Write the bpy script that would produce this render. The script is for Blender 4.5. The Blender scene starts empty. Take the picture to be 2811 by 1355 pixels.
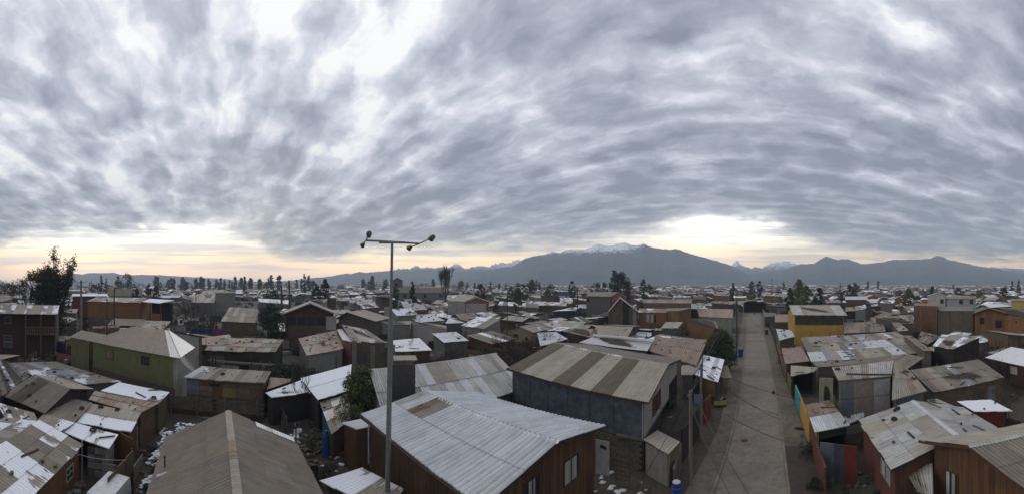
import bpy, math, random
from mathutils import Vector, noise
SC = bpy.context.scene
COL = SC.collection
rnd = random.Random(7)
F = 895.0          # pixels per radian of the photograph (a cylindrical panorama, about 180 degrees wide)
HX, HY = 1405.5, 778.0
CAMZ = 14.0

# ------------------------------------------------------------------ camera
cam = bpy.data.cameras.new('camera'); camo = bpy.data.objects.new('camera', cam); COL.objects.link(camo); SC.camera = camo
camo.location = (0, 0, CAMZ); camo.rotation_euler = (math.pi / 2, 0, 0)
cam.type = 'PANO'; cam.panorama_type = 'CENTRAL_CYLINDRICAL'
cam.central_cylindrical_range_u_min = -HX / F; cam.central_cylindrical_range_u_max = HX / F
cam.central_cylindrical_range_v_min = -577 / F; cam.central_cylindrical_range_v_max = HY / F
cam.clip_start = 0.1; cam.clip_end = 60000

# ------------------------------------------------------------------ sky
SC.view_settings.view_transform = 'Standard'; SC.view_settings.look = 'None'
SC.view_settings.exposure = 0.32; SC.view_settings.gamma = 1.0; SC.view_settings.use_curve_mapping = False
SC.cycles.max_bounces = 6; SC.cycles.diffuse_bounces = 3; SC.cycles.glossy_bounces = 2; SC.cycles.volume_bounces = 1
SC.cycles.transparent_max_bounces = 6; SC.cycles.use_denoising = True
SUN_AZ, SUN_EL = math.radians(-44), math.radians(9)      # behind the cloud, low on the left

class NT:
    """tiny helper for node trees"""
    def __init__(s, tree): s.t = tree; s.n = tree.nodes; s.l = tree.links
    def node(s, typ, **kw):
        n = s.n.new(typ)
        for k, v in kw.items(): setattr(n, k, v)
        return n
    def put(s, sock, v):
        if isinstance(v, bpy.types.NodeSocket): s.l.new(v, sock)
        elif v is not None:
            if isinstance(v, (int, float)) and sock.type in ('RGBA',): v = (v, v, v, 1)
            if isinstance(v, tuple) and sock.type == 'RGBA' and len(v) == 3: v = (*v, 1)
            sock.default_value = v
    def m(s, op, a, b=None, c=None, clamp=False):
        n = s.node('ShaderNodeMath', operation=op, use_clamp=clamp)
        s.put(n.inputs[0], a); s.put(n.inputs[1], b); s.put(n.inputs[2], c); return n.outputs[0]
    def vm(s, op, a, b=None):
        n = s.node('ShaderNodeVectorMath', operation=op); s.put(n.inputs[0], a); s.put(n.inputs[1], b)
        return n.outputs['Value'] if op in ('DOT_PRODUCT', 'LENGTH') else n.outputs[0]
    def xyz(s, x, y, z=0.0):
        n = s.node('ShaderNodeCombineXYZ'); s.put(n.inputs[0], x); s.put(n.inputs[1], y); s.put(n.inputs[2], z); return n.outputs[0]
    def sep(s, v):
        n = s.node('ShaderNodeSeparateXYZ'); s.put(n.inputs[0], v); return n.outputs
    def noise(s, v, scale, detail=4.0, rough=0.55, dist=0.0, typ='FBM', lac=2.0):
        n = s.node('ShaderNodeTexNoise', noise_type=typ); s.put(n.inputs['Vector'], v); s.put(n.inputs['Scale'], scale)
        n.inputs['Detail'].default_value = detail; n.inputs['Roughness'].default_value = rough
        n.inputs['Distortion'].default_value = dist; n.inputs['Lacunarity'].default_value = lac
        return n.outputs['Fac']
    def rng(s, v, a, b, c=0.0, d=1.0, smooth=True):
        n = s.node('ShaderNodeMapRange', interpolation_type='SMOOTHSTEP' if smooth else 'LINEAR')
        s.put(n.inputs['Value'], v)
        for k, x in zip(('From Min', 'From Max', 'To Min', 'To Max'), (a, b, c, d)): s.put(n.inputs[k], x)
        return n.outputs['Result']
    def mix(s, f, a, b, mode='MIX'):
        n = s.node('ShaderNodeMix', data_type='RGBA', blend_type=mode)
        s.put(n.inputs['Factor'], f); s.put(n.inputs[6], a); s.put(n.inputs[7], b); return n.outputs[2]
    def ramp(s, f, stops, interp='LINEAR'):
        n = s.node('ShaderNodeValToRGB'); r = n.color_ramp; r.interpolation = interp
        while len(r.elements) < len(stops): r.elements.new(0.5)
        for e, (p, c) in zip(r.elements, stops): e.position = p; e.color = (*c, 1) if len(c) == 3 else c
        s.put(n.inputs[0], f); return n.outputs[0]
    def curve(s, v, pts):
        n = s.node('ShaderNodeFloatCurve'); c = n.mapping.curves[0]
        c.points[0].location = pts[0]; c.points[1].location = pts[-1]
        for p in pts[1:-1]: c.points.new(*p)
        for p in c.points: p.handle_type = 'AUTO'
        n.mapping.update(); s.put(n.inputs['Value'], v); return n.outputs[0]

W = bpy.data.worlds.new('World'); SC.world = W; W.use_nodes = True
SKYB, GLOWB = 1.0, 3.9
def build_sky():
    t = NT(W.node_tree); W.node_tree.nodes.clear()
    out = t.node('ShaderNodeOutputWorld')
    d = t.node('ShaderNodeTexCoord').outputs['Generated']
    x, y, z = t.sep(d)
    nish = t.node('ShaderNodeTexSky', sky_type='NISHITA', sun_disc=False)
    nish.sun_elevation = SUN_EL; nish.sun_rotation = SUN_AZ
    up = t.m('MAXIMUM', z, 0.0)
    # a cloud sheet at one height, seen in perspective, slightly curved down to the horizon
    den = t.m('ADD', up, 0.115)
    px_, py_ = t.m('DIVIDE', x, den), t.m('DIVIDE', y, den)
    va = math.radians(-50)                          # the rolls of cloud run towards this bearing
    a = t.m('ADD', t.m('MULTIPLY', px_, math.sin(va)), t.m('MULTIPLY', py_, math.cos(va)))
    b = t.m('SUBTRACT', t.m('MULTIPLY', px_, math.cos(va)), t.m('MULTIPLY', py_, math.sin(va)))
    warp = t.node('ShaderNodeTexNoise'); t.put(warp.inputs['Vector'], t.xyz(a, b, 3.1)); warp.inputs['Scale'].default_value = 3.4; warp.inputs['Detail'].default_value = 5
    warp.inputs['Roughness'].default_value = 0.6
    wx, wy, wz = t.sep(warp.outputs['Color'])
    a2 = t.m('ADD', a, t.m('MULTIPLY', t.m('SUBTRACT', wx, 0.5), 0.26))
    b2 = t.m('ADD', b, t.m('MULTIPLY', t.m('SUBTRACT', wy, 0.5), 0.17))
    n_big = t.noise(t.xyz(t.m('MULTIPLY', a, 0.30), b, 1.7), 0.95, 2, 0.5)
    n_mid = t.noise(t.xyz(t.m('MULTIPLY', a2, 0.62), b2, 5.2), 3.7, 5, 0.50, 0.0)
    n_roll = t.noise(t.xyz(t.m('MULTIPLY', a2, 0.17), b2, 9.4), 7.5, 4, 0.5, 0.0)
    n_fine = t.noise(t.xyz(t.m('MULTIPLY', a2, 0.75), b2, 2.2), 11.0, 5, 0.6, 0.0)
    puff = t.node('ShaderNodeTexVoronoi', feature='SMOOTH_F1'); puff.inputs['Smoothness'].default_value = 0.55; puff.inputs['Scale'].default_value = 5.6
    t.put(puff.inputs['Vector'], t.xyz(t.m('MULTIPLY', a2, 0.62), b2, 0.3))
    dens = t.m('ADD', t.m('ADD', t.m('MULTIPLY', n_big, 0.26), t.m('MULTIPLY', n_mid, 0.46)), t.m('ADD', t.m('MULTIPLY', n_roll, 0.36), t.m('MULTIPLY', n_fine, 0.24)))
    dens = t.m('ADD', t.m('SUBTRACT', dens, 0.118), t.m('MULTIPLY', t.m('SUBTRACT', 0.38, puff.outputs['Distance']), 0.26))
    # bearing (0..1 over the half circle in view) and elevation
    az = t.m('ARCTAN2', x, y)
    u = t.m('ADD', t.m('MULTIPLY', az, 1 / math.pi), 0.5, clamp=True)
    el = t.m('MULTIPLY', t.m('ARCSINE', z), 180 / math.pi)
    # the whole deck is thinner towards the hidden sun at the left, thicker to the right
    side = t.curve(u, [(0, 0.42), (0.12, 0.30), (0.26, 0.33), (0.42, 0.52), (0.6, 0.66), (0.8, 0.78), (1, 0.90)])
    elev_t = t.rng(el, 5, 40, 0.06, -0.015)
    dens = t.m('ADD', dens, t.m('ADD', t.m('MULTIPLY', t.m('SUBTRACT', side, 0.5), 0.15), elev_t))
    cloud = t.ramp(dens, [(0.36, (1.0, 1.0, 0.985)), (0.42, (0.78, 0.785, 0.855)), (0.49, (0.55, 0.565, 0.65)), (0.575, (0.37, 0.39, 0.467)), (0.69, (0.22, 0.24, 0.30))], 'LINEAR')
    cloud = t.mix(t.rng(el, 20, 4), cloud, t.mix(1.0, cloud, (1.0, 0.98, 0.90), 'MULTIPLY'))
    cloud = t.mix(1.0, cloud, SKYB, 'MULTIPLY')
    # open band under the deck
    edge = t.curve(u, [(0, 0.26), (0.05, 0.33), (0.16, 0.36), (0.24, 0.32), (0.29, 0.19), (0.36, 0.20), (0.45, 0.25), (0.54, 0.27), (0.62, 0.32), (0.66, 0.42), (0.72, 0.43), (0.78, 0.30), (0.83, 0.20), (0.92, 0.17), (1, 0.12)])
    edge = t.m('MULTIPLY', edge, 25.0)
    en = t.noise(t.xyz(t.m('MULTIPLY', az, 3.2), t.m('MULTIPLY', el, 0.16), t.m('MULTIPLY', n_mid, 0.8)), 1.6, 5, 0.55)
    el_n = t.m('ADD', el, t.m('MULTIPLY', t.m('SUBTRACT', en, 0.5), 7.0))
    cover = t.m('MULTIPLY', t.rng(t.m('SUBTRACT', el_n, edge), -2.0, 2.2), t.rng(t.m('SUBTRACT', el_n, edge), -2.0, 4.5, .75, 1.0))
    inten = t.curve(u, [(0, 0.68), (0.1, 0.92), (0.22, 0.98), (0.32, 0.9), (0.42, 0.76), (0.55, 0.66), (0.63, 0.70), (0.70, .92), (0.77, 0.72), (0.86, 0.60), (1, 0.46)])
    # thin bands of cloud inside the open strip
    band = t.noise(t.xyz(t.m('MULTIPLY', az, 1.5), t.m('MULTIPLY', el, 0.55), 4.4), 1.7, 5, 0.6, 0.6)
    glow = t.ramp(t.m('DIVIDE', el, 12.0, clamp=True), [(0.0, (0.42, 0.33, 0.27)), (0.10, (0.66, 0.48, 0.33)), (0.24, (0.96, 0.62, 0.33)), (0.42, (1.0, 0.76, 0.43)), (0.7, (1.0, 0.93, 0.76)), (1.0, (0.97, 0.95, 0.90))])
    glow = t.mix(t.m('MULTIPLY', t.rng(band, 0.44, 0.62), 0.7), glow, (0.44, 0.41, 0.40))
    glow = t.mix(1.0, glow, t.m('MULTIPLY', inten, GLOWB), 'MULTIPLY')
    col = t.mix(cover, glow, cloud)
    below = t.rng(el, -3.0, 0.0)
    col = t.mix(below, (0.10, 0.10, 0.10), col)
    bg1 = t.node('ShaderNodeBackground'); t.put(bg1.inputs[0], nish.outputs[0]); bg1.inputs[1].default_value = 0.05
    bg2 = t.node('ShaderNodeBackground'); t.put(bg2.inputs[0], col); bg2.inputs[1].default_value = 1.0
    mx = t.node('ShaderNodeMixShader'); mx.inputs[0].default_value = 0.93
    t.l.new(bg1.outputs[0], mx.inputs[1]); t.l.new(bg2.outputs[0], mx.inputs[2]); t.l.new(mx.outputs[0], out.inputs[0])
build_sky()

sun = bpy.data.lights.new('sun', 'SUN'); suno = bpy.data.objects.new('sun', sun); COL.objects.link(suno)
sun.energy = 0.8; sun.angle = math.radians(25); sun.color = (1.0, 0.93, 0.84)
_sd = Vector((math.sin(SUN_AZ) * math.cos(0.55), math.cos(SUN_AZ) * math.cos(0.55), math.sin(0.55)))
suno.rotation_euler = _sd.to_track_quat('Z', 'Y').to_euler()
# ------------------------------------------------------------------ helpers
def P(px, py, z):
    """the point of height z that the camera's ray through photograph pixel (px, py) meets"""
    az = (px - HX) / F; D = (CAMZ - z) * F / (py - HY)
    return Vector((D * math.sin(az), D * math.cos(az), z))
def PD(px, D, z=0.0):
    az = (px - HX) / F; return Vector((D * math.sin(az), D * math.cos(az), z))
def proj(v):
    D = math.hypot(v[0], v[1]); return HX + F * math.atan2(v[0], v[1]), HY + (CAMZ - v[2]) * F / max(D, .1)
def _zone(x0, y0, s): return lambda x, y: (x0 + x * s, y0 + y * s)
Z1 = _zone(0, 650, .28180); Z2 = _zone(0, 950, .32616); Z3 = _zone(400, 950, .32602); Z4 = _zone(500, 700, .28986)
Z5 = _zone(900, 600, .28986); Z6 = _zone(850, 950, .32609); Z7 = _zone(1350, 700, .28986); Z8 = _zone(1350, 950, .32609)
R1 = _zone(1850, 700, .28176); R2 = _zone(1850, 950, .32616); R3 = _zone(2250, 700, .28177); R4 = _zone(2250, 950, .32616)

WL = {}
def link(name, data, parent=None, at=None):
    """link an object; AT is where its origin stands in the world (its parent may stand elsewhere)"""
    o = bpy.data.objects.new(name, data); COL.objects.link(o); at = Vector(at) if at is not None else Vector((0, 0, 0))
    if parent is not None: o.parent = parent; o.location = at - WL[parent.name]
    else: o.location = at
    WL[o.name] = at
    return o
def tag(o, label=None, cat=None, group=None, kind=None):
    if label: o['label'] = label
    if cat: o['category'] = cat
    if group: o['group'] = group
    if kind: o['kind'] = kind
    return o
def thing(name, label, cat, loc=(0, 0, 0), group=None):
    o = link(name, None, None, loc); o.empty_display_size = .5; return tag(o, label, cat, group)

class MB:
    def __init__(s): s.v = []; s.f = []; s.uv = []; s.mi = []
    def face(s, pts, uvs=None, mi=0):
        i = len(s.v); s.v += [tuple(p) for p in pts]; s.f.append(tuple(range(i, i + len(pts))))
        if uvs is None:
            p0, p1 = Vector(pts[0]), Vector(pts[1]); ux = (p1 - p0)
            ux = ux.normalized() if ux.length > 1e-6 else Vector((1, 0, 0))
            nrm = ux.cross(Vector(pts[-1]) - p0)
            nrm = nrm.normalized() if nrm.length > 1e-9 else Vector((0, 0, 1))
            uy = nrm.cross(ux)
            uvs = [((Vector(p) - p0).dot(ux), (Vector(p) - p0).dot(uy)) for p in pts]
        s.uv += uvs; s.mi.append(mi)
    def prism(s, pts, off, mi=0):
        """polygon pts extruded by vector off"""
        off = Vector(off); q = [Vector(p) + off for p in pts]; n = len(pts)
        s.face(pts, mi=mi); s.face(q[::-1], mi=mi)
        for i in range(n):
            j = (i + 1) % n; s.face([pts[j], pts[i], q[i], q[j]], mi=mi)
    def box(s, c, sx, sy, sz, yaw=0.0, mi=0, base=True):
        """box centred on c in plan; c.z is its bottom when base"""
        cx, cy, cz = c; ca, sa = math.cos(yaw), math.sin(yaw)
        z0 = cz if base else cz - sz / 2
        p = [Vector((cx + ca * x - sa * y, cy + sa * x + ca * y, z0)) for x, y in ((-sx / 2, -sy / 2), (sx / 2, -sy / 2), (sx / 2, sy / 2), (-sx / 2, sy / 2))]
        s.prism(p[::-1], (0, 0, sz), mi)
    def tube(s, pts, rads, n=8, mi=0, caps=True):
        rings = []
        pts = [Vector(p) for p in pts]
        for i, p in enumerate(pts):
            d = (pts[min(i + 1, len(pts) - 1)] - pts[max(i - 1, 0)])
            d = d.normalized() if d.length > 1e-9 else Vector((0, 0, 1))
            a = Vector((0, 0, 1)) if abs(d.z) < .9 else Vector((1, 0, 0))
            e1 = d.cross(a).normalized(); e2 = d.cross(e1)
            r = rads[i] if isinstance(rads, (list, tuple)) else rads
            rings.append([p + (e1 * math.cos(2 * math.pi * k / n) + e2 * math.sin(2 * math.pi * k / n)) * r for k in range(n)])
        for i in range(len(rings) - 1):
            for k in range(n):
                j = (k + 1) % n; s.face([rings[i][k], rings[i][j], rings[i + 1][j], rings[i + 1][k]], mi=mi)
        if caps: s.face(rings[0], mi=mi); s.face(rings[-1][::-1], mi=mi)
    def mesh(s, name, mats, smooth=False):
        me = bpy.data.meshes.new(name); me.from_pydata(s.v, [], s.f)
        uvl = me.uv_layers.new(name='UVMap'); uvl.data.foreach_set('uv', [c for uv in s.uv for c in uv])
        for m in (mats if isinstance(mats, (list, tuple)) else [mats]): me.materials.append(m)
        if isinstance(mats, (list, tuple)) and len(mats) > 1: me.polygons.foreach_set('material_index', s.mi)
        if smooth: me.polygons.foreach_set('use_smooth', [True] * len(s.f))
        return me
    def build(s, name, mats, parent=None, smooth=False):
        xs, ys, zs = zip(*s.v); c = Vector(((min(xs) + max(xs)) / 2, (min(ys) + max(ys)) / 2, min(zs)))
        s.v = [(x - c.x, y - c.y, z - c.z) for x, y, z in s.v]
        return link(name, s.mesh(name, mats, smooth), parent, c)

# ------------------------------------------------------------------ materials
MATS = {}
def base_mat(name):
    m = bpy.data.materials.new(name); m.use_nodes = True; t = NT(m.node_tree); m.node_tree.nodes.clear()
    o = t.node('ShaderNodeOutputMaterial'); b = t.node('ShaderNodeBsdfPrincipled'); t.l.new(b.outputs[0], o.inputs[0])
    return m, t, b
def _w(c, k=1.0): return (c[0] * 1.05 * k, c[1] * k, c[2] * .93 * k)
def sheet_mat(name, c1, c2, rough=.6, metal=0.0, rust=0.0, rustc=(.13, .055, .03), snow=0.0, streak=1.0, var=.25):
    """roof sheet: streaks run down the sheet (V of its UV map, in metres), stains and lying snow as shapes"""
    if name in MATS: return MATS[name]
    if not name.startswith(('silver', 'dull_silver', 'milky', 'white', 'bluish')): c1, c2 = _w(c1), _w(c2)
    m, t, b = base_mat(name)
    uv = t.node('ShaderNodeTexCoord').outputs['UV']; u, v, _ = t.sep(uv)
    info = t.node('ShaderNodeObjectInfo'); rv = info.outputs['Random']
    off = t.m('MULTIPLY', rv, 57.0); pos = t.node('ShaderNodeNewGeometry').outputs['Position']
    st = t.noise(t.xyz(t.m('ADD', t.m('MULTIPLY', u, 9.0), off), t.m('MULTIPLY', v, .55), off), 1.0, 5, .65)
    bl = t.noise(pos, .9, 5, .6)
    f = t.m('ADD', t.m('MULTIPLY', st, .55 * streak), t.m('MULTIPLY', bl, 1 - .55 * streak))
    col = t.mix(t.rng(f, .32, .68), c1, c2)
    col = t.mix(1.0, col, t.m('ADD', t.m('MULTIPLY', rv, var), 1 - var / 2), 'MULTIPLY')
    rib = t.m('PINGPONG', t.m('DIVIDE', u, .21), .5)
    col = t.mix(t.m('MULTIPLY', t.rng(rib, .34, .04), .42), col, t.mix(1.0, col, (.45, .43, .40), 'MULTIPLY'))  # valleys darker: dirt, plus rib shading put into the colour
    spk = t.noise(pos, 7.0, 4, .7)
    col = t.mix(t.m('MULTIPLY', t.rng(spk, .60, .74), .5), col, (.07, .062, .055))
    if rust:
        rn = t.noise(t.xyz(t.m('ADD', t.m('MULTIPLY', u, 5.0), off), t.m('MULTIPLY', v, .8), off), 1.0, 6, .7, .4)
        col = t.mix(t.rng(t.m('ADD', rn, rust * .5), .60, .72), col, rustc)
    if snow:
        sn = t.noise(pos, .42, 3, .5); s2 = t.noise(t.xyz(t.m('MULTIPLY', u, 7.0), t.m('MULTIPLY', v, 1.1), off), 1.0, 5, .65)
        sf = t.m('ADD', t.m('MULTIPLY', sn, .72), t.m('MULTIPLY', s2, .34))
        sm = t.rng(sf, .66 - .26 * snow, .69 - .26 * snow)
        col = t.mix(sm, col, (.72, .74, .78))
        t.put(b.inputs['Roughness'], t.rng(sm, 0, 1, rough, .9))
    else: b.inputs['Roughness'].default_value = rough
    b.inputs['Metallic'].default_value = metal; t.put(b.inputs['Base Color'], col)
    bp = t.node('ShaderNodeBump'); bp.inputs['Strength'].default_value = .35; bp.inputs['Distance'].default_value = .02
    t.put(bp.inputs['Height'], t.noise(t.xyz(t.m('MULTIPLY', u, 14.0), t.m('MULTIPLY', v, 1.2), off), 1.0, 3, .6)); t.l.new(bp.outputs[0], b.inputs['Normal'])
    MATS[name] = m; return m
def wall_mat(name, c1, c2=None, grain='v', rough=.85, stain=.5, scale=1.0, board=0.0):
    if name in MATS: return MATS[name]
    c2 = c2 or tuple(x * .55 for x in c1)
    c1, c2 = _w(c1, .86), _w(c2, .86)
    m, t, b = base_mat(name)
    uv = t.node('ShaderNodeTexCoord').outputs['UV']; u, v, _ = t.sep(uv)
    pos = t.node('ShaderNodeNewGeometry').outputs['Position']; x, y, z = t.sep(pos)
    rv = t.node('ShaderNodeObjectInfo').outputs['Random']
    if grain == 'v': g = t.noise(t.xyz(t.m('MULTIPLY', x, 6 * scale), t.m('MULTIPLY', y, 6 * scale), t.m('MULTIPLY', z, .5 * scale)), 1.0, 5, .65)
    elif grain == 'h': g = t.noise(t.xyz(t.m('MULTIPLY', x, .6 * scale), t.m('MULTIPLY', y, .6 * scale), t.m('MULTIPLY', z, 7 * scale)), 1.0, 5, .65)
    else: g = t.noise(pos, 2.2 * scale, 6, .65)
    big = t.noise(pos, .7 * scale, 4, .6)
    f = t.m('ADD', t.m('MULTIPLY', g, .6), t.m('MULTIPLY', big, .4))
    col = t.mix(t.rng(f, .34, .66), c2, c1)
    col = t.mix(t.m('MULTIPLY', t.rng(t.noise(pos, 1.3, 6, .7, .6), .52, .72), stain), col, tuple(c * .35 + .01 for c in c1))
    col = t.mix(1.0, col, t.m('ADD', t.m('MULTIPLY', rv, .24), .88), 'MULTIPLY')
    b.inputs['Roughness'].default_value = rough; t.put(b.inputs['Base Color'], col)
    bp = t.node('ShaderNodeBump'); bp.inputs['Strength'].default_value = .4; bp.inputs['Distance'].default_value = .02
    hgt = g
    if board:
        tri = t.m('PINGPONG', t.m('DIVIDE', u, board), .5); hgt = t.m('ADD', t.m('MULTIPLY', t.rng(tri, 0, .12), 1.5), g)
        t.put(b.inputs['Base Color'], t.mix(t.rng(tri, .0, .08, .6, 0), col, tuple(c * .3 for c in c2)))
    t.put(bp.inputs['Height'], hgt); t.l.new(bp.outputs[0], b.inputs['Normal'])
    MATS[name] = m; return m
def flat_mat(name, c, rough=.7, metal=0.0):
    if name in MATS: return MATS[name]
    m, t, b = base_mat(name)
    pos = t.node('ShaderNodeNewGeometry').outputs['Position']
    t.put(b.inputs['Base Color'], t.mix(t.rng(t.noise(pos, 3.0, 4, .6), .3, .7), tuple(x * .75 for x in c), c))
    b.inputs['Roughness'].default_value = rough; b.inputs['Metallic'].default_value = metal
    MATS[name] = m; return m
def leaf_mat(name, c1, c2):
    if name in MATS: return MATS[name]
    m, t, b = base_mat(name)
    pos = t.node('ShaderNodeNewGeometry').outputs['Position']
    t.put(b.inputs['Base Color'], t.mix(t.rng(t.noise(pos, 1.1, 3, .6), .35, .65), c1, c2)); b.inputs['Roughness'].default_value = .8
    MATS[name] = m; return m

# roof sheet palette
galv = lambda: sheet_mat('galvanised_sheet', (.30, .305, .31), (.44, .45, .46), .42, .25, snow=0, rust=.02)
S = {
 'silver': sheet_mat('silver_sheet', (.44, .45, .455), (.64, .66, .67), .42, .15, rust=.0, var=.16),
 'silverold': sheet_mat('dull_silver_sheet', (.30, .295, .27), (.50, .50, .47), .5, .12, rust=.05),
 'asb': sheet_mat('fibre_cement_sheet', (.148, .136, .114), (.235, .220, .192), .85, var=.22),
 'asbl': sheet_mat('pale_fibre_cement_sheet', (.245, .230, .200), (.365, .348, .310), .85, var=.18),
 'asbd': sheet_mat('dark_fibre_cement_sheet', (.078, .066, .044), (.13, .113, .080), .85, var=.16),
 'taupe': sheet_mat('taupe_sheet', (.155, .132, .106), (.225, .195, .160), .75, var=.12),
 'pink': sheet_mat('pinkish_clay_coloured_sheet', (.22, .165, .138), (.33, .262, .225), .8, rust=.03),
 'rust': sheet_mat('rusty_sheet', (.175, .13, .095), (.30, .255, .20), .7, rust=.22),
 'dark': sheet_mat('dark_weathered_sheet', (.045, .042, .036), (.11, .10, .085), .8, rust=.03),
 'snow': sheet_mat('snow_covered_sheet', (.24, .225, .195), (.34, .32, .28), .7, snow=1.05),
 'snowp': sheet_mat('snow_patched_sheet', (.17, .158, .132), (.26, .24, .205), .8, snow=.62),
 'snowl': sheet_mat('lightly_snowed_sheet', (.20, .185, .155), (.29, .272, .235), .8, snow=.40),
 'blue': sheet_mat('bluish_grey_sheet', (.18, .19, .205), (.30, .31, .32), .55, .1, snow=.28),
 'clear': sheet_mat('milky_translucent_sheet', (.42, .43, .41), (.53, .54, .52), .4, var=.08),
 'green': sheet_mat('green_painted_sheet', (.085, .098, .042), (.13, .145, .066), .6, var=.1),
 'white': sheet_mat('white_painted_sheet', (.62, .63, .62), (.74, .75, .75), .55, var=.1),
}
DARKWOOD = wall_mat('dark_fascia_wood', (.055, .038, .026))
GLASS = flat_mat('dim_window_glass', (.022, .026, .032), .12)
CURTAIN = wall_mat('pale_curtain', (.42, .42, .42), (.25, .25, .26), 'v', stain=.1)
DIRT = wall_mat('bare_dirt', (.060, .048, .036), (.034, .027, .021), 'n', stain=.4)
# ------------------------------------------------------------------ land: ground, mountains, haze
def ground():
    b = MB(); R = 4580
    rs = [0, 12, 30, 60, 120, 300, 800, 1800, R]; n = 48
    for i in range(len(rs) - 1):
        for k in range(n):
            a0, a1 = 2 * math.pi * k / n, 2 * math.pi * (k + 1) / n
            q = [(rs[i] * math.cos(a0), rs[i] * math.sin(a0), 0), (rs[i + 1] * math.cos(a0), rs[i + 1] * math.sin(a0), 0), (rs[i + 1] * math.cos(a1), rs[i + 1] * math.sin(a1), 0), (rs[i] * math.cos(a1), rs[i] * math.sin(a1), 0)]
            b.face(q if i else q[1:] if False else (q if i else [q[0], q[1], q[2]]))
    m, t, bs = base_mat('town_ground')
    pos = t.node('ShaderNodeNewGeometry').outputs['Position']
    col = t.mix(t.rng(t.noise(pos, .25, 6, .6), .35, .65), (.030, .025, .019), (.068, .056, .043))
    col = t.mix(t.m('MULTIPLY', t.rng(t.noise(pos, .06, 3, .6), .5, .6), .6), col, (.030, .034, .018))
    sn = t.m('ADD', t.m('MULTIPLY', t.noise(pos, .16, 3, .5), .6), t.m('MULTIPLY', t.noise(pos, 1.9, 5, .65), .42))
    col = t.mix(t.rng(sn, .625, .66), col, (.42, .43, .45))
    t.put(bs.inputs['Base Color'], col); bs.inputs['Roughness'].default_value = .95
    bp = t.node('ShaderNodeBump'); bp.inputs['Strength'].default_value = .6; bp.inputs['Distance'].default_value = .05
    t.put(bp.inputs['Height'], t.noise(pos, 3.0, 6, .7)); t.l.new(bp.outputs[0], bs.inputs['Normal'])
    tag(b.build('ground', m), kind='structure')
ground()

def mountain_mat(name, snowz, band, c1, c2):
    m, t, b = base_mat(name)
    pos = t.node('ShaderNodeNewGeometry').outputs['Position']; x, y, z = t.sep(pos)
    nrm = t.sep(t.node('ShaderNodeNewGeometry').outputs['Normal'])[2]
    col = t.mix(t.rng(t.noise(pos, .008, 6, .6), .35, .65), c1, c2)
    if snowz is not None:
        n1 = t.noise(pos, .022, 6, .7); n2 = t.noise(t.xyz(x, y, t.m('MULTIPLY', z, .35)), .06, 5, .75)
        s = t.m('ADD', z, t.m('ADD', t.m('MULTIPLY', t.m('SUBTRACT', n1, .5), band * 5.0), t.m('MULTIPLY', t.m('SUBTRACT', n2, .5), band * 5.0)))
        s = t.m('SUBTRACT', s, t.m('MULTIPLY', t.m('MAXIMUM', t.m('SUBTRACT', x, 900.0), 0.0), .35 if band < 50 else 0.0))
        col = t.mix(t.rng(s, snowz, snowz + band * .3), col, (.80, .83, .88))
    t.put(b.inputs['Base Color'], col); b.inputs['Roughness'].default_value = 1
    return m
def ridge(name, pts, D, mat, depth, seed, rough=1.0):
    """a mountain range whose crest follows the skyline points, built at distance D"""
    xs = [p[0] for p in pts]; n = max(60, int((xs[-1] - xs[0]) / 2.5)); rows = 26
    def crest(px):
        for (x0, y0), (x1, y1) in zip(pts, pts[1:]):
            if x0 <= px <= x1: return y0 + (y1 - y0) * (px - x0) / max(x1 - x0, 1e-6)
        return pts[-1][1]
    V = []; Fc = []
    for i in range(n + 1):
        px = xs[0] + (xs[-1] - xs[0]) * i / n
        az = (px - HX) / F
        h = max(2.0, (HY - crest(px) + rough * (1.5 * noise.fractal(Vector((px * .06, seed, 0)), 1.0, 2.0, 5) + 1.4 * noise.noise(Vector((px * .19, seed, 5))) + 1.0 * abs(noise.noise(Vector((px * .33, seed, 9)))))) * D / F + CAMZ)
        for j in range(rows + 1):
            tt = j / rows                              # 0 foot .. .8 crest .. 1 behind
            k = tt / .8 if tt < .8 else 1 - (tt - .8) / .2 * .6
            dd = D - depth * (1 - tt / .8) if tt < .8 else D + depth * .4 * (tt - .8) / .2
            q = Vector((math.sin(az) * dd * .0029, math.cos(az) * dd * .0029, seed))
            r = noise.ridged_multi_fractal(q, 1.0, 2.1, 6, 1.0, 2.0) - 1.0
            zz = h * (k ** 1.25) * (1 + .20 * r * (1 - k) * 1.6)
            if tt < .8: zz = min(zz, CAMZ + (h - CAMZ) * dd / D * .985)
            V.append((math.sin(az) * dd, math.cos(az) * dd, -3 + max(zz, 0)))
        if i:
            a = (i - 1) * (rows + 1); c = i * (rows + 1)
            for j in range(rows): Fc.append((a + j, c + j, c + j + 1, a + j + 1))
    me = bpy.data.meshes.new(name); me.from_pydata(V, [], Fc); me.polygons.foreach_set('use_smooth', [True] * len(Fc)); me.materials.append(mat)
    return tag(link(name, me), kind='structure')
K = .3106; K2 = .3343
main = [(1180, 772), (1240, 760), (1300, 742), (1356, 737)] + [(1300 + K * x, 600 + K * y) for x, y in ((230, 425), (330, 418), (410, 375), (460, 335), (560, 315), (640, 300), (700, 272), (760, 290), (810, 262), (880, 255), (970, 258), (1050, 228), (1100, 205), (1120, 216), (1160, 222), (1225, 226), (1260, 208), (1330, 198), (1395, 218), (1470, 218), (1500, 206), (1545, 230), (1640, 250), (1740, 262), (1780, 253), (1830, 265), (1920, 300), (2010, 325), (2120, 355), (2250, 395), (2330, 430), (2400, 470), (2470, 510), (2560, 545))] + [(2120, 776)]
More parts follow.
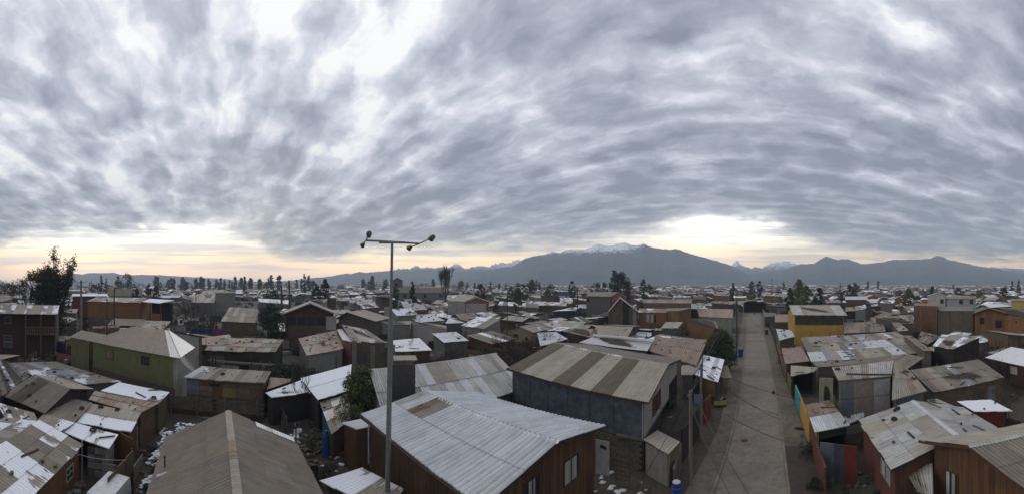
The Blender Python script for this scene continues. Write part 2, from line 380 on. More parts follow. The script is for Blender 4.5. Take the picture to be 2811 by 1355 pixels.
right = [(1930, 774), (2010, 752)] + [(1950 + K2 * x, 600 + K2 * y) for x, y in ((400, 432), (560, 418), (640, 398), (700, 376), (740, 365), (850, 362), (900, 325), (950, 298), (975, 308), (1000, 312), (1050, 328), (1085, 322), (1120, 320), (1180, 340), (1240, 365), (1300, 360), (1400, 350), (1510, 325), (1600, 328), (1700, 323), (1810, 320), (1840, 300), (1868, 290), (1900, 298), (1950, 325), (2050, 345), (2150, 370), (2250, 388), (2350, 400), (2450, 425), (2576, 445))] + [(2860, 765)]
KZ5 = .28986
leftlow = [(640, 776), (800, 768)] + [(900 + KZ5 * x, 600 + KZ5 * y) for x, y in ((0, 540), (130, 520), (170, 508), (220, 515), (310, 492), (360, 505), (540, 492), (680, 482), (900, 478), (1200, 486), (1500, 478), (1700, 465), (1900, 440))] + [(1560, 700), (1640, 760)]
leftsnow = [(1040, 752)] + [(900 + KZ5 * x, 600 + KZ5 * y) for x, y in ((560, 500), (700, 472), (800, 455), (830, 438), (900, 455), (1000, 465), (1090, 443), (1140, 460), (1210, 428), (1260, 440), (1340, 465), (1400, 443), (1450, 440), (1500, 450), (1560, 428), (1650, 402), (1700, 410), (1780, 376), (1820, 392), (1900, 400))] + [(1480, 740)]
midsnow = [(1950, 750)] + [(1950 + K2 * x, 600 + K2 * y) for x, y in ((130, 400), (170, 375), (220, 348), (260, 370), (300, 388), (340, 398), (430, 398), (500, 360), (600, 341), (650, 352), (720, 372), (800, 380))] + [(2260, 745)]
farright = [(2660, 745)] + [(1950 + K2 * x, 600 + K2 * y) for x, y in ((2250, 400), (2300, 391), (2400, 394), (2480, 402), (2576, 408))] + [(2860, 738)]
faint = [(120, 776)] + [(.2717 * x, 600 + .2717 * y) for x, y in ((700, 545), (760, 545), (830, 555), (900, 540), (1020, 542), (1140, 538), (1220, 555), (1400, 560), (1600, 562), (1900, 580), (2400, 610))] + [(740, 776)]
rock = mountain_mat('dark_mountain_scrub', 272, 34, (.016, .022, .032), (.045, .054, .062))
rock2 = mountain_mat('bare_hill_scrub', None, 0, (.016, .020, .026), (.040, .046, .050))
snowrock = mountain_mat('high_snow_and_rock', 215, 52, (.03, .035, .05), (.06, .065, .08))
ridge('mountain', main, 2900, rock, 1200, 3.3)
ridge('mountain', right, 3150, rock2, 1300, 8.1)
ridge('hills', leftlow, 3500, rock2, 1000, 5.5)
ridge('mountain', leftsnow, 4150, snowrock, 600, 2.2, 3.2)
ridge('mountain', midsnow, 4150, snowrock, 600, 6.2, 3.0)
ridge('mountain', farright, 4150, snowrock, 600, 9.2, 1.5)
ridge('hills', faint, 4100, rock2, 700, 1.2, .6)

def haze():
    m = bpy.data.materials.new('valley_haze'); m.use_nodes = True; m.node_tree.nodes.clear(); t = NT(m.node_tree)
    o = t.node('ShaderNodeOutputMaterial'); v = t.node('ShaderNodeVolumePrincipled'); t.l.new(v.outputs[0], o.inputs['Volume'])
    v.inputs['Density'].default_value = HAZE; v.inputs['Color'].default_value = HAZEC; v.inputs['Anisotropy'].default_value = 0
    b = MB(); b.box((0, 0, -4), 9200, 9200, 640); tag(b.build('haze', m), kind='stuff')
HAZE, HAZEC = 2.8e-4, (.72, .85, .98, 1)
haze()
# ------------------------------------------------------------------ building blocks of a house
def L3(a, b, t): return Vector(a) + (Vector(b) - Vector(a)) * t
def BI(q, u, v):
    A, B, C, D = q; return L3(L3(A, B, u), L3(D, C, u), v)
ROOFQ = []    # slopes that may carry stones, planks and tyres
SPEC = []      # (px0, px1, py0, py1, D, centre, radius) of the houses placed by hand
def roof(root, q, cols=None, rows=1, w=.95, mats='asb', amp=.022, pitch=.22, mess=1.0, sag=0.0, thick=.07, r=None, patch=None, name='roof'):
    """a slope: a deck slab under it and every sheet lying on it.  q = top-left, top-right, bottom-right, bottom-left"""
    r = r or rnd; q = [Vector(p) for p in q]; A, B, C, D = q
    Lr = ((B - A).length + (C - D).length) / 2; Ws = ((D - A).length + (C - B).length) / 2
    nrm = ((B - A).cross(A - D)); nrm.normalize()
    if nrm.z < 0: nrm = -nrm
    b = MB(); e = .03
    dq = [BI(q, e, .01) - nrm * .02, BI(q, 1 - e, .01) - nrm * .02, BI(q, 1 - e, .985) - nrm * .02, BI(q, e, .985) - nrm * .02]
    b.prism([dq[0], dq[1], dq[2]], -nrm * thick); b.prism([dq[0], dq[2], dq[3]], -nrm * thick)
    deck = b.build(name, DARKWOOD, root)
    cols = cols or max(1, round(Lr / w)); w = Lr / cols
    if mess > 1.1 and BI(q, .5, .5).xy.length < 80: ROOFQ.append((q, nrm, Lr, Ws))
    seq = mats if isinstance(mats, (list, tuple)) else None
    fine = pitch > 0 and amp > 0
    for ro in range(rows):
        v0 = ro / rows; v1 = (ro + 1) / rows
        for ci in range(cols):
            u0 = ci / cols; u1 = (ci + 1) / cols
            if seq and len(seq) == cols: mk = seq[ci]
            elif seq: mk = r.choice(seq)
            else: mk = mats
            if patch and (ci, ro) in patch: mk = patch[(ci, ro)]
            ju = r.uniform(-.02, .02) * mess / max(w, .3) * .5; ov = .06 / Lr
            uu0, uu1 = u0 - ov / 2 + ju / cols, u1 + ov / 2 + ju / cols
            vv0 = v0 - (.10 / Ws if ro else 0); vv1 = v1 + r.uniform(-.02, .05) * mess / Ws * (1.5 if ro == rows - 1 else .4)
            sk = r.uniform(-.012, .012) * mess / cols * 1.5
            l0 = .012 + .006 * (ci % 2) + r.uniform(0, .012) * mess; l1 = l0 + (.030 if ro < rows - 1 else 0) + r.uniform(0, .014) * mess
            mb = MB(); n = max(2, 2 * round((w + .06) / pitch)) if fine else 1
            prev = None; nv = 2 if sag else 1
            for k in range(n + 1):
                u = uu0 + (uu1 - uu0) * k / n; col = []
                for j in range(nv + 1):
                    v = vv0 + (vv1 - vv0) * j / nv
                    hgt = l0 + (l1 - l0) * j / nv + (amp * (1 if k % 2 else -1) if fine else 0) - sag * math.sin(math.pi * v) * math.sin(math.pi * min(max(u, 0), 1))
                    col.append((BI(q, u + sk * v, v) + nrm * (hgt + amp), ((k * .105 if fine else u * Lr), v * Ws)))
                if prev:
                    for j in range(nv):
                        p = (prev[j], col[j], col[j + 1], prev[j + 1]); mb.face([x[0] for x in p], [x[1] for x in p])
                prev = col
            # turned-down edges give the sheet its thickness
            e0 = [BI(q, uu0, vv1), BI(q, uu1, vv1)]
            mb.face([e0[0] + nrm * (l1 + amp), e0[1] + nrm * (l1 + amp), e0[1] - nrm * .01, e0[0] - nrm * .01], [(0, 0), (w, 0), (w, .05), (0, .05)])
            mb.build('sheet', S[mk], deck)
    return deck
def cap(root, A, B, mat, w=.22, n=1, mats=None, lift=.06):
    """ridge capping in n lengths"""
    A, B = Vector(A), Vector(B); d = (B - A); s = Vector((-d.y, d.x, 0)).normalized()
    for i in range(n):
        a, c = L3(A, B, i / n), L3(A, B, (i + 1) / n + .01); z = Vector((0, 0, lift + .008 * (i % 2)))
        b = MB()
        for sg in (1, -1): b.prism([a + z, c + z, c + z + s * sg * w - Vector((0, 0, w * .32)), a + z + s * sg * w - Vector((0, 0, w * .32))], (0, 0, -.012))
        b.build('ridge_cap', S[(mats[i] if mats else mat)], root)
def wall(root, pts, mat, t=.12, name='wall'):
    """vertical wall polygon; its thickness goes inwards (to the left of first->last)"""
    pts = [Vector(p) for p in pts]; d = pts[1] - pts[0]
    for p in pts[2:]:
        if Vector((d.x, d.y)).length < 1e-3: d = p - pts[0]
    d = Vector((d.x, d.y, 0)).normalized(); n = Vector((-d.y, d.x, 0))
    b = MB(); b.prism(pts, n * t); return b.build(name, mat, root)
def ring_walls(root, corners, zb, mats, skip=(), peaks=None):
    """corners: counter-clockwise seen from above, with z = wall top; peaks[i]: extra top point on edge i"""
    n = len(corners); A = sum((Vector((c[0], c[1], 0)) for c in corners), Vector()) / n
    area = sum(corners[i][0] * corners[(i + 1) % n][1] - corners[(i + 1) % n][0] * corners[i][1] for i in range(n))
    order = list(range(n))
    out = []
    for i in order:
        if i in skip: out.append(None); continue
        a, c = Vector(corners[i]), Vector(corners[(i + 1) % n])
        d = (c - a); d.z = 0; L = d.length
        if L < .05: out.append(None); continue
        d /= L; a2, c2 = a + d * .004, c - d * .004
        z0 = zb[i] if isinstance(zb, (list, tuple)) else zb
        top = [c2] + ([Vector(peaks[i])] if peaks and i in peaks else []) + [a2]
        pts = [Vector((a2.x, a2.y, z0)), Vector((c2.x, c2.y, z0))] + top
        nin = Vector((-d.y, d.x, 0)) * (1 if area > 0 else -1)
        b = MB(); b.prism(pts, nin * .12); m = mats[i % len(mats)] if isinstance(mats, (list, tuple)) else mats
        out.append((b.build('wall', m, root), a, c, -nin))
    return out
def note_spec(pts, big=True):
    q = [proj(p) for p in pts]; c = sum((Vector(p) for p in pts), Vector()) / len(pts); c.z = 0
    SPEC.append((min(p[0] for p in q), max(p[0] for p in q), min(p[1] for p in q), max(p[1] for p in q), c.length, c, max((Vector((p[0], p[1], 0)) - c).length for p in pts)))
def flat2(p, z): return Vector((p[0], p[1], z))

class House:
    """handle on a built house: its Empty, and its walls as (object, a, b, outward normal)"""
def mono(name, label, q, mats='asb', wm=None, zb=0.0, cat='shed', inset=.22, wz=None, skip=(), **kw):
    q = [Vector(p) for p in q]; wm = wm or wall_mat('weathered_boards', (.15, .12, .09)); c = sum(q, Vector()) / 4
    h = House(); h.root = thing(name, label, cat, (c.x, c.y, 0), kw.pop('group', None)); h.q = q
    h.roof = roof(h.root, q, mats=mats, **kw)
    Lr = ((q[1] - q[0]).length + (q[2] - q[3]).length) / 2; Ws = ((q[3] - q[0]).length + (q[2] - q[1]).length) / 2
    iu, iv = inset / Lr, inset / Ws
    cs = [BI(q, iu, iv), BI(q, 1 - iu, iv), BI(q, 1 - iu, 1 - iv), BI(q, iu, 1 - iv)]
    cs = [p - Vector((0, 0, .12)) for p in cs]
    h.walls = ring_walls(h.root, cs, zb, wm, skip)   # 0 top edge, 1 right, 2 front(eave), 3 left
    note_spec(q + [flat2(q[3], zb if not isinstance(zb, (list, tuple)) else min(zb)), flat2(q[2], zb if not isinstance(zb, (list, tuple)) else min(zb))])
    return h
def gable(name, label, A, B, C, D, E=None, Fp=None, mats='asb', mats2=None, wm=None, zb=0.0, cat='house', gi=.3, ei=.35, capm='asbl', ncap=1, capmats=None, rows2=None, patch=None, group=None, skip=(), fascia=None, **kw):
    """A-B ridge, D-C front eave, F-E back eave (mirrored when not given)"""
    A, B, C, D = map(Vector, (A, B, C, D))
    E = Vector(E) if E is not None else flat2(B * 2 - C, C.z); Fp = Vector(Fp) if Fp is not None else flat2(A * 2 - D, D.z)
    wm = wm or wall_mat('weathered_boards', (.15, .12, .09)); c = (A + B + C + D + E + Fp) / 6
    h = House(); h.root = thing(name, label, cat, (c.x, c.y, 0), group); h.q = [A, B, C, D]; h.q2 = [B, A, Fp, E]
    h.roof = roof(h.root, [A, B, C, D], mats=mats, patch=patch, **kw)
    kw2 = dict(kw); kw2.pop('cols', None)
    if rows2: kw2['rows'] = rows2
    h.roof2 = roof(h.root, [B, A, Fp, E], mats=mats2 or mats, **kw2)
    if capm or capmats: cap(h.root, A, B, capm, n=ncap, mats=capmats)
    Lr = (B - A).length; W1 = ((D - A).length + (C - B).length) / 2; W2 = ((Fp - A).length + (E - B).length) / 2
    g = gi / Lr; v1 = 1 - ei / W1; v2 = 1 - ei / W2; dz = Vector((0, 0, .13))
    fl, fr = BI(h.q, g, v1) - dz, BI(h.q, 1 - g, v1) - dz; br, bl = BI(h.q2, g, v2) - dz, BI(h.q2, 1 - g, v2) - dz
    pr, pl = BI(h.q, 1 - g, 0) - dz, BI(h.q, g, 0) - dz
    h.walls = ring_walls(h.root, [fl, fr, br, bl], zb, wm, skip, {1: pr, 3: pl})     # 0 front, 1 right end, 2 back, 3 left end
    if fascia:
        for p0, p1 in ((D, A), (A, Fp), (C, B), (B, E), (D, C)):
            o = (Vector((p0.x, p0.y, 0)) - Vector((c.x, c.y, 0))).normalized() * .012
            b = MB(); b.prism([p0 + o, p1 + o, p1 + o - Vector((0, 0, .16)), p0 + o - Vector((0, 0, .16))], o * 2); b.build('fascia', fascia, h.root)
    note_spec([A, B, C, D, flat2(C, 0), flat2(D, 0)])
    return h
def on_wall(w, px, py):
    """where the ray through a pixel meets wall w: (distance along, height)"""
    _, a, b, n = w; az = (px - HX) / F; dx, dy = math.sin(az), math.cos(az)
    ex, ey = b.x - a.x, b.y - a.y; L = math.hypot(ex, ey); det = dx * (-ey) + dy * ex
    D = (a.x * (-ey) + a.y * ex) / det; x, y = dx * D, dy * D
    return ((x - a.x) * ex + (y - a.y) * ey) / L, CAMZ - (py - HY) * D / F
def slab(root, w, u, z, W, H, t, mat, name, out=0.0, u2=None):
    _, a, b, n = w; d = Vector((b.x - a.x, b.y - a.y, 0)).normalized(); o = Vector((a.x, a.y, 0)) + d * u + n * (.004 + out)
    mb = MB(); mb.prism([o + Vector((0, 0, z)), o + d * W + Vector((0, 0, z)), o + d * W + Vector((0, 0, z + H)), o + Vector((0, 0, z + H))], n * t); return mb.build(name, mat, root)
def window(root, w, u, z, W, H, fm, nx=2, ny=1, curtain=False, name='window', pane=None, out=0.0):
    _, a, b, n = w; d = Vector((b.x - a.x, b.y - a.y, 0)).normalized(); o = Vector((a.x, a.y, z)) + d * u + n * (.004 + out); k = .06; up = Vector((0, 0, 1))
    mb = MB()
    def bar(x0, z0, x1, z1, t=.055): mb.prism([o + d * x0 + up * z0, o + d * x1 + up * z0, o + d * x1 + up * z1, o + d * x0 + up * z1], n * t)
    bar(0, 0, W, k); bar(0, H - k, W, H); bar(0, k, k, H - k); bar(W - k, k, W, H - k)
    for i in range(1, nx): x = W * i / nx; bar(x - .02, k, x + .02, H - k, .045)
    for i in range(1, ny): z1 = H * i / ny; bar(k, z1 - .02, W - k, z1 + .02, .040)
    f = mb.build(name, fm, root); g = MB()
    g.prism([o + d * k + up * k, o + d * (W - k) + up * k, o + d * (W - k) + up * (H - k), o + d * k + up * (H - k)], n * .012)
    g.build('pane', pane or GLASS, f)
    if curtain:
        for s0, s1 in ((.06, .42), (.56, .94)) if curtain is True else curtain:
            g = MB(); nn = 6
            for i in range(nn):
                x0, x1 = W * (s0 + (s1 - s0) * i / nn), W * (s0 + (s1 - s0) * (i + 1) / nn)
                g.face([o + d * x0 + up * (k + .02) + n * (.016 + .01 * (i % 2)), o + d * x1 + up * (k + .02) + n * (.016 + .01 * ((i + 1) % 2)), o + d * x1 + up * (H - k) + n * (.016 + .01 * ((i + 1) % 2)), o + d * x0 + up * (H - k) + n * (.016 + .01 * (i % 2))])
            g.build('curtain', CURTAIN, f)
    return f
def pwin(root, w, p0, p1, fm, mid=None, **kw):
    """window by its photograph pixels; mid = its top and bottom pixel at mid-width where the wall recedes"""
    u0, z1 = on_wall(w, *p0); u1, z0 = on_wall(w, *p1)
    if mid: z1, z0 = on_wall(w, *mid[0])[1], on_wall(w, *mid[1])[1]
    L = (Vector((w[2].x - w[1].x, w[2].y - w[1].y))).length
    if u0 > u1: u0, u1 = u1, u0
    u0, u1 = max(u0, .1), min(u1, L - .1)
    if z0 > z1: z0, z1 = z1, z0
    return window(root, w, u0, z0, max(u1 - u0, .3), max(z1 - z0, .3), fm, **kw)
def boards(root, w, bw, mat, top=None, z0=0.0, gap=.012, t=.022, u0=0.0, u1=None, horiz=False, name='plank', r=None):
    """separate boards nailed on a wall; top(u) gives the wall's top height"""
    r = r or rnd; _, a, b, n = w; d = Vector((b.x - a.x, b.y - a.y, 0)); L = d.length; d /= L; u1 = u1 if u1 is not None else L
    if top is None: top = lambda u: a.z + (b.z - a.z) * u / L
    o = Vector((a.x, a.y, 0)) + n * .004
    if not horiz:
        k = max(1, int((u1 - u0) / bw)); bw = (u1 - u0) / k
        for i in range(k):
            x0, x1 = u0 + i * bw + gap / 2, u0 + (i + 1) * bw - gap / 2; tt = t + r.uniform(-.006, .010); j = r.uniform(-.02, .0)
            mb = MB(); mb.prism([o + d * x0 + Vector((0, 0, z0)), o + d * x1 + Vector((0, 0, z0)), o + d * x1 + Vector((0, 0, top(x1) + j)), o + d * x0 + Vector((0, 0, top(x0) + j))], n * tt)
            mb.build(name, mat if not isinstance(mat, (list, tuple)) else r.choice(mat), root)
    else:
        zt = min(top(u0), top(u1)); k = max(1, int((zt - z0) / bw)); bw = (zt - z0) / k
        for i in range(k):
            y0, y1 = z0 + i * bw + gap / 2, z0 + (i + 1) * bw - gap / 2; tt = t + r.uniform(-.006, .01); e = r.uniform(0, .03)
            mb = MB(); mb.prism([o + d * (u0 + e) + Vector((0, 0, y0)), o + d * (u1 - e) + Vector((0, 0, y0)), o + d * (u1 - e) + Vector((0, 0, y1)), o + d * (u0 + e) + Vector((0, 0, y1))], n * tt)
            mb.build(name, mat if not isinstance(mat, (list, tuple)) else r.choice(mat), root)
_blk = {}
def blocks(root, w, u0, u1, z0, z1, bl, bh, mat, name='block', t=.05, r=None, limit=290):
    """masonry units laid on a wall face in running bond, all copies of one mesh"""
    r = r or rnd; _, a, b, n = w; d = Vector((b.x - a.x, b.y - a.y, 0)).normalized(); yaw = math.atan2(d.y, d.x); key = (bl, bh, mat.name, t)
    if key not in _blk:
        _blk[key] = []
        for v in range(3):
            mb = MB(); g = .012; k = .008
            f0 = [(g, 0, g), (bl - g, 0, g), (bl - g, 0, bh - g), (g, 0, bh - g)]; f1 = [(g + k, -t, g + k), (bl - g - k, -t - .004 * v, g + k), (bl - g - k, -t, bh - g - k), (g + k, -t, bh - g - k)]
            mb.face(f1)
            for i in range(4): j = (i + 1) % 4; mb.face([f1[j], f1[i], f0[i], f0[j]])
            _blk[key].append(mb.mesh(name, [mat]))
    sgn = 1 if (Vector((d.y, -d.x, 0))).dot(n) > 0 else -1
    cnt = 0; rows = int((z1 - z0) / bh)
    for ro in range(rows):
        off = bl / 2 if ro % 2 else 0; k = int((u1 - u0 - off) / bl)
        for i in range(k):
            if cnt >= limit: return
            me = r.choice(_blk[key]); u = u0 + off + i * bl
            if sgn > 0: p = Vector((a.x, a.y, z0 + ro * bh)) + d * u + n * (.004 + r.uniform(-.006, .006)); yw = yaw
            else: p = Vector((a.x, a.y, z0 + ro * bh)) + d * (u + bl) + n * (.004 + r.uniform(-.006, .006)); yw = yaw + math.pi
            o = link(name, me, root, p); o.rotation_euler[2] = yw; cnt += 1
def fence(name, label, pts, h, mat, cat='fence', t=.06, bw=None, zb=0, post=None, ragged=.1, pname='board', group=None, r=None):
    """a run of boards or sheets between ground points pts"""
    r = r or rnd; pts = [flat2(p, zb) for p in pts]; root = thing(name, label, cat, pts[0], group)
    for a, b in zip(pts, pts[1:]):
        d = b - a; L = d.length; d /= L; n = Vector((-d.y, d.x, 0)); k = max(1, int(L / (bw or 1.2)))
        for i in range(k):
            x0, x1 = L * i / k + .006, L * (i + 1) / k - .006; hh = h + r.uniform(-ragged, ragged); o = n * r.uniform(-.015, .015)
            mb = MB(); mb.prism([a + d * x0 + o, a + d * x1 + o, a + d * x1 + o + Vector((0, 0, hh)), a + d * x0 + o + Vector((0, 0, hh + r.uniform(-.03, .03)))], n * t)
            mb.build(pname, mat if not isinstance(mat, (list, tuple)) else r.choice(mat), root)
        if post:
            for i in range(int(L / 2.4) + 1):
                mb = MB(); p = a + d * min(L, i * 2.4) - n * .09; mb.box(p, .11, .11, h + .15, math.atan2(d.y, d.x)); mb.build('post', post, root)
    note_spec([flat2(pts[0], h), flat2(pts[-1], h), pts[0], pts[-1]])
    return root

# ------------------------------------------------------------------ plants
BARK = wall_mat('dark_bark', (.060, .048, .038), (.030, .024, .019), 'v')
GREYBARK = wall_mat('grey_twigs', (.085, .072, .062), (.045, .038, .033), 'v')
BROWNBARK = wall_mat('brown_twigs', (.075, .052, .040), (.040, .028, .021), 'v')
LEAF = {
 'dark': leaf_mat('dark_green_leaves', (.010, .017, .008), (.026, .038, .017)),
 'mid': leaf_mat('mid_green_leaves', (.026, .038, .012), (.058, .072, .024)),
 'olive': leaf_mat('olive_leaves', (.045, .055, .014), (.105, .110, .030)),
 'blue': leaf_mat('haze_greyed_leaves', (.040, .047, .040), (.075, .083, .068)),  # leaves paled and greyed: distance haze put into their colour
 'brown': leaf_mat('dry_brown_leaves', (.035, .024, .015), (.075, .052, .034)),
}
def twig_mb(mb, p, d, L, rad, depth, r, spread=.55, kids=3, up=.25, minr=.008, sides=4):
    q = p + d * L; mid = p + d * L * .5 + Vector((r.uniform(-1, 1), r.uniform(-1, 1), r.uniform(-.5, .5))) * L * .06
    mb.tube([p, mid, q], [rad, rad * .82, max(rad * .62, minr)], sides if depth > 1 else 3, caps=False)
    tips = []
    if depth <= 0: return [q]
    for i in range(kids + (1 if r.random() < .35 else 0)):
        a = r.uniform(0, 2 * math.pi); s = r.uniform(.5, 1.2) * spread
        e = Vector((math.cos(a), math.sin(a), 0)); nd = (d + e * s + Vector((0, 0, up * r.uniform(.2, 1.2)))).normalized()
        st = q if i == 0 else p + d * L * r.uniform(.45, 1.0)
        tips += twig_mb(mb, st, nd, L * r.uniform(.62, .86), max(rad * .58, minr), depth - 1, r, spread, kids, up, minr, sides)
    return tips
def bare_tree(name, label, base, h, seed, mat=GREYBARK, depth=5, spread=.55, kids=2, rad=None, group=None, cat='tree', minr=.012, leaves=None, nl=0, up=.25):
    r = random.Random(seed); root = thing(name, label, cat, base, group); base = Vector(base)
    mb = MB(); k = h * .25; tips = []
    rad = rad or h * .022
    mb.tube([base - Vector((0, 0, .1)), base + Vector((0, 0, k * .5)), base + Vector((r.uniform(-.1, .1), r.uniform(-.1, .1), k))], [rad * 1.3, rad, rad * .9], 7, caps=False)
    mb.build('trunk', mat, root); mb = MB()
    for i in range(kids + 1):
        a = 2 * math.pi * i / (kids + 1) + r.uniform(-.5, .5)
        tips += twig_mb(mb, base + Vector((0, 0, k * r.uniform(.75, 1))), Vector((math.cos(a) * spread, math.sin(a) * spread, 1)).normalized(), h * .26, rad * .7, depth - 1, r, spread, kids, up, minr)
    mb.build('crown', mat, root)
    if leaves:
        mb = MB()
        for _ in range(nl):
            p = r.choice(tips) + Vector((r.gauss(0, .35), r.gauss(0, .35), r.gauss(0, .3))) * h * .05; leaf_quad(mb, p, h * .012, r)
        mb.build('leaves', leaves, root)
    return root
def leaf_quad(mb, p, s, r):
    a = Vector((r.gauss(0, 1), r.gauss(0, 1), r.gauss(0, 1))).normalized(); b = a.cross(Vector((r.gauss(0, 1), r.gauss(0, 1), r.gauss(0, 1)))).normalized()
    s1 = s * r.uniform(.7, 1.5); s2 = s * r.uniform(.4, .8)
    mb.face([p - a * s1, p + b * s2, p + a * s1, p - b * s2], [(0, 0)] * 4)
def crown_pts(shape, h, rad, r, n):
    """clump centres and sizes for a crown"""
    out = []
    for i in range(n):
        if shape == 'poplar': t = r.random(); k = rad * (math.sin(math.pi * min(1, t * .93 + .07)) ** .5) * .75; z = h * (.10 + .88 * t); s = rad * r.uniform(.28, .5)
        elif shape == 'conifer': t = r.random() ** 1.2; k = rad * (1 - t) ** .9; z = h * (.10 + .86 * t); s = rad * r.uniform(.22, .36) * (1.25 - t)
        elif shape == 'bush': t = r.random(); k = rad * math.sqrt(1 - (t * .9) ** 2); z = h * (.12 + .80 * t); s = rad * r.uniform(.22, .4)
        else: t = r.random(); k = rad * math.sqrt(max(0, 1 - (2 * t - .85) ** 2)) * (1 if t > .1 else .7); z = h * (.16 + .79 * t); s = rad * r.uniform(.22, .42)
        a = r.uniform(0, 2 * math.pi); q = r.random() ** .45 * k
        out.append((Vector((math.cos(a) * q, math.sin(a) * q, z)), s))
    return out
def leafy_meshes(shape, h, rad, seed, clumps, per, ls):
    """(trunk MB, crown MB) around the origin"""
    r = random.Random(seed); tr = MB(); cr = MB(); cs = crown_pts(shape, h, rad, r, clumps)
    th = h * (.9 if shape in ('poplar', 'conifer') else .5); tw = max(.05, h * .018)
    tr.tube([(0, 0, -.1), (r.uniform(-.02, .02) * h, r.uniform(-.02, .02) * h, th * .5), (r.uniform(-.03, .03) * h, 0, th)], [tw * 1.3, tw, tw * .35], 6, caps=False)
    for c, s in cs[::max(1, len(cs) // 14)]:
        st = Vector((0, 0, min(c.z * .7, th * .8))); tr.tube([st, L3(st, c, .55) + Vector((0, 0, -.05 * h * r.random())), c], [tw * .5, tw * .3, tw * .12], 4, caps=False)
    for c, s in cs:
        for _ in range(per):
            v = Vector((r.gauss(0, 1), r.gauss(0, 1), r.gauss(0, 1))).normalized() * s * r.uniform(.55, 1.05); v.z *= .75
            leaf_quad(cr, c + v, ls, r)
    return tr, cr
def leafy(name, label, base, shape, h, rad, seed, leaf='dark', clumps=40, per=40, ls=.22, cat='tree', group=None, bark=BARK):
    root = thing(name, label, cat, base, group); tr, cr = leafy_meshes(shape, h, rad, seed, clumps, per, ls); b = Vector(base)
    for mb, nm, m in ((tr, 'trunk', bark), (cr, 'crown' if cat == 'tree' else 'foliage', LEAF[leaf])):
        mb.v = [(x + b.x, y + b.y, z + b.z) for x, y, z in mb.v]; mb.build(nm, m, root)
    return root
def copy_tree(o, loc=None, scale=1.0, rz=0.0, zs=None):
    c = o.copy(); COL.objects.link(c)
    if loc is not None: c.location = loc
    c.scale = (scale, scale, zs or scale); c.rotation_euler[2] = rz
    for ch in o.children:
        d = ch.copy(); COL.objects.link(d); d.parent = c
    return c
# ------------------------------------------------------------------ the street
LK = [(2050, 858), (2049.5, 880), (2048.6, 922.6), (2045.7, 950), (2037.5, 1031.5), (2027.7, 1103), (2013, 1178), (1991.9, 1253), (1964, 1335), (1925, 1430)]
RK = [(2086.7, 858), (2091, 880), (2098, 922.6), (2106, 950), (2120.5, 1031.5), (2133.5, 1103), (2145.5, 1178), (2154, 1253), (2163.5, 1335), (2172, 1430)]
LO = [(2041.6, 858), (2037, 880), (2030, 922.6), (2026, 950), (2003, 1031.5), (1990, 1103), (1972, 1178), (1938, 1253), (1893, 1335), (1835, 1430)]
RO = [(2092, 858), (2103, 880), (2120, 922.6), (2128, 950), (2150, 1031.5), (2179, 1103), (2206, 1178), (2232, 1253), (2262, 1335), (2300, 1430)]
CONC = wall_mat('road_concrete', (.235, .220, .190), (.150, .140, .120), 'n', .9, stain=.45)
CONC2 = wall_mat('pavement_concrete', (.165, .145, .118), (.095, .083, .068), 'n', .9, stain=.35)
KERB = wall_mat('kerb_concrete', (.24, .20, .165), (.16, .13, .105), 'n', .9)
POLEC = wall_mat('pole_concrete', (.20, .19, .17), (.13, .12, .105), 'v', .85)
RUSTY = wall_mat('rusty_iron', (.10, .055, .035), (.05, .028, .018), 'n')
METAL = flat_mat('grey_painted_steel', (.20, .215, .21), .5, .2)
BLACK = flat_mat('black_plastic_and_shade', (.012, .012, .013), .5)
def resample(l, step):
    g = [P(x, y, 0) for x, y in l]; out = []
    acc = [0]
    for a, b in zip(g, g[1:]): acc.append(acc[-1] + (b - a).length)
    return g, acc
def at(g, acc, s):
    for i in range(len(g) - 1):
        if s <= acc[i + 1] or i == len(g) - 2: return L3(g[i], g[i + 1], (s - acc[i]) / (acc[i + 1] - acc[i]))
def strip(name, l0, l1, n, z, mat, pname, gap, kind='structure', t=.10, power=1.0):
    g0, a0 = resample(l0, 1); g1, a1 = resample(l1, 1); root = link(name, None, None, g0[-1]); tag(root, kind=kind)
    for i in range(n):
        f0, f1 = i / n, (i + 1) / n; q = [at(g0, a0, a0[-1] * f0 + gap), at(g1, a1, a1[-1] * f0 + gap), at(g1, a1, a1[-1] * f1 - gap), at(g0, a0, a0[-1] * f1 - gap)]
        mb = MB(); mb.prism([flat2(p, z + rnd.uniform(-.004, .004)) for p in q][::-1], (0, 0, -t)); mb.build(pname, mat, root)
    return root
strip('road', LK, RK, 42, .03, CONC, 'slab', .005)
strip('pavement', LO, LK, 70, .13, CONC2, 'paving_slab', .01, t=.2)
strip('pavement', RK, RO, 66, .13, CONC2, 'paving_slab', .01, t=.2)
def kerbs(l, side, label):
    g, a = resample(l, 1); n = 90; root = link('kerb', None, None, g[-1]); tag(root, kind='structure')
    for i in range(n):
        p, q = at(g, a, a[-1] * i / n + .01), at(g, a, a[-1] * (i + 1) / n - .01); d = (q - p).normalized(); s = Vector((-d.y, d.x, 0)) * side * .09
        mb = MB(); mb.prism([flat2(p - s, .165 + rnd.uniform(-.01, .01)), flat2(p + s, .165), flat2(q + s, .165), flat2(q - s, .165)], (0, 0, -.25)); mb.build('kerbstone', KERB, root)
kerbs(LK, 1, ''); kerbs(RK, 1, '')
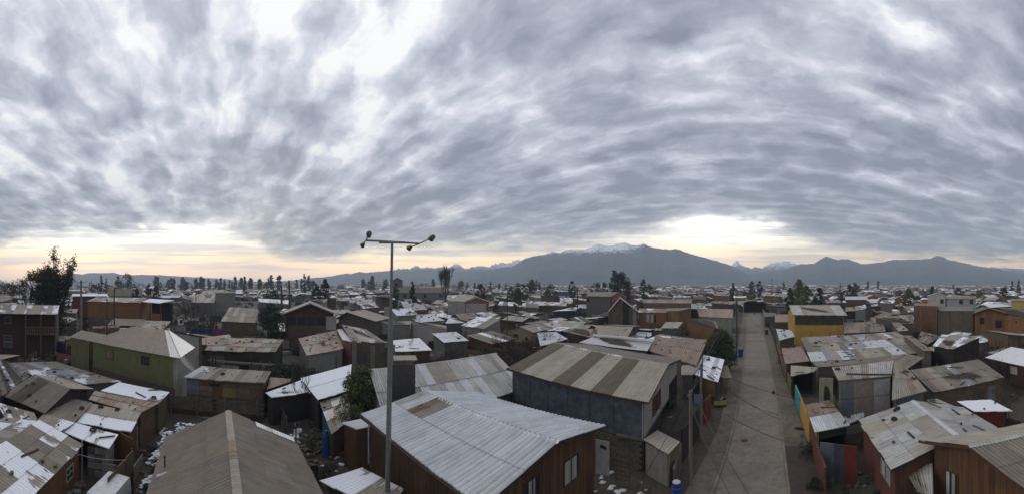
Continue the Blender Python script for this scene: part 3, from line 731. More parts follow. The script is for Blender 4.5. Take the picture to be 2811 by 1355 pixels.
# dirt strips beside the paving
def patch(pts, z, mat, name='dirt_patch'):
    mb = MB(); mb.face([flat2(P(x, y, 0), z) for x, y in pts]); tag(mb.build(name, mat), kind='structure')
patch([(2003, 1031), (1990, 1103), (1972, 1178), (1938, 1253), (1893, 1335), (1835, 1430), (1760, 1430), (1800, 1335), (1868, 1253), (1908, 1178), (1950, 1103), (1985, 1031)], .05, wall_mat('worn_dirt', (.085, .068, .05), (.05, .04, .03), 'n'))
patch([(2154, 1229), (2224, 1227), (2262, 1335), (2300, 1430), (2172, 1430), (2163.5, 1335)], .14 + .02, DIRT)
# pothole ring on the road
def pothole():
    c = P(*R2(592, 795), 0); root = thing('manhole', 'round dark manhole hollow in the middle of the concrete street', 'manhole', c)
    mb = MB(); r0 = .34
    for i in range(24):
        a0, a1 = 2 * math.pi * i / 24, 2 * math.pi * (i + 1) / 24; w0, w1 = (1 + .12 * math.sin(3 * a0)), (1 + .12 * math.sin(3 * a1))
        o = lambda a, r, z: (c.x + math.cos(a) * r, c.y + math.sin(a) * r, z)
        mb.face([o(a0, r0, .045), o(a1, r0, .045), o(a1, .85 * w1, .038), o(a0, .85 * w0, .038)])
    mb.build('rim', KERB, root); mb = MB(); mb.tube([(c.x, c.y, .03), (c.x, c.y, .050)], r0 * .98, 20); mb.build('cover', flat_mat('iron_cover', (.03, .027, .024)), root)
pothole()

# ------------------------------------------------------------------ lamp mast
def lamp_mast():
    b = PD(Z6(650, 0)[0], 18.5); r = thing('lamp_mast', 'tall grey steel floodlight mast rising in front of the silver roof', 'lamp mast', b)
    zt = CAMZ + (HY - 667) * 18.5 / F; zj = CAMZ - (Z5(0, 950)[1] - HY) * 18.5 / F; top = PD(1076.5, 18.5, zt); j = L3(b, top, zj / zt)
    mb = MB(); mb.tube([b, L3(b, top, .08), j], [.165, .155, .14], 14); mb.build('lower_pole', METAL, r, True)
    mb = MB(); mb.tube([j - Vector((0, 0, .1)), top], [.085, .075], 12); mb.build('upper_pole', METAL, r, True)
    mb = MB(); mb.tube([j - Vector((0, 0, .55)), j + Vector((0, 0, .02))], .155, 14); mb.build('collar', flat_mat('pale_band_paint', (.22, .24, .22)), r)
    mb = MB(); mb.box(j + Vector((-.16, -.2, .45)), .30, .06, .50, .3, base=False); mb.build('junction_plate', flat_mat('pale_plate', (.28, .28, .24)), r)
    mb = MB(); mb.tube([b + Vector((0, 0, 0)), b + Vector((0, 0, .05))], .3, 12); mb.build('base_plate', METAL, r)
    d = Vector((math.cos((1076.5 - HX) / F), -math.sin((1076.5 - HX) / F), 0)); v = Vector((math.sin((1076.5 - HX) / F), math.cos((1076.5 - HX) / F), 0))
    lx, rx = top - d * 1.48 + Vector((0, 0, .16)), top + d * 1.55 + Vector((0, 0, -.02))
    mb = MB(); mb.tube([lx, rx], .055, 8); mb.build('crossarm', METAL, r, True)
    mb = MB(); mb.box(top + Vector((0, 0, .03)), 1.5, .13, .11, math.atan2(d.y, d.x), base=False); mb.build('crossarm_sleeve', METAL, r)
    for e, s in ((lx, 1), (rx, -1)):
        for k, (vv, dz, sz) in enumerate(((-1.5, .10, 1.0), (1.5, -.04, 1.0))):
            q = e + v * vv * .85 + d * ((.22 if s > 0 else .42) if vv < 0 else (-.28 if s > 0 else -.40)) + Vector((0, 0, dz)); mb = MB(); mb.tube([e, q], .04, 6); arm = mb.build('arm', METAL, r, True)
            dd = (q - e).normalized(); f = MB(); f.tube([q - dd * .05, q + dd * .12, q + dd * .38, q + dd * .52], [.08, .13, .155, .12], 10); f.build('floodlight', flat_mat('dark_lamp_housing', (.13, .128, .122), .5, .2), arm, True)
            g = MB(); g.tube([q + dd * .28 - Vector((0, 0, .12)), q + dd * .28 - Vector((0, 0, .19))], [.11, .09], 10); g.build('lens', flat_mat('dim_lamp_glass', (.10, .10, .10), .2), arm)
    return top
lamp_mast()

def pole(name, label, base, h, r0, r1, mat, arms=(), cat='pole', box=False, lean=(0, 0), group=None):
    base = Vector(base); root = thing(name, label, cat, base, group); top = base + Vector((lean[0], lean[1], h))
    mb = MB(); mb.tube([base - Vector((0, 0, .1)), top], [r0, r1], 8); mb.build('post', mat, root)
    for f, L, yaw in arms:
        c = L3(base, top, f); mb = MB(); mb.box(c, L, .09, .09, yaw, base=False); a = mb.build('crossarm', mat, root)
        for k in (-.45, -.15, .15, .45):
            mb = MB(); p = c + Vector((math.cos(yaw) * L * k, math.sin(yaw) * L * k, .045)); mb.tube([p, p + Vector((0, 0, .10)), p + Vector((0, 0, .13))], [.03, .045, .02], 6); mb.build('insulator', KERB, a)
    if box:
        mb = MB(); mb.tube([L3(base, top, .80) + Vector((.22, 0, 0)), L3(base, top, .80) + Vector((.22, 0, .55))], .16, 10); mb.build('transformer', METAL, root)
    return top
def wire(name, label, a, b, sag, r=.012, mat=BLACK, group='overhead wires'):
    a, b = Vector(a), Vector(b); mb = MB(); n = 14
    pts = [L3(a, b, i / n) - Vector((0, 0, sag * 4 * (i / n) * (1 - i / n))) for i in range(n + 1)]
    mb.tube(pts, r, 3, caps=False); return tag(mb.build(name, mat), label, 'wire', group)
# street poles
tpA = pole('utility_pole', 'square concrete utility pole nearest the camera, left kerb of the street', P(*R2(140, 1175), 0), 6.6, .15, .11, POLEC, arms=((.97, 1.1, .8),))
tpB = pole('utility_pole', 'concrete utility pole beside the bright red door', P(*R2(228, 800), 0), 6.9, .13, .09, POLEC)
tpC = pole('utility_pole', 'tall wooden utility pole by the green tree on the street', P(*R1(612, 1000), 0), 11.0, .15, .10, BARK, arms=((.96, 1.6, .5), (.88, 1.3, .5)), box=True)
tpD = pole('utility_pole', 'slim wooden pole rising behind the rust streaked white awning', PD(R1(272, 0)[0], 37), 5.2, .07, .05, BARK)
tpE = pole('utility_pole', 'distant thin pole at the far right kerb beyond the gate', PD(R1(955, 0)[0], 170), 16.5, .18, .12, BARK)
pole('utility_pole', 'white post by the dark gateway at the street end', P(*R1(676, 580), 0), 4.2, .11, .11, flat_mat('white_post_paint', (.42, .41, .39)))
# ------------------------------------------------------------------ near houses
def c(z, x, y, h): return P(*z(x, y), h)
WOOD = wall_mat('red_brown_board', (.115, .055, .026), (.050, .024, .012), 'v', .7)
WOOD2 = wall_mat('orange_brown_board', (.155, .080, .034), (.085, .044, .020), 'v', .65)
RAW = wall_mat('grey_raw_board', (.13, .11, .085), (.065, .054, .042), 'v')
PLY = wall_mat('old_plywood', (.20, .155, .10), (.12, .09, .06), 'n', stain=.5)
TAN = wall_mat('tan_brown_panel', (.15, .105, .065), (.08, .056, .036), 'n')
BLOCK = wall_mat('concrete_block', (.16, .145, .112), (.10, .088, .068), 'n', .9)
MORTAR = wall_mat('grey_mortar', (.055, .05, .042), (.035, .032, .027), 'n', .95)
BRICK = wall_mat('red_brick', (.155, .075, .050), (.10, .052, .036), 'n', .9)
BLUEW = wall_mat('blue_grey_tar_paper', (.105, .135, .17), (.040, .055, .075), 'n', .7, stain=.35, scale=.8)
WHITEW = wall_mat('off_white_cladding', (.37, .36, .33), (.27, .26, .24), 'v', .7, stain=.2)
WHITE2 = wall_mat('white_weathered_wall', (.42, .42, .41), (.28, .28, .27), 'v', .8, stain=.4)
GREENW = wall_mat('lime_green_metal_wall', (.175, .190, .078), (.115, .130, .055), 'v', .6, stain=.3, board=.22)
TEAL = wall_mat('teal_painted_wall', (.022, .12, .135), (.015, .075, .088), 'n', .7)
REDW = wall_mat('red_painted_wall', (.15, .020, .014), (.09, .013, .010), 'n', .75)
REDB = wall_mat('brick_red_wall', (.120, .040, .026), (.075, .026, .017), 'n', .8)
YEL = wall_mat('mustard_yellow_wall', (.44, .27, .055), (.33, .20, .045), 'n', .75, stain=.25)
YELD = wall_mat('dirty_yellow_wall', (.25, .19, .055), (.17, .13, .042), 'n', .8)
PINKW = wall_mat('faded_pink_wall', (.24, .105, .10), (.17, .08, .075), 'n', .85)
PALE = wall_mat('pale_grey_wall', (.26, .26, .245), (.18, .18, .17), 'v', .85)
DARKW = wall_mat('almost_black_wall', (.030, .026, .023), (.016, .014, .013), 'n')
OLIVE = wall_mat('olive_brown_wall', (.12, .105, .055), (.075, .065, .037), 'n')
BLUEP = wall_mat('deep_blue_wall', (.020, .035, .13), (.012, .02, .075), 'n')
LBLUE = wall_mat('light_blue_grey_sheet_wall', (.17, .20, .235), (.12, .14, .165), 'v', .6)
GREYW = wall_mat('grey_rendered_wall', (.13, .125, .115), (.085, .08, .074), 'n')
MAG = wall_mat('magenta_painted_wall', (.22, .035, .15), (.15, .026, .10), 'n')
ORAN = wall_mat('ochre_orange_wall', (.27, .125, .045), (.19, .09, .035), 'n', stain=.3)
FRAMEW = flat_mat('brown_window_frame', (.075, .038, .022)); FRAMEG = flat_mat('pale_window_frame', (.30, .29, .27)); FRAMED = flat_mat('dark_window_frame', (.03, .025, .022))

# silver-roofed wooden house in the middle
A, B, D_ = c(Z6, 957, 378, 5.6), c(Z8, 555, 800, 5.6), c(Z6, 430, 570, 4.6); C_ = flat2(D_ + (B - A), 4.6)
h = gable('wooden_house', 'brown board house under a bright corrugated silver roof behind the lamp mast', A, B, C_, D_, mats='silver', rows=2, cols=13, wm=WOOD, capm='silver', ncap=6, fascia=DARKWOOD, ei=.55, gi=.55, amp=.05, pitch=.30,
          patch={(2, 0): 'rust', (3, 0): 'asbl', (0, 0): 'silverold'}, mess=.5)
HF1 = h; w = h.walls
pk = h.q[1]
def gtop(wl, peak):
    _, a, b, n = wl; L = (Vector((b.x - a.x, b.y - a.y))).length; up = (Vector((peak.x - a.x, peak.y - a.y))).length
    return lambda u: (a.z + (peak.z - .13 - a.z) * u / up) if u < up else (peak.z - .13 + (b.z - peak.z + .13) * (u - up) / (L - up))
boards(h.root, w[1], .30, [WOOD, WOOD2], top=gtop(w[1], h.q[1]), z0=0)
boards(h.root, w[0], .34, WOOD, z0=0)
pwin(h.root, w[1], Z8(600, 940), Z8(725, 1180), FRAMEW, mid=(Z8(663, 930), Z8(663, 1140)), nx=2, curtain=((.05, .45), (.54, .86)), out=.034)
pwin(h.root, w[1], Z8(262, 1150), Z8(400, 1330), FRAMEW, nx=2, curtain=((.3, .5), (.56, .7)), out=.034)
pwin(h.root, w[0], Z6(858, 915), Z6(940, 1000), FRAMED, nx=2, out=.034)
_g = MB()   # gutter
_g.tube([D_ + Vector((0, -.06, -.10)), C_ + Vector((0, -.06, -.10))], .05, 6); _g.build('gutter', RUSTY, h.root)
_p = MB(); q = c(Z6, 497, 650, 4.45); _p.tube([q, flat2(q, 1.7)], .055, 8); _p.build('downpipe', flat_mat('white_pipe', (.40, .40, .38)), h.root)

# taupe ridge roof at the bottom left
A = c(Z3, 695, 540, 5.0); D_ = c(Z3, 170, 765, 3.0); E_ = c(Z3, 1240, 775, 3.0); dr = Vector((.79, -.61, 0)) * 13
gable('house', 'house with a long taupe sheet roof, pale ridge capping and one brown capping piece', A + dr, A, D_, D_ + dr, E=flat2(E_, 3) , Fp=flat2(E_ + dr, 3), mats=['taupe', 'taupe', 'asb'], cols=12, rows=3, capmats=['asbl', 'asbl', 'asbl', 'asbl', 'asbl', 'rust', 'asbl', 'asbl'], ncap=8, wm=TAN, fascia=FRAMEG, amp=.012, pitch=.19) if False else None
h = gable('house', 'house with a long taupe sheet roof and pale ridge capping, one capping piece brown', A, A + dr, D_ + dr, D_, E=flat2(E_ + dr, 3), Fp=E_, mats=['taupe', 'taupe', 'taupe', 'asb'], mats2=['taupe', 'asb', 'asb'], cols=12, rows=3, rows2=3, capmats=['asbl', 'asbl', 'rust', 'asbl', 'asbl', 'asbl'], ncap=6, wm=TAN, fascia=FRAMEG, amp=.022, pitch=.21, mess=1.1)
mb = MB(); a_, b_ = h.q2[1], h.q2[2]; dd = dr.normalized()
mb.prism([L3(a_, b_, .42) + Vector((0, 0, .10)), L3(a_, b_, 1.0) + Vector((0, 0, .10)), L3(a_, b_, 1.0) + dd * .7 + Vector((0, 0, .10)), L3(a_, b_, .42) + dd * .7 + Vector((0, 0, .10))], (0, 0, -.02)); mb.build('white_sheet', S['white'], h.root)
def snow_streak(z0, z1, zz, w_=.10, label='thin streak of snow lying on the taupe sheet roof'):
    a, b = P(*z0, zz), P(*z1, zz + .0); mb = MB(); n = 7
    pts = [L3(a, b, i / n) + Vector((0, 0, .06 + .02 * math.sin(i * 2.1))) for i in range(n + 1)]
    mb.tube(pts, [w_ * (.35 + .65 * abs(math.sin(i * 1.7 + .6))) for i in range(n + 1)], 5); tag(mb.build('snow_strip', SNOW), label, 'snow')
m_, t_, b_s = base_mat('lying_snow'); b_s.inputs['Base Color'].default_value = (.52, .53, .55, 1); b_s.inputs['Roughness'].default_value = .9; SNOW = m_
snow_streak(Z3(92, 1105), Z3(240, 1052), 3.25)
# vent pipe on that roof
p = c(Z3, 160, 985, 3.55); mb = MB(); mb.tube([p - Vector((0, 0, .35)), p + Vector((0, 0, .30)), p + Vector((0, 0, .42))], [.05, .05, .10], 8); tag(mb.build('vent_pipe', RUSTY), 'short rusty vent pipe with a cowl on the taupe roof', 'vent')

# house with teal doors under the pale silver roof
A, B, C_ = c(Z6, 500, 195, 5.6), c(Z6, 1565, 58, 5.6), c(Z6, 1840, 348, 3.0); D_ = flat2(A + (C_ - B), 3.0)
h = gable('house', 'house with teal doors under a wide dull silver roof, behind the wooden house', A, B, C_, D_, mats=['silverold', 'silver', 'silverold', 'asbl'], rows=2, cols=18, wm=[GREYW, OLIVE, GREYW, WHITE2], capm='silverold', ncap=8, amp=.04, pitch=.24, fascia=DARKWOOD)
slab(h.root, h.walls[0], *(lambda u0, u1: (u0, 0.0, u1 - u0))(on_wall(h.walls[0], *Z6(1680, 450))[0], on_wall(h.walls[0], *Z6(1815, 450))[0]), 2.45, .05, TEAL, 'door')
slab(h.root, h.walls[0], *(lambda u0, u1: (u0, 0.0, u1 - u0))(on_wall(h.walls[0], *Z6(1565, 450))[0], on_wall(h.walls[0], *Z6(1612, 450))[0]), 2.45, .05, TEAL, 'door')
boards(h.root, h.walls[3], .42, [WHITE2, PALE], top=gtop(h.walls[3], h.q[0]))

# dark tank tower
b = PD(Z6(790, 0)[0], 27.5); t = thing('chimney_block', 'square dark grey rendered block with a pale cap, left of the silver roofs', 'chimney', b)
yaw = -(Z6(790, 0)[0] - HX) / F
mb = MB(); mb.box(b, 1.95, 1.6, 7.35, yaw); mb.build('shaft', wall_mat('dark_render', (.060, .060, .058), (.040, .040, .039), 'n'), t)
mb = MB(); mb.box(b + Vector((0, 0, 7.35)), 1.7, 1.45, .35, yaw); mb.build('cap', GREYW, t)
mb = MB(); mb.box(b + Vector((.1, .1, 7.70)), 1.95, 1.7, .06, yaw + .06); mb.build('lid', S['asbl'], t)
note_spec([b + Vector((-1, 0, 7.7)), b + Vector((1, 0, 7.7)), b])

# beige and brown striped roof over blue-grey wall
A, B, C_, D_ = c(Z7, 590, 825, 6.9), c(Z7, 1672, 1030, 6.5), c(Z8, 1320, 470, 5.4), c(Z7, 140, 1070, 5.4)
st = ['asbd', 'asbd', 'asbl', 'asbl', 'asbl', 'asbl', 'asbd', 'asbd', 'asbl', 'asbl', 'asbd', 'asbd', 'asbl', 'asbl', 'asbl']
h = gable('house', 'two storey house with beige and brown striped roof and blue grey side', A, B, C_, D_, mats=st, mats2='asb', cols=15, wm=[BLUEW, WHITEW, GREYW, GREYW], zb=[2.3, 2.5, 0, 0], capmats=None, capm='snowl', ncap=9, amp=.014, pitch=.2, fascia=DARKWOOD, gi=.5)
HB1 = h; w = h.walls
pwin(h.root, w[1], Z8(1352, 375), Z8(1418, 575), FRAMEW, mid=(Z8(1385, 398), Z8(1385, 545)), nx=2, pane=flat_mat('reddish_curtained_glass', (.10, .05, .045), .3))
pwin(h.root, w[1], Z8(1492, 225), Z8(1572, 480), FRAMED, mid=(Z8(1532, 262), Z8(1532, 445)), nx=3, ny=2)
# lower storey: block wall and dark recessed front
fl, fr = w[0][1], w[0][2]; inn = -w[0][3]
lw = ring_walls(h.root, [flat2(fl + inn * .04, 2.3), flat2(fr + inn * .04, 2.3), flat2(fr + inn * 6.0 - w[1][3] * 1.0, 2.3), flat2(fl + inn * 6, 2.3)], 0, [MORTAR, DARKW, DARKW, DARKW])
L0 = (Vector((fr.x - fl.x, fr.y - fl.y))).length
blocks(h.root, lw[0], L0 * .45, L0 - .05, 0, 2.28, .42, .22, BLOCK)
mb = MB(); mb.prism([flat2(fr, 2.3), flat2(w[1][2], 2.3), flat2(w[1][2] - w[1][3] * 2.2, 2.3), flat2(fr - w[1][3] * 2.2, 2.3)], (0, 0, .18)); mb.build('floor_slab', GREYW, h.root)
for k in (.45, .95): 
    mb = MB(); mb.box(flat2(L3(w[1][1], w[1][2], k) - w[1][3] * .25, 0), .28, .28, 2.3, .7); mb.build('post', TAN, h.root)
for i in range(6):   # seams of the tar paper
    slab(h.root, w[0], L0 * (.02 + .16 * i), 2.35, .03, 2.9, .015, DARKWOOD, 'batten')
# things in its yard
def pq(px, py, z=0): return P(px, py, z)
d0 = thing('loose_door', 'white flaking door panel leaning against the concrete block wall', 'door', c(Z8, 930, 1090, 0.1))
a, b2 = c(Z8, 872, 1065, 0.0), c(Z8, 990, 1092, 0.0); up_ = Vector((0.12, .35, 2.35)); mb = MB(); mb.prism([a, b2, b2 + up_, a + up_], (-.02, -.04, .0)); mb.build('panel', WHITE2, d0)
mb = MB(); f_ = Vector((-.01, -.03, 0)); mb.prism([L3(a, b2, .32) + up_ * .78 + f_, L3(a, b2, .78) + up_ * .74 + f_, L3(a, b2, .76) + up_ * .83 + f_, L3(a, b2, .34) + up_ * .88 + f_], (-.01, -.03, 0)); mb.build('broken_pane', BLACK, d0)
pl = thing('pallet', 'broken wooden pallet standing upright by the block wall', 'pallet', c(Z8, 1110, 1180, 0))
pa, pb = c(Z8, 1035, 1165, 0), c(Z8, 1165, 1200, 0)
for i in range(6):
    z = .15 + i * .30; mb = MB(); o = Vector((.04, .12, 1)) * z; a1, b1 = L3(pa, pb, rnd.uniform(-.05, .03)) + o, L3(pa, pb, rnd.uniform(.97, 1.08)) + o + Vector((0, 0, rnd.uniform(-.06, .06))); mb.prism([a1, b1, b1 + Vector((0, .02, .15)), a1 + Vector((0, .02, .15))], (-.01, -.03, 0)); mb.build('slat', RAW, pl)
for k in (.05, .9): mb = MB(); a1 = L3(pa, pb, k); mb.prism([a1, L3(pa, pb, k + .07), L3(pa, pb, k + .07) + Vector((.1, .25, 2.0)), a1 + Vector((.1, .25, 2.0))], (0.02, .06, 0)); mb.build('rail', WOOD, pl)
# little shed with plywood side
q = [c(Z8, 1395, 708, 2.7), c(Z8, 1585, 805, 2.7), c(Z8, 1492, 905, 2.45), c(Z8, 1275, 790, 2.45)]
mono('shed', 'small beige roofed plywood shed at the corner between striped house and street', q, 'asbl', [GREYW, PLY, PALE, GREYW], w=.7, amp=.012, inset=.12)
bb = thing('barrel', 'blue plastic barrel with white lid beside the plywood shed', 'barrel', c(Z8, 1555, 1215, 0)); p = c(Z8, 1555, 1265, 0)
mb = MB(); mb.tube([p, p + Vector((0, 0, .05)), p + Vector((0, 0, .3)), p + Vector((0, 0, .33)), p + Vector((0, 0, .36)), p + Vector((0, 0, .62)), p + Vector((0, 0, .65)), p + Vector((0, 0, .68)), p + Vector((0, 0, .97))], [.29, .31, .32, .345, .32, .32, .345, .32, .29], 20); mb.build('body', flat_mat('blue_plastic', (.015, .06, .26), .4), bb, True)
mb = MB(); mb.tube([p + Vector((0, 0, .97)), p + Vector((0, 0, 1.0)), p + Vector((0, 0, 1.03))], [.27, .26, .15], 18); mb.build('lid', flat_mat('white_plastic', (.5, .52, .52), .5), bb)

# small lean-to at the silver roofed house, and the snowy low roof round the mast
q = [c(Z6, 430, 612, 3.6), c(Z6, 512, 675, 3.6), c(Z6, 400, 700, 3.25), c(Z6, 272, 645, 3.25)]
h = mono('lean_to', 'tiny white sheet lean-to with a barred hatch on the left end of the wooden house', q, 'white', [WOOD, WOOD, WOOD, WOOD], zb=0.0, w=.8, inset=.10)
q = [c(Z6, 440, 1022, 2.3), c(Z6, 790, 1200, 2.3), c(Z6, 640, 1400, 2.05), c(Z6, 95, 1132, 2.05)]
mono('shed', 'low grey corrugated roof with wet snow beside the foot of the lamp mast', q, 'snowl', GREYW, w=.9, amp=.022, patch={(0, 0): 'snow', (1, 0): 'snow'})

# snowy roofs and patchwork left of the shrub
q = [c(Z6, -75, 268, 3.6), c(Z6, 352, 152, 3.6), c(Z6, 332, 372, 3.0), c(Z6, 70, 452, 3.0)]
mono('shed', 'shed roof thick with white snow between the bare shrub and the green creeper', q, 'snow', [DARKW, GREYW, DARKW, DARKW], rows=2, w=.9)
q = [c(Z3, 1010, 392, 3.1), c(Z3, 1335, 275, 3.1), c(Z3, 1412, 382, 2.8), c(Z3, 1058, 432, 2.8)]
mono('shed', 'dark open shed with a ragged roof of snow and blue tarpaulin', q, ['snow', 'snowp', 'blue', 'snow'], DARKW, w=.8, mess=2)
q = [c(Z6, 85, 470, 2.7), c(Z6, 330, 395, 2.7), c(Z6, 345, 620, 2.3), c(Z6, 180, 735, 2.3)]
mono('shed', 'yard shed with a patchwork of pale flat panels below the snowy roof', q, ['asbl', 'asb', 'asbl', 'silverold'], [DARKW, GREYW, REDB, TEAL], rows=3, w=1.1, amp=.004, mess=2)
q = [c(Z3, 1050, 262, 3.3), c(Z3, 1225, 275, 3.3), c(Z3, 1215, 300, 3.1), c(Z3, 1020, 362, 3.1)]
mono('shed', 'narrow shed with rust red boards for a roof beside the snow', q, ['rust', 'pink'], DARKW, w=.5)

# green house
A, B = c(Z1, 1285, 872, 7.2), c(Z1, 1640, 908, 7.2); C_, D_ = c(Z1, 1755, 1180, 6.0), c(Z1, 860, 1012, 6.0)
h = gable('green_house', 'lime green metal sided house with a taupe roof and pale translucent corner', A, B, C_, D_, E=c(Z1, 2035, 975, 6.0), Fp=c(Z1, 1050, 955, 6.0), mats='taupe', mats2='asb', cols=11, wm=[GREENW, WHITE2, GREYW, GREYW], amp=.012, pitch=.2, mess=.7, capm='taupe', patch={(10, 0): 'clear'})
pwin(h.root, h.walls[0], Z1(1032, 1085), Z1(1105, 1198), FRAMEW, nx=1, pane=PLY); pwin(h.root, h.walls[0], Z1(1376, 1150), Z1(1455, 1250), FRAMED, nx=2)
# upper part of the gable end is milky sheet; block base
mb = MB(); mb.prism([h.q[1] + Vector((0, 0, .12)), h.q[2] + Vector((.1, 0, .12)), c(Z1, 1900, 1075, 6.15)], (0, 0, -.02)); mb.build('translucent_sheet', S['clear'], h.root)
wl = h.walls[0]; slab(h.root, wl, 0, 0, (wl[2] - wl[1]).length, 2.55, .10, wall_mat('peeling_pink_plinth', (.12, .07, .062), (.075, .05, .044), 'n', stain=.7), 'plinth')
q = [c(Z1, 790, 908, 6.1), c(Z1, 1052, 955, 6.1), c(Z1, 865, 1012, 5.7), c(Z1, 678, 975, 5.7)]
mono('green_annexe', 'left annexe of the lime green house with its own low grey roof', q, 'asb', GREENW, cat='annexe', w=1.0, amp=.014)

# shed with patchwork board wall on the block wall
q = [c(Z3, 470, 168, 4.1), c(Z3, 1055, 215, 4.1), c(Z3, 1002, 312, 3.7), c(Z3, 318, 262, 3.7)]
h = mono('shed', 'shed with a patchwork of brown boards above the concrete block wall', q, ['clear', 'blue'] + ['asbl', 'asb', 'asbl', 'asbl', 'asb', 'asbl', 'asbl', 'asb'], [TAN, GREYW, TAN, GREYW], cols=10, amp=.05, pitch=.36, mess=1.4)
w2 = h.walls[2]; Lw = (w2[2] - w2[1]).length
for i, (a0, a1, m) in enumerate(((0.0, .16, TAN), (.16, .34, PLY), (.34, .52, YELD), (.52, .64, WOOD2), (.64, .82, PLY), (.82, 1.0, LBLUE))):
    for k in range(3):
        mb_u = Lw * a0 + .02; slab(h.root, w2, mb_u, 1.95 + k * .52, Lw * (a1 - a0) - .04, .50, .03 + .004 * k + .003 * i, m if k < 2 or m is LBLUE else TAN, 'plank')
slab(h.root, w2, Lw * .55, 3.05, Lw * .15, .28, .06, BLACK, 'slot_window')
# perimeter block wall
pa, pb = PD(Z3(195, 0)[0], 35.5), PD(Z3(1000, 0)[0], 33.5)
t = thing('block_wall', 'mossy concrete block wall with posts behind the taupe roof', 'wall', pa); dv = (pb - pa).normalized(); nn = Vector((dv.y, -dv.x, 0))
mb = MB(); mb.prism([pa, pb, pb + Vector((0, 0, 1.9)), pa + Vector((0, 0, 1.9))], -nn * .15); ob = mb.build('core', MORTAR, t)
L_ = (pb - pa).length; blocks(t, (ob, pa, pb, nn), 0, L_ * .5, .55, 1.9, .42, .22, BLOCK, limit=140); blocks(t, (ob, pa, pb, nn), L_ * .5, L_, .55, 1.9, .42, .22, BLOCK, limit=140)
for k in (.03, .31, .60, .93): mb = MB(); mb.box(L3(pa, pb, k) + nn * .12, .2, .2, 2.05, math.atan2(dv.y, dv.x)); mb.build('post', GREYW, t)
note_spec([pa, pb, pa + Vector((0, 0, 1.9))])

# --- roofs at the far bottom left
q = [c(Z2, 20, 140, 3.6), c(Z2, 470, 128, 3.6), c(Z2, 1027, 297, 3.0), c(Z2, 500, 330, 3.0)]
mono('shed', 'broad low shed with bluish grey snow-dusted roof in front of the green house', q, ['blue', 'asb', 'blue', 'snowl'], GREYW, rows=3, w=1.3, mess=1.6)
q = [c(Z2, 285, 240, 4.4), c(Z2, 592, 358, 4.4), c(Z2, 375, 562, 3.1), c(Z2, 8, 412, 3.1)]
gable('shack', 'shack with a steep dark corrugated roof patched with blackened panels', q[0], q[1], q[2], q[3], E=c(Z2, 785, 362, 4.1), Fp=c(Z2, 470, 262, 4.1), mats=['asb', 'dark', 'dark', 'asb', 'asb', 'asb'], cols=6, mats2='asbl', wm=DARKW, cat='shack', amp=.035, pitch=.24, mess=1.8, capm='asb')
q = [c(Z2, 1005, 302, 3.3), c(Z2, 1425, 385, 3.3), c(Z2, 1342, 470, 3.05), c(Z2, 850, 374, 3.05)]
mono('shed', 'shed roofed with clean snow covered panels against the pink plinth', q, ['snow', 'snow', 'snowp', 'snow'], [GREYW, OLIVE, OLIVE, GREYW], w=1.4, mess=1.6, amp=.01)
q = [c(Z2, 800, 375, 3.15), c(Z2, 1342, 475, 3.1), c(Z2, 1182, 565, 2.95), c(Z2, 745, 450, 3.0)]
mono('shed', 'shed under tan felt and rust brown sheets with curled edges', q, ['asbl', 'rust', 'rust', 'asbl', 'rust'], TAN, w=1.0, rows=2, mess=2.6, amp=.006)
q = [c(Z2, 765, 482, 3.0), c(Z2, 1186, 560, 3.0), c(Z2, 1102, 722, 2.6), c(Z2, 645, 640, 2.6)]
h = mono('shack', 'brown board shack with a roof half tan sheets, half white snow', q, 'asbl', [WOOD, WOOD2, WOOD, WOOD], rows=2, w=.8, cat='shack', patch={(i, 1): 'snow' for i in range(9)}, mess=1.5)
pwin(h.root, h.walls[1], Z2(1205, 600), Z2(1265, 720), FRAMEG, nx=2, ny=2)
q = [c(Z2, 565, 425, 3.3), c(Z2, 775, 478, 3.2), c(Z2, 620, 648, 2.8), c(Z2, 372, 566, 2.9)]
mono('shed', 'narrow grey shed roof wedged between the steep dark shack and snowy shack', q, ['asb', 'snowl', 'asb'], DARKW, w=.8, amp=.03, mess=1.4)
q = [c(Z2, 372, 566, 2.95), c(Z2, 625, 645, 2.9), c(Z2, 520, 716, 2.75), c(Z2, 318, 622, 2.8)]
mono('shed', 'small grey shed roof striped with thin lines of snow', q, 'snowl', DARKW, w=.8, amp=.02, mess=1.4)
q = [c(Z2, 622, 640, 2.75), c(Z2, 992, 742, 2.7), c(Z2, 908, 866, 2.5), c(Z2, 520, 716, 2.55)]
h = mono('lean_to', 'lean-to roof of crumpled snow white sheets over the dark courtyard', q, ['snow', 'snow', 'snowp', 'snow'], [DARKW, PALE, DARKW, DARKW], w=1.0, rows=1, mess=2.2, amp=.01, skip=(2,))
q = [c(Z2, -30, 470, 3.3), c(Z2, 285, 562, 3.3), c(Z2, 315, 625, 3.0), c(Z2, 112, 742, 3.0)]
mono('shed', 'shed at the photo edge with scattered snow between overlapping grey sheets', q, ['snowp', 'asb', 'snowp', 'asbl'], DARKW, w=1.0, mess=2.2)
q = [c(Z2, -120, 60, 4.0), c(Z2, 108, 150, 4.0), c(Z2, 250, 250, 3.6), c(Z2, -60, 470, 3.4)]
mono('shed', 'dark shed in the extreme left corner with blackened corrugated sheets', q, ['asb', 'dark', 'blue'], DARKW, w=.9, amp=.035, mess=1.5)
A1 = c(Z2, 330, 620, 3.7); C1, D1 = c(Z2, 700, 828, 2.6), c(Z2, 300, 1242, 2.6); dirv = (C1 - D1).normalized()
q = [flat2(D1 - dirv * 4 + (A1 - C1), 3.7), A1, C1, flat2(D1 - dirv * 4, 2.6)]
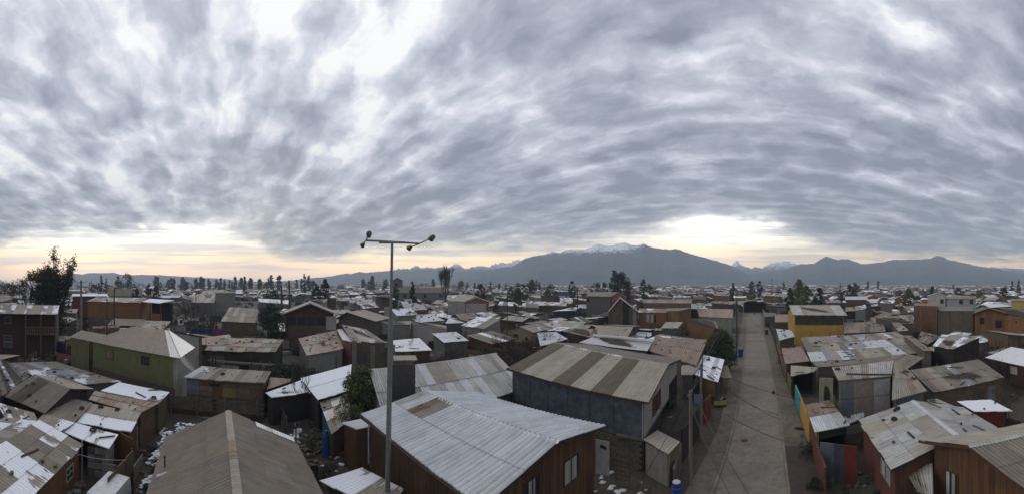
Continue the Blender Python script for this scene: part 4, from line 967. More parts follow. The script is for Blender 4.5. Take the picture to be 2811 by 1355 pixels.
h = mono('house', 'long house at the bottom left, grey sheet roof with snow slabs and stained panels', q, ['snowl', 'asb', 'snowp', 'asb'], [DARKW, DARKW, WOOD2, DARKW], cat='house', rows=3, w=1.0, amp=.014, mess=1.2, patch={(10, 0): 'snow', (9, 0): 'snow', (10, 1): 'snow', (8, 1): 'snowp', (9, 1): 'snow', (4, 0): 'snow', (5, 0): 'snowp'})
wl = h.walls[2]; window(h.root, wl, (wl[2] - wl[1]).length - 2.2 if (wl[2] - Vector(C1)).length < (wl[1] - Vector(C1)).length else 1.0, 1.0, 1.0, .9, FRAMEG, nx=2, ny=2)
q2 = [q[0] + (A1 - C1) * 1.0 + Vector((0, 0, -.9)), A1 + (A1 - C1) * 1.0 + Vector((0, 0, -.9)), A1, q[0]]
mono('shed', 'back slope roof left of the long snowy house, grey with white snow', [flat2(q[0] - (C1 - A1) * .9, 3.2), flat2(A1 - (C1 - A1) * .9, 3.2), A1 + Vector((0, 0, -.12)), q[0] + Vector((0, 0, -.12))], ['snowp', 'asb', 'snow', 'asbl'], DARKW, w=1.1, rows=2, mess=1.6)

# courtyard bottom left: fence, van, post, rubble
fence('board_fence', 'red brown board fence sloping along the bottom left courtyard', [P(*Z2(1118, 1140), 0), P(*Z2(905, 1400), 0)], 2.2, [WOOD, TAN], bw=.9, pname='panel', post=BARK)
v = thing('van', 'white van nose half hidden behind the courtyard fence', 'van', P(*Z2(900, 1400), 0)); o = P(*Z2(870, 1480), 0); yv = math.atan2((P(*Z2(905, 1400), 0) - P(*Z2(1118, 1140), 0)).y, (P(*Z2(905, 1400), 0) - P(*Z2(1118, 1140), 0)).x)
def loft(secs, yaw, o):
    """body from cross-sections (x, halfwidth bottom, halfwidth top, z0, z1)"""
    mb = MB(); ca, sa = math.cos(yaw), math.sin(yaw); T = lambda x, y, z: (o[0] + ca * x - sa * y, o[1] + sa * x + ca * y, z)
    R = [[T(x, -wb, z0), T(x, wb, z0), T(x, wb, (z0 + z1) / 2), T(x, wt, z1), T(x, -wt, z1), T(x, -wb, (z0 + z1) / 2)] for x, wb, wt, z0, z1 in secs]
    for a, b in zip(R, R[1:]):
        for i in range(6): j = (i + 1) % 6; mb.face([a[i], a[j], b[j], b[i]])
    mb.face(R[0][::-1]); mb.face(R[-1]); return mb, T
mb, T = loft([(-2.1, .78, .70, .35, 1.75), (-1.9, .82, .74, .3, 1.85), (.6, .82, .74, .3, 1.85), (1.35, .82, .70, .3, 1.15), (2.0, .80, .70, .3, 1.0), (2.15, .72, .64, .38, .85)], yv, o); mb.build('body', flat_mat('white_car_paint', (.55, .56, .57), .3), v)
mb = MB(); mb.face([T(.66, -.66, 1.80), T(.66, .66, 1.80), T(1.33, .64, 1.20), T(1.33, -.64, 1.20)]); mb.v = [(x, y, z + .015) for x, y, z in mb.v]; mb.build('windscreen', GLASS, v)
for x in (-1.4, 1.3):
    for s in (-1, 1): mb = MB(); a = Vector(T(x, s * .84, .33)); b = Vector(T(x, s * .66, .33)); mb.tube([a, b], .33, 14); mb.build('wheel', BLACK, v)
pole('post', 'thin pale post holding a clothes line in the dark courtyard', P(*Z2(690, 1140), 0), 2.9, .04, .04, FRAMEG)
wire('clothes_line', 'clothes line strung across the dark courtyard', P(*Z2(650, 905), 2.3), P(*Z2(1070, 955), 2.2), .12, .018, FRAMEG, None)
def rubble(name, label, ctr, n, s, mats, spread, cat='rubble', seed=1, flat=1.0):
    r = random.Random(seed); mb = MB(); ctr = Vector(ctr)
    for i in range(n):
        p = ctr + Vector((r.gauss(0, spread), r.gauss(0, spread), 0)); k = s * r.uniform(.4, 1.3); mb.box(flat2(p, ctr.z + r.uniform(0, .05)), k * r.uniform(.5, 1.6), k, k * flat * r.uniform(.3, .8), r.uniform(0, 3.1), mi=r.randrange(len(mats)))
    o = mb.build(name, mats); tag(o, label, cat, kind='stuff'); return o
rubble('rubble', 'heap of pale broken blocks in the dark courtyard', P(*Z2(600, 1190), 0), 34, .32, [GREYW, PALE, BLOCK], .5, seed=3)
# white panelled door in the courtyard
a, b2 = P(*Z2(735, 1085), .0), P(*Z2(920, 1120), .0); t = thing('garage_door', 'pale grey panelled door set back in the dark courtyard', 'door', a)
dv = (b2 - a); k_ = 4
for i in range(3):
    for j in range(k_): mb = MB(); p0 = a + dv * (i / 3 + .015) + Vector((0, 0, j * .55 + .02)); p1 = a + dv * ((i + 1) / 3 - .015) + Vector((0, 0, j * .55 + .02)); mb.prism([p0, p1, p1 + Vector((0, 0, .5)), p0 + Vector((0, 0, .5))], (.02, .03, 0)); mb.build('panel', PALE if (i + j) % 3 else GREYW, t)
fence('plywood_fence', 'rust brown plywood gate leaf at the back of the courtyard', [P(*Z2(1015, 1010), 0), P(*Z2(1120, 1070), 0)], 2.5, WOOD2, bw=2, pname='panel')
# ------------------------------------------------------------------ near houses right of the street
# orange wooden house at the bottom right
A, Bd = c(R4, 1250, 835, 5.2), c(R4, 1720, 738, 5.2); d_ = (Bd - A).normalized(); B = A + d_ * 11
E0 = c(R4, 835, 790, 4.4); Dn = flat2(A * 2 - E0, 4.0) - Vector((0, 0, .2))
h = gable('wooden_house', 'orange brown board house in the bottom right corner, grey overhanging roof', A, B, Dn + d_ * 11, Dn, E=E0 + d_ * 11, Fp=E0, mats='asb', mats2='asbl', cols=12, rows=2, wm=WOOD2, capm='silverold', ncap=5, amp=.024, pitch=.22, fascia=WOOD, gi=.75, ei=.3)
w = h.walls[3]; boards(h.root, w, .34, [WOOD2, WOOD2, WOOD], top=gtop(w, h.q[0]))
pwin(h.root, w, R4(1058, 1005), R4(1172, 1300), FRAMEW, mid=(R4(1115, 1050), R4(1115, 1290)), nx=2, curtain=((.1, .35), (.5, .75)), out=.034)
# weathered house with ridge running away
A, B, C_, D_ = c(R4, 785, 455, 4.4), c(R4, 1165, 750, 4.4), c(R4, 605, 1035, 3.2), c(R4, 325, 620, 3.2)
h = gable('house', 'house with worn light grey sheet roof and brick red wall beside the courtyard', A, B, C_, D_, mats=['asbl', 'silverold', 'asbl', 'silverold', 'asbl'], mats2=['silverold', 'asbl'], cols=7, rows=3, wm=[REDB, WOOD, GREYW, GREYW], capm='silver', ncap=5, amp=.012, pitch=.2, mess=1.3, fascia=FRAMED)
pwin(h.root, h.walls[0], R4(520, 935), R4(600, 1165), FRAMEG, mid=(R4(560, 990), R4(560, 1120)), nx=2, curtain=True)
# clad upper room
q = [c(R4, 105, 178, 5.6), c(R4, 622, 122, 5.6), c(R4, 600, 252, 5.05), c(R4, 160, 286, 5.1)]
h = mono('clad_room', 'boxy upper room clad in grey, beige and white sheets under a curled corrugated roof', q, ['asbl', 'asbl', 'silverold', 'asbl'], [GREYW, GREYW, PALE, OLIVE], cat='shack', cols=7, amp=.035, pitch=.26, mess=1.5, inset=.10)
w2 = h.walls[2]; Lw = (w2[2] - w2[1]).length
e = [on_wall(w2, *R4(x, 500))[0] for x in (175, 283, 455, 600)]
e = sorted(e)
flip = on_wall(w2, *R4(175, 500))[0] > on_wall(w2, *R4(600, 500))[0]
ms = [flat_mat('bluish_panel', (.13, .14, .16)), flat_mat('beige_panel', (.235, .20, .165)), flat_mat('off_white_panel', (.36, .37, .34))]
if flip: ms = ms[::-1]
for i, m in enumerate(ms): slab(h.root, w2, max(e[i] + .02, .02), 1.2, min(e[i + 1], Lw) - max(e[i], 0) - .04, 3.65, .03 + .006 * i, m, 'panel')
slab(h.root, w2, .0, 3.3, Lw * .98, .03, .05, DARKWOOD, 'seam')
pwin(h.root, h.walls[3], R4(118, 235), R4(160, 465), FRAMED, nx=1)
a1, b1 = c(R4, 230, 240, 5.5), c(R4, 628, 245, 5.35); mb = MB(); mb.prism([a1, b1, b1 + Vector((0, 0, .16)), a1 + Vector((0, 0, .16))], (.1, .12, 0)); tag(mb.build('plank', OLIVE), 'mossy plank lying along the curled roof of the clad room', 'plank')
q = [c(R4, 622, 122, 5.55), c(R4, 762, 205, 5.4), c(R4, 905, 378, 4.0), c(R4, 612, 452, 4.0)]
mono('annexe', 'annexe roof of beige sheets sloping down right of the clad upper room', q, ['asbl', 'asbl', 'pink', 'asbl'], [GREYW, GREYW, LBLUE, GREYW], rows=2, cat='annexe', amp=.03, pitch=.24, mess=1.4, inset=.3)
# graffiti wall left of clad room
a, b_ = P(*R4(-5, 480), 1.2), P(*R4(105, 480), 1.2); a, b_ = PD(R4(0, 0)[0], 31.5), PD(R4(112, 0)[0], 31.0)
t = thing('painted_wall', 'pale green wall with a black framed opening, left of the clad room', 'wall', a); mb = MB(); mb.prism([a, b_, b_ + Vector((0, 0, 5.0)), a + Vector((0, 0, 4.9))], (.1, .12, 0)); mb.build('panel', wall_mat('pale_green_wall', (.22, .23, .165), (.15, .155, .11), 'n'), t)
dv = (b_ - a).normalized(); nn = Vector((dv.y, -dv.x, 0)); o = a + dv * .45 + nn * .02 + Vector((0, 0, 2.5)); mb = MB()
pts = [(.0, .2), (.05, 1.6), (.25, 1.75), (.45, 1.6), (.62, 1.1), (.66, .1)]
for (x0, z0), (x1, z1) in zip(pts, pts[1:] + pts[:1]): mb.prism([o + dv * x0 + Vector((0, 0, z0)), o + dv * x1 + Vector((0, 0, z1)), o + dv * (x1 * .86 + .05) + Vector((0, 0, z1 * .86 + .12)), o + dv * (x0 * .86 + .05) + Vector((0, 0, z0 * .86 + .12))], nn * .03)
mb.build('frame', BLACK, t); mb = MB(); mb.prism([o + dv * (x * .86 + .05) + Vector((0, 0, z * .86 + .12)) for x, z in pts], nn * .01); mb.build('pane', GLASS, t)
# lower white rusty roof in front
q = [c(R2, 1105, 492, 2.9), c(R2, 1312, 452, 2.9), c(R2, 1482, 668, 2.6), c(R2, 1188, 724, 2.6)]
mono('lean_to', 'whitish rust-streaked roof jutting over the courtyard by the yellow street wall', q, ['silver', 'silverold', 'rust', 'silver'], [YELD, DARKW, DARKW, YELD], rows=2, w=.8, mess=1.5, amp=.012, zb=[0, 0, 1.9, 0])
q = [c(R4, 210, 592, 2.75), c(R4, 372, 560, 2.8), c(R4, 372, 600, 2.7), c(R4, 240, 655, 2.6)]
mono('awning', 'bluish tin offcut between the courtyard roof and worn grey roof', q, 'blue', DARKW, w=.8, mess=1.5, zb=2.3)
# back of the courtyard
slabs = [(R2(1232, 0)[0], R2(1350, 0)[0], 23.2, BLUEW), (R2(1352, 0)[0], R2(1432, 0)[0], 23.0, wall_mat('blue_curtain', (.055, .068, .09), (.035, .043, .06), 'v')), (R2(1434, 0)[0], R2(1540, 0)[0], 22.8, REDW)]
t = thing('courtyard_wall', 'back wall of the courtyard, grey blue sheets then a deep red panel', 'wall', PD(slabs[0][0], 23.2))
for x0, x1, D0, m in slabs:
    a, b_ = PD(x0, D0), PD(x1, D0 - .2); mb = MB(); mb.prism([a, b_, b_ + Vector((0, 0, 2.7)), a + Vector((0, 0, 2.7))], (.06, .08, 0)); mb.build('panel', m, t)
# street-side boundary walls
def street_wall(name, label, z0, z1, zt, mat, t_=.14):
    a, b_ = P(*z0, 0), P(*z1, 0); root = thing(name, label, 'wall', a); d = (b_ - a); n = Vector((-d.y, d.x, 0)).normalized() * t_
    mb = MB(); mb.prism([a, b_, flat2(b_, zt), flat2(a, zt)], -n if n.x < 0 else n); mb.build('panel', mat, root)
    mb = MB(); o = (n if n.x > 0 else -n); mb.prism([flat2(a, zt + .003) - o * .15, flat2(b_, zt + .003) - o * .15, flat2(b_, zt + .003) + o * 1.15, flat2(a, zt + .003) + o * 1.15], (0, 0, .06)); mb.build('coping', mat, root); note_spec([a, b_, flat2(a, zt)]); return root
GR = wall_mat('grass_green_wall', (.10, .165, .035), (.07, .11, .03), 'n')
street_wall('street_wall', 'brick red street wall running out of the bottom of the photo', R2(1268, 1260), R2(1140, 850), 1.8, REDB)
street_wall('street_wall', 'mustard yellow street wall beside the two sleeping dogs', R2(1138, 842), R2(1062, 600), 2.1, YEL)
street_wall('street_gate', 'turquoise gate panel in the street wall', R2(1060, 595), R2(1018, 480), 2.1, wall_mat('turquoise_paint', (.06, .30, .32), (.04, .2, .22), 'n'))
street_wall('street_wall', 'grass green street wall below the pinkish lean-to', R2(985, 405), R2(918, 215), 1.6, GR)
street_wall('street_wall', 'faded pink street wall farther up the right pavement', R2(915, 205), R2(880, 60), 1.5, PINKW)
street_wall('street_wall', 'dark grey street wall leading to the cluttered corner up the street', R1(1008, 880), R1(905, 640), 1.9, DARKW)
street_wall('street_wall', 'dull rendered street wall under the green awnings', R1(900, 630), R1(862, 562), 2.2, GREYW)
# open kitchen shack
q = [c(R2, 985, 160, 2.9), c(R2, 1210, 178, 3.0), c(R2, 1180, 215, 2.85), c(R2, 985, 250, 2.8)]
mono('shack', 'open fronted shack with torn grey roof behind the turquoise gate', q, ['asbl', 'snowl', 'asbl'], [DARKW, DARKW, DARKW, REDB], cat='shack', w=.8, mess=2.6, amp=.012, skip=(2,))
q = [c(R1, 1048, 905, 3.2), c(R1, 1240, 885, 3.2), c(R1, 1322, 1030, 2.9), c(R1, 1085, 1057, 2.9)]
mono('lean_to', 'smooth pinkish grey lean-to roof at the corner of the street', q, 'pink', [GREYW, GREYW, REDB, REDB], rows=1, w=1.6, amp=.006, mess=.5)
# big patchwork roof
q = [c(R1, 1235, 798, 4.2), c(R3, 738, 745, 4.2), c(R3, 1105, 935, 2.9), c(R1, 1340, 1035, 2.9)]
pt = {(0, 2): 'silver', (1, 2): 'silver', (4, 2): 'silver', (9, 1): 'silver', (10, 1): 'silver', (11, 1): 'silver', (12, 1): 'silver', (11, 2): 'silver', (12, 2): 'silver', (2, 2): 'blue', (5, 2): 'blue', (3, 0): 'pink', (4, 0): 'pink'}
mono('long_house', 'long low house with a three-course patchwork roof of grey and silver sheets', q, ['asb', 'asbl', 'asb', 'blue', 'asbl'], [GREYW, GREYW, GREYW, GREYW], cat='house', cols=17, rows=3, amp=.012, pitch=.3, patch=pt, mess=1.3)
q = [c(R1, 1345, 1040, 3.2), c(R3, 850, 958, 3.2), c(R3, 718, 1033, 2.9), c(R1, 1400, 1088, 2.9)]
mono('shed', 'narrow brownish strip roof below the long patchwork roof', q, ['pink', 'asb', 'asb'], GREYW, w=1.2, amp=.014, mess=1.8)
q = [c(R3, 860, 985, 3.2), c(R3, 1000, 995, 3.3), c(R3, 1005, 1010, 3.2), c(R3, 760, 1025, 3.0)]
mono('shed', 'dark ended shed tucked between the strip roof and the ribbed roof', [c(R3, 860, 962, 3.5), c(R3, 1018, 995, 3.5), c(R3, 850, 1110, 2.8), c(R3, 720, 1035, 2.8)], 'asb', DARKW, w=1.0)
# right middle roof
q = [c(R4, 760, 200, 4.1), c(R4, 1335, 108, 4.1), c(R4, 1560, 262, 3.0), c(R4, 960, 388, 2.8)]
h = mono('house', 'house under a broad grey roof with a pale strip and loose boards on top', q, ['asb', 'pink', 'asbl', 'asb', 'asb', 'blue', 'asb', 'asb', 'asb', 'asb', 'asb'], [GREYW, GREYW, TAN, GREYW], cat='house', cols=11, rows=2, amp=.014, mess=1.2)
slab(h.root, h.walls[2], 1.0, 0, 1.1, 2.3, .04, LBLUE, 'panel'); slab(h.root, h.walls[2], 2.4, 0, 1.5, 2.3, .05, RAW, 'panel')
for i, (p0, p1, zz) in enumerate(((R4(1060, 178), R4(1210, 180), 3.95), (R4(1285, 150), R4(1350, 190), 3.85), (R4(1130, 200), R4(1235, 235), 3.75), (R4(1255, 255), R4(1330, 300), 3.3))):
    a, b_ = P(*p0, zz), P(*p1, zz - (.0 if i == 0 else .25)); mb = MB(); mb.prism([a, b_, b_ + Vector((.1, .16, .02)), a + Vector((.1, .16, .02))], (0, 0, .06)); o = mb.build('loose_board', DARKWOOD)
    tag(o, ['long dark board lying near the top of the broad grey roof', 'short dark board at the right verge of the broad grey roof', 'bent strip of lath mid-slope on the broad grey roof', 'dark board by the lower right edge of the broad grey roof'][i], 'board', 'boards lying on the broad grey roof')
0 and mono('verge_roof', 'thin pale roof strip running down beside the snow white roof', [c(R4, 1290, 108, 4.2), c(R4, 1345, 104, 4.2), c(R4, 1740, 292, 3.1), c(R4, 1700, 318, 3.1)], 'asbl', DARKW, cat='roof', w=.5, amp=.02, zb=2.7)
q = [c(R4, 1615, 3, 4.3), c(R4, 1830, 45, 4.3), c(R4, 1850, 195, 3.2), c(R4, 1393, 93, 3.2)]
h = mono('house', 'dark walled house under a smooth snow white roof at the right edge', q, 'white', [DARKW, DARKW, wall_mat('dark_maroon_wall', (.06, .03, .026)), DARKW], cat='house', w=1.6, amp=.004, mess=.3, inset=.35)
pwin(h.root, h.walls[2], R4(1605, 165), R4(1665, 240), FRAMEG, nx=1, pane=CURTAIN)
q = [c(R4, 1158, 462, 3.0), c(R4, 1440, 448, 3.0), c(R4, 1612, 540, 2.6), c(R4, 1300, 548, 2.6)]
mono('shed', 'low shed with broken slabs of snow on its roof, deep red door below', q, ['snow', 'rust', 'snow', 'snow', 'snowp', 'snow'], [DARKW, DARKW, REDW, DARKW], w=.7, mess=2.2, amp=.01)
q = [c(R4, 900, 450, 3.7), c(R4, 985, 440, 3.6), c(R4, 1235, 545, 3.1), c(R4, 1000, 535, 3.1)]
mono('shed', 'low green tinged roof behind the ridge of the worn grey house', q, ['asb', 'asbl'], DARKW, w=.9, amp=.01, mess=1.6)
q = [c(R4, 712, 1022, 2.6), c(R4, 945, 985, 2.9), c(R4, 955, 1262, 2.2), c(R4, 830, 1232, 2.0)]
mono('lean_to', 'two-tone corrugated lean-to between the red wall and orange wooden house', q, ['asb', 'asb', 'silverold', 'silverold'], DARKW, cols=4, amp=.03, pitch=.22)
# things in the courtyard and on the pavement
def stool(): 
    b_ = P(*R2(1340, 990), 0); t = thing('basin_stand', 'wire stand holding a blue plastic basin in the courtyard', 'basin', b_)
    mb = MB(); mb.tube([b_ + Vector((0, 0, .72)), b_ + Vector((0, 0, .80)), b_ + Vector((0, 0, .98))], [.22, .30, .36], 14); mb.build('basin', flat_mat('bright_blue_plastic', (.02, .08, .42), .35), t)
    for i in range(4):
        a = i * math.pi / 2 + .4; mb = MB(); mb.tube([b_ + Vector((math.cos(a) * .34, math.sin(a) * .34, 0)), b_ + Vector((math.cos(a) * .3, math.sin(a) * .3, .75))], .022, 5); mb.build('leg', FRAMEG, t)
    return b_
bs = stool()
rubble('rag_heap', 'heap of tan rags and rusty scrap beside the blue basin', P(*R2(1330, 935), .3), 24, .30, [flat_mat('tan_cloth', (.22, .12, .07)), RUSTY, GREYW], .28, 'rags', 11)
rubble('scrap_heap', 'shiny scrap and car parts on the courtyard floor', P(*R2(1385, 1100), 0), 26, .26, [flat_mat('chrome_scrap', (.4, .4, .4), .3, .6), BLACK, GREYW], .30, 'scrap', 12)
rubble('rubble', 'loose stones and planks across the courtyard floor', P(*R2(1470, 1150), 0), 30, .3, [GREYW, RAW, DARKW], .9, 'rubble', 13, .5)
# two dogs and one
def dog(label, base, yaw, cm, L=.8, patchm=None):
    t = thing('dog', label, 'dog', base, 'dogs lying about the street'); base = Vector(base); ca, sa = math.cos(yaw), math.sin(yaw); T = lambda x, y, z: base + Vector((ca * x - sa * y, sa * x + ca * y, z)) * L
    me = bpy.data.meshes.new('body'); bm = bmesh.new()
    pts = [(-.35, 0, .14, .13), (-.1, .02, .17, .15), (.15, .03, .17, .16), (.32, .0, .19, .10), (.46, -.06, .17, .09), (.58, -.10, .12, .045), (-.5, -.05, .08, .035), (-.62, -.16, .05, .02), (-.3, -.18, .07, .06), (-.08, -.30, .04, .035), (.2, -.16, .07, .05), (.36, -.28, .04, .03), (.50, .01, .24, .02)]
    ed = [(0, 1), (1, 2), (2, 3), (3, 4), (4, 5), (0, 6), (6, 7), (0, 8), (8, 9), (2, 10), (10, 11), (4, 12)]
    vs = [bm.verts.new(T(x, y, z) - base) for x, y, z, r in pts]
    for a, b in ed: bm.edges.new((vs[a], vs[b]))
    bm.to_mesh(me); bm.free(); o = link('body', me, t, base); me.materials.append(cm)
    o.modifiers.new('skin', 'SKIN')
    for v, p in zip(me.skin_vertices[0].data, pts): v.radius = (p[3] * L, p[3] * L)
    me.skin_vertices[0].data[1].use_root = True; sb = o.modifiers.new('sub', 'SUBSURF'); sb.levels = 1; sb.render_levels = 1
import bmesh
dog('dark brown dog curled asleep against the right kerb', P(*R2(835, 392), .03), .6, flat_mat('dark_brown_fur', (.030, .020, .014), .9), .9)
dog('reddish brown dog lying on the pavement beside the yellow wall', P(*R2(1055, 700), .13), 2.2, flat_mat('red_brown_fur', (.075, .032, .020), .9), .8)
dog('black and white dog lying just below the brown one', P(*R2(1070, 750), .13), .9, flat_mat('grey_black_fur', (.11, .105, .10), .9), .7)
# bins and clutter by the street
def bin_(label, b_, hh, r0, mat, wheels=False):
    t = thing('bin', label, 'bin', b_); b_ = Vector(b_); mb = MB()
    q0 = [(-r0 * .8, -r0 * .8), (r0 * .8, -r0 * .8), (r0 * .8, r0 * .8), (-r0 * .8, r0 * .8)]
    lo = [b_ + Vector((x, y, .03)) for x, y in q0]; hi = [b_ + Vector((x * 1.25, y * 1.25, hh)) for x, y in q0]
    for i in range(4): j = (i + 1) % 4; mb.face([lo[i], lo[j], hi[j], hi[i]])
    mb.face(hi); mb.build('body', mat, t); mb = MB(); mb.prism([h_ + Vector((0, 0, .01)) for h_ in hi], (0, 0, .06)); mb.build('lid', mat, t)
    for s in (-1, 1): mb = MB(); mb.tube([b_ + Vector((s * r0 * .8, r0 * .8, .1)), b_ + Vector((s * r0, r0 * .8, .1))], .1, 10); mb.build('wheel', BLACK, t)
bin_('blue wheeled bin on the left pavement near the green tree', P(*R1(650, 990), .13), 1.45, .36, flat_mat('bin_blue', (.014, .035, .19), .5))
bin_('black bin standing at the right kerb up the street', P(*R1(903, 772), .13), 1.25, .30, BLACK)
# left side of the street: rusty white awning, canopy, red door, stall
q = [c(R2, 250, 70, 3.4), c(R2, 425, 112, 3.4), c(R2, 372, 305, 2.8), c(R2, 158, 232, 2.8)]
mono('awning', 'white sheet awning streaked with rust and cables left of the street', q, ['snow', 'silver', 'snow'], [GREYW, DARKW, TAN, GREYW], w=.9, mess=1.8, amp=.01)
a_ = [c(R2, 362, 165, 2.9), c(R2, 452, 160, 2.9), c(R2, 488, 266, 2.5), c(R2, 382, 258, 2.5)]
t = thing('canopy', 'beige cloth canopy stretched over the left pavement', 'canopy', flat2(a_[0], 0)); mb = MB(); n_ = 6
for i in range(n_):
    for j in range(n_):
        f = lambda i, j: BI(a_, i / n_, j / n_) - Vector((0, 0, .22 * math.sin(math.pi * i / n_) * math.sin(math.pi * j / n_)))
        mb.face([f(i, j), f(i + 1, j), f(i + 1, j + 1), f(i, j + 1)])
mb.build('cloth', wall_mat('beige_cloth', (.22, .19, .145), (.15, .13, .10), 'n'), t)
for p in a_: mb = MB(); mb.tube([flat2(p, 0), p], .03, 6); mb.build('post', FRAMEG, t)
q = [c(Z7, 1545, 775, 4.6), c(Z7, 2045, 800, 4.6), c(Z7, 1935, 1045, 3.5), c(Z7, 1490, 905, 3.8)]
mono('house', 'house roofed with pinkish corrugated sheets dotted with dark stones', q, 'pink', GREYW, cat='house', cols=9, amp=.05, pitch=.42, rows=2, zb=0)
r_ = random.Random(5)
SO = ['leftmost', 'second', 'third', 'fourth', 'fifth', 'sixth', 'seventh', 'eighth', 'ninth', 'tenth', 'eleventh', 'twelfth', 'thirteenth', 'rightmost']
for i in range(14):
    u, v_ = (i + .2 + .6 * r_.random()) / 14 * .9 + .05, r_.random() ** 1.8 * .9 + .03; p = BI(q, u, v_) + Vector((0, 0, .10)); mb = MB(); mb.box(p, r_.uniform(.12, .3), r_.uniform(.1, .2), r_.uniform(.06, .12), r_.uniform(0, 3)); tag(mb.build('stone', DARKW), 'dark stone weighing down the pinkish corrugated roof, ' + SO[i] + ' of the row', 'stone', 'stones on the pinkish roof')
q = [c(Z7, 972, 768, 4.6), c(Z7, 1545, 790, 4.6), c(Z7, 1472, 906, 4.0), c(Z7, 825, 825, 4.0)]
mono('shed', 'shed with a milky translucent roof behind the striped roof', q, 'clear', GREYW, cols=5, amp=.006, mess=.6)
mb = MB(); mb.tube([c(Z7, 965, 760, 4.8), c(Z7, 1250, 785, 4.8), c(Z7, 1535, 815, 4.8)], [.28, .32, .26], 8); tag(mb.build('plastic_roll', S['clear']), 'crumpled roll of clear plastic along the milky roof', 'plastic sheet')
q = [c(Z7, 1800, 1048, 3.3), c(Z7, 1985, 1030, 3.3), c(Z7, 1900, 1135, 3.0), c(Z7, 1795, 1135, 3.0)]
mono('lean_to', 'narrow corrugated lean-to below the pinkish roof', q, 'asbl', GREYW, w=.8, amp=.04, pitch=.36)
street_wall('red_door', 'bright red double door panel on the left side of the street', R2(248, 660), R2(305, 590), 2.3, REDW)
street_wall('street_wall', 'dark facade wall along the left pavement below the striped house', R2(60, 985), R2(200, 760), 2.6, DARKW)
street_wall('street_wall', 'dim concrete wall running down to the plywood shed', R2(-10, 1240), R2(55, 990), 1.6, GREYW)
t = thing('market_stall', 'street stall heaped with goods behind a yellow banner, under the canopy', 'stall', P(*R2(385, 520), 0)); a, b_ = P(*R2(335, 520), 0), P(*R2(438, 515), 0)
mb = MB(); mb.prism([a, b_, b_ + Vector((0, 0, .9)), a + Vector((0, 0, .9))], (.5, 1.2, 0)); mb.build('counter', DARKW, t)
mb = MB(); o_ = Vector((-.02, -.05, 0)); mb.prism([a + o_ + Vector((0, 0, .35)), b_ + o_ + Vector((0, 0, .35)), b_ + o_ + Vector((0, 0, .85)), a + o_ + Vector((0, 0, .85))], (-.01, -.02, 0)); mb.build('banner', flat_mat('lemon_banner', (.38, .34, .06)), t)
rubble('goods', 'assorted goods piled on the stall counter', P(*R2(395, 440), .95), 26, .22, [GREYW, LBLUE, BLACK, PALE], .42, 'goods', 21)
mb = MB(); a, b_ = P(*R2(170, 480), 1.6), P(*R2(245, 490), 1.6); mb.prism([a, b_, b_ + Vector((.1, .2, .9)), a + Vector((.1, .2, .9))], (.02, .05, 0)); tag(mb.build('tarpaulin', flat_mat('light_blue_tarp', (.13, .22, .30))), 'crumpled light blue tarpaulin behind the nearest utility pole', 'tarpaulin')
# wires over the street
tp = [tpA, tpB, tpC]
wl_ = [(tpA, P(*R2(1150, 840), 1.9), .5, 'from the nearest pole down to the brick red wall'), (tpA, tpB, .15, 'between the two near concrete poles'), (tpB, tpC, .5, 'from the second concrete pole to the wooden pole'), (tpA + Vector((.3, 0, -.2)), PD(2250, 9, 5.5), .5, 'from the nearest pole out of the bottom right'), (tpA + Vector((-.3, 0, -.1)), PD(2180, 9, 5.2), .7, 'lower of two crossing toward the bottom of the street'),
       (tpA, HB1.q[2] + Vector((0, .1, -.6)), .3, 'from the nearest pole to the striped roof'), (tpC, tpD, .4, 'from the wooden pole to the slim pole by the awning'), (tpB, P(*R2(905, 620), 3.0), .5, 'across the street to the turquoise gate'), (tpB + Vector((0, 0, -.3)), P(*R2(880, 575), 2.6), .6, 'sagging across the street above the manhole'), (tpA, P(*Z8(1215, 1200), .6), .2, 'steep guy wire from the nearest pole into the yard'), (tpC, tpE, 2.0, 'long one running up the street to the far pole')]
wl_ += [(tpB, P(*R2(1330, 480), 3.2), .5, 'across the street to the white rusty lean-to'), (tpC, PD(R1(1180, 0)[0], 72, 6.5), .7, 'across the upper street to the yellow house'), (tpC, PD(R1(330, 0)[0], 80, 5.5), .6, 'from the wooden pole to the pinkish roof on the left'), (tpC + Vector((0, 0, -.4)), PD(R1(1060, 0)[0], 56, 3.6), .8, 'from the wooden pole down to the corner lean-to'), (tpD, PD(Z7(1995, 0)[0], 39, 5.4), .2, 'between the two slender poles by the pinkish roof'), (tpA + Vector((.2, .2, -.1)), tpB + Vector((.2, 0, -.3)), .3, 'lower one between the two near concrete poles'), (tpA + Vector((-.3, 0, -.3)), tpB + Vector((-.2, 0, -.6)), .45, 'lowest one between the two near concrete poles'), (tpB + Vector((0, 0, -.1)), tpC + Vector((0, 0, -1.2)), .8, 'lower one to the wooden pole'), (PD(Z1(790, 0)[0], 63, 14.3), PD(-30, 60, 12.6), .6, 'running left from the concrete pole past the bare tree'), (PD(Z1(790, 0)[0], 63, 13.6), PD(-30, 60, 11.4), .8, 'second one running left past the bare tree')]
for a, b_, s, l in wl_: wire('wire', 'thin black wire ' + l, a, b_, s, .020)
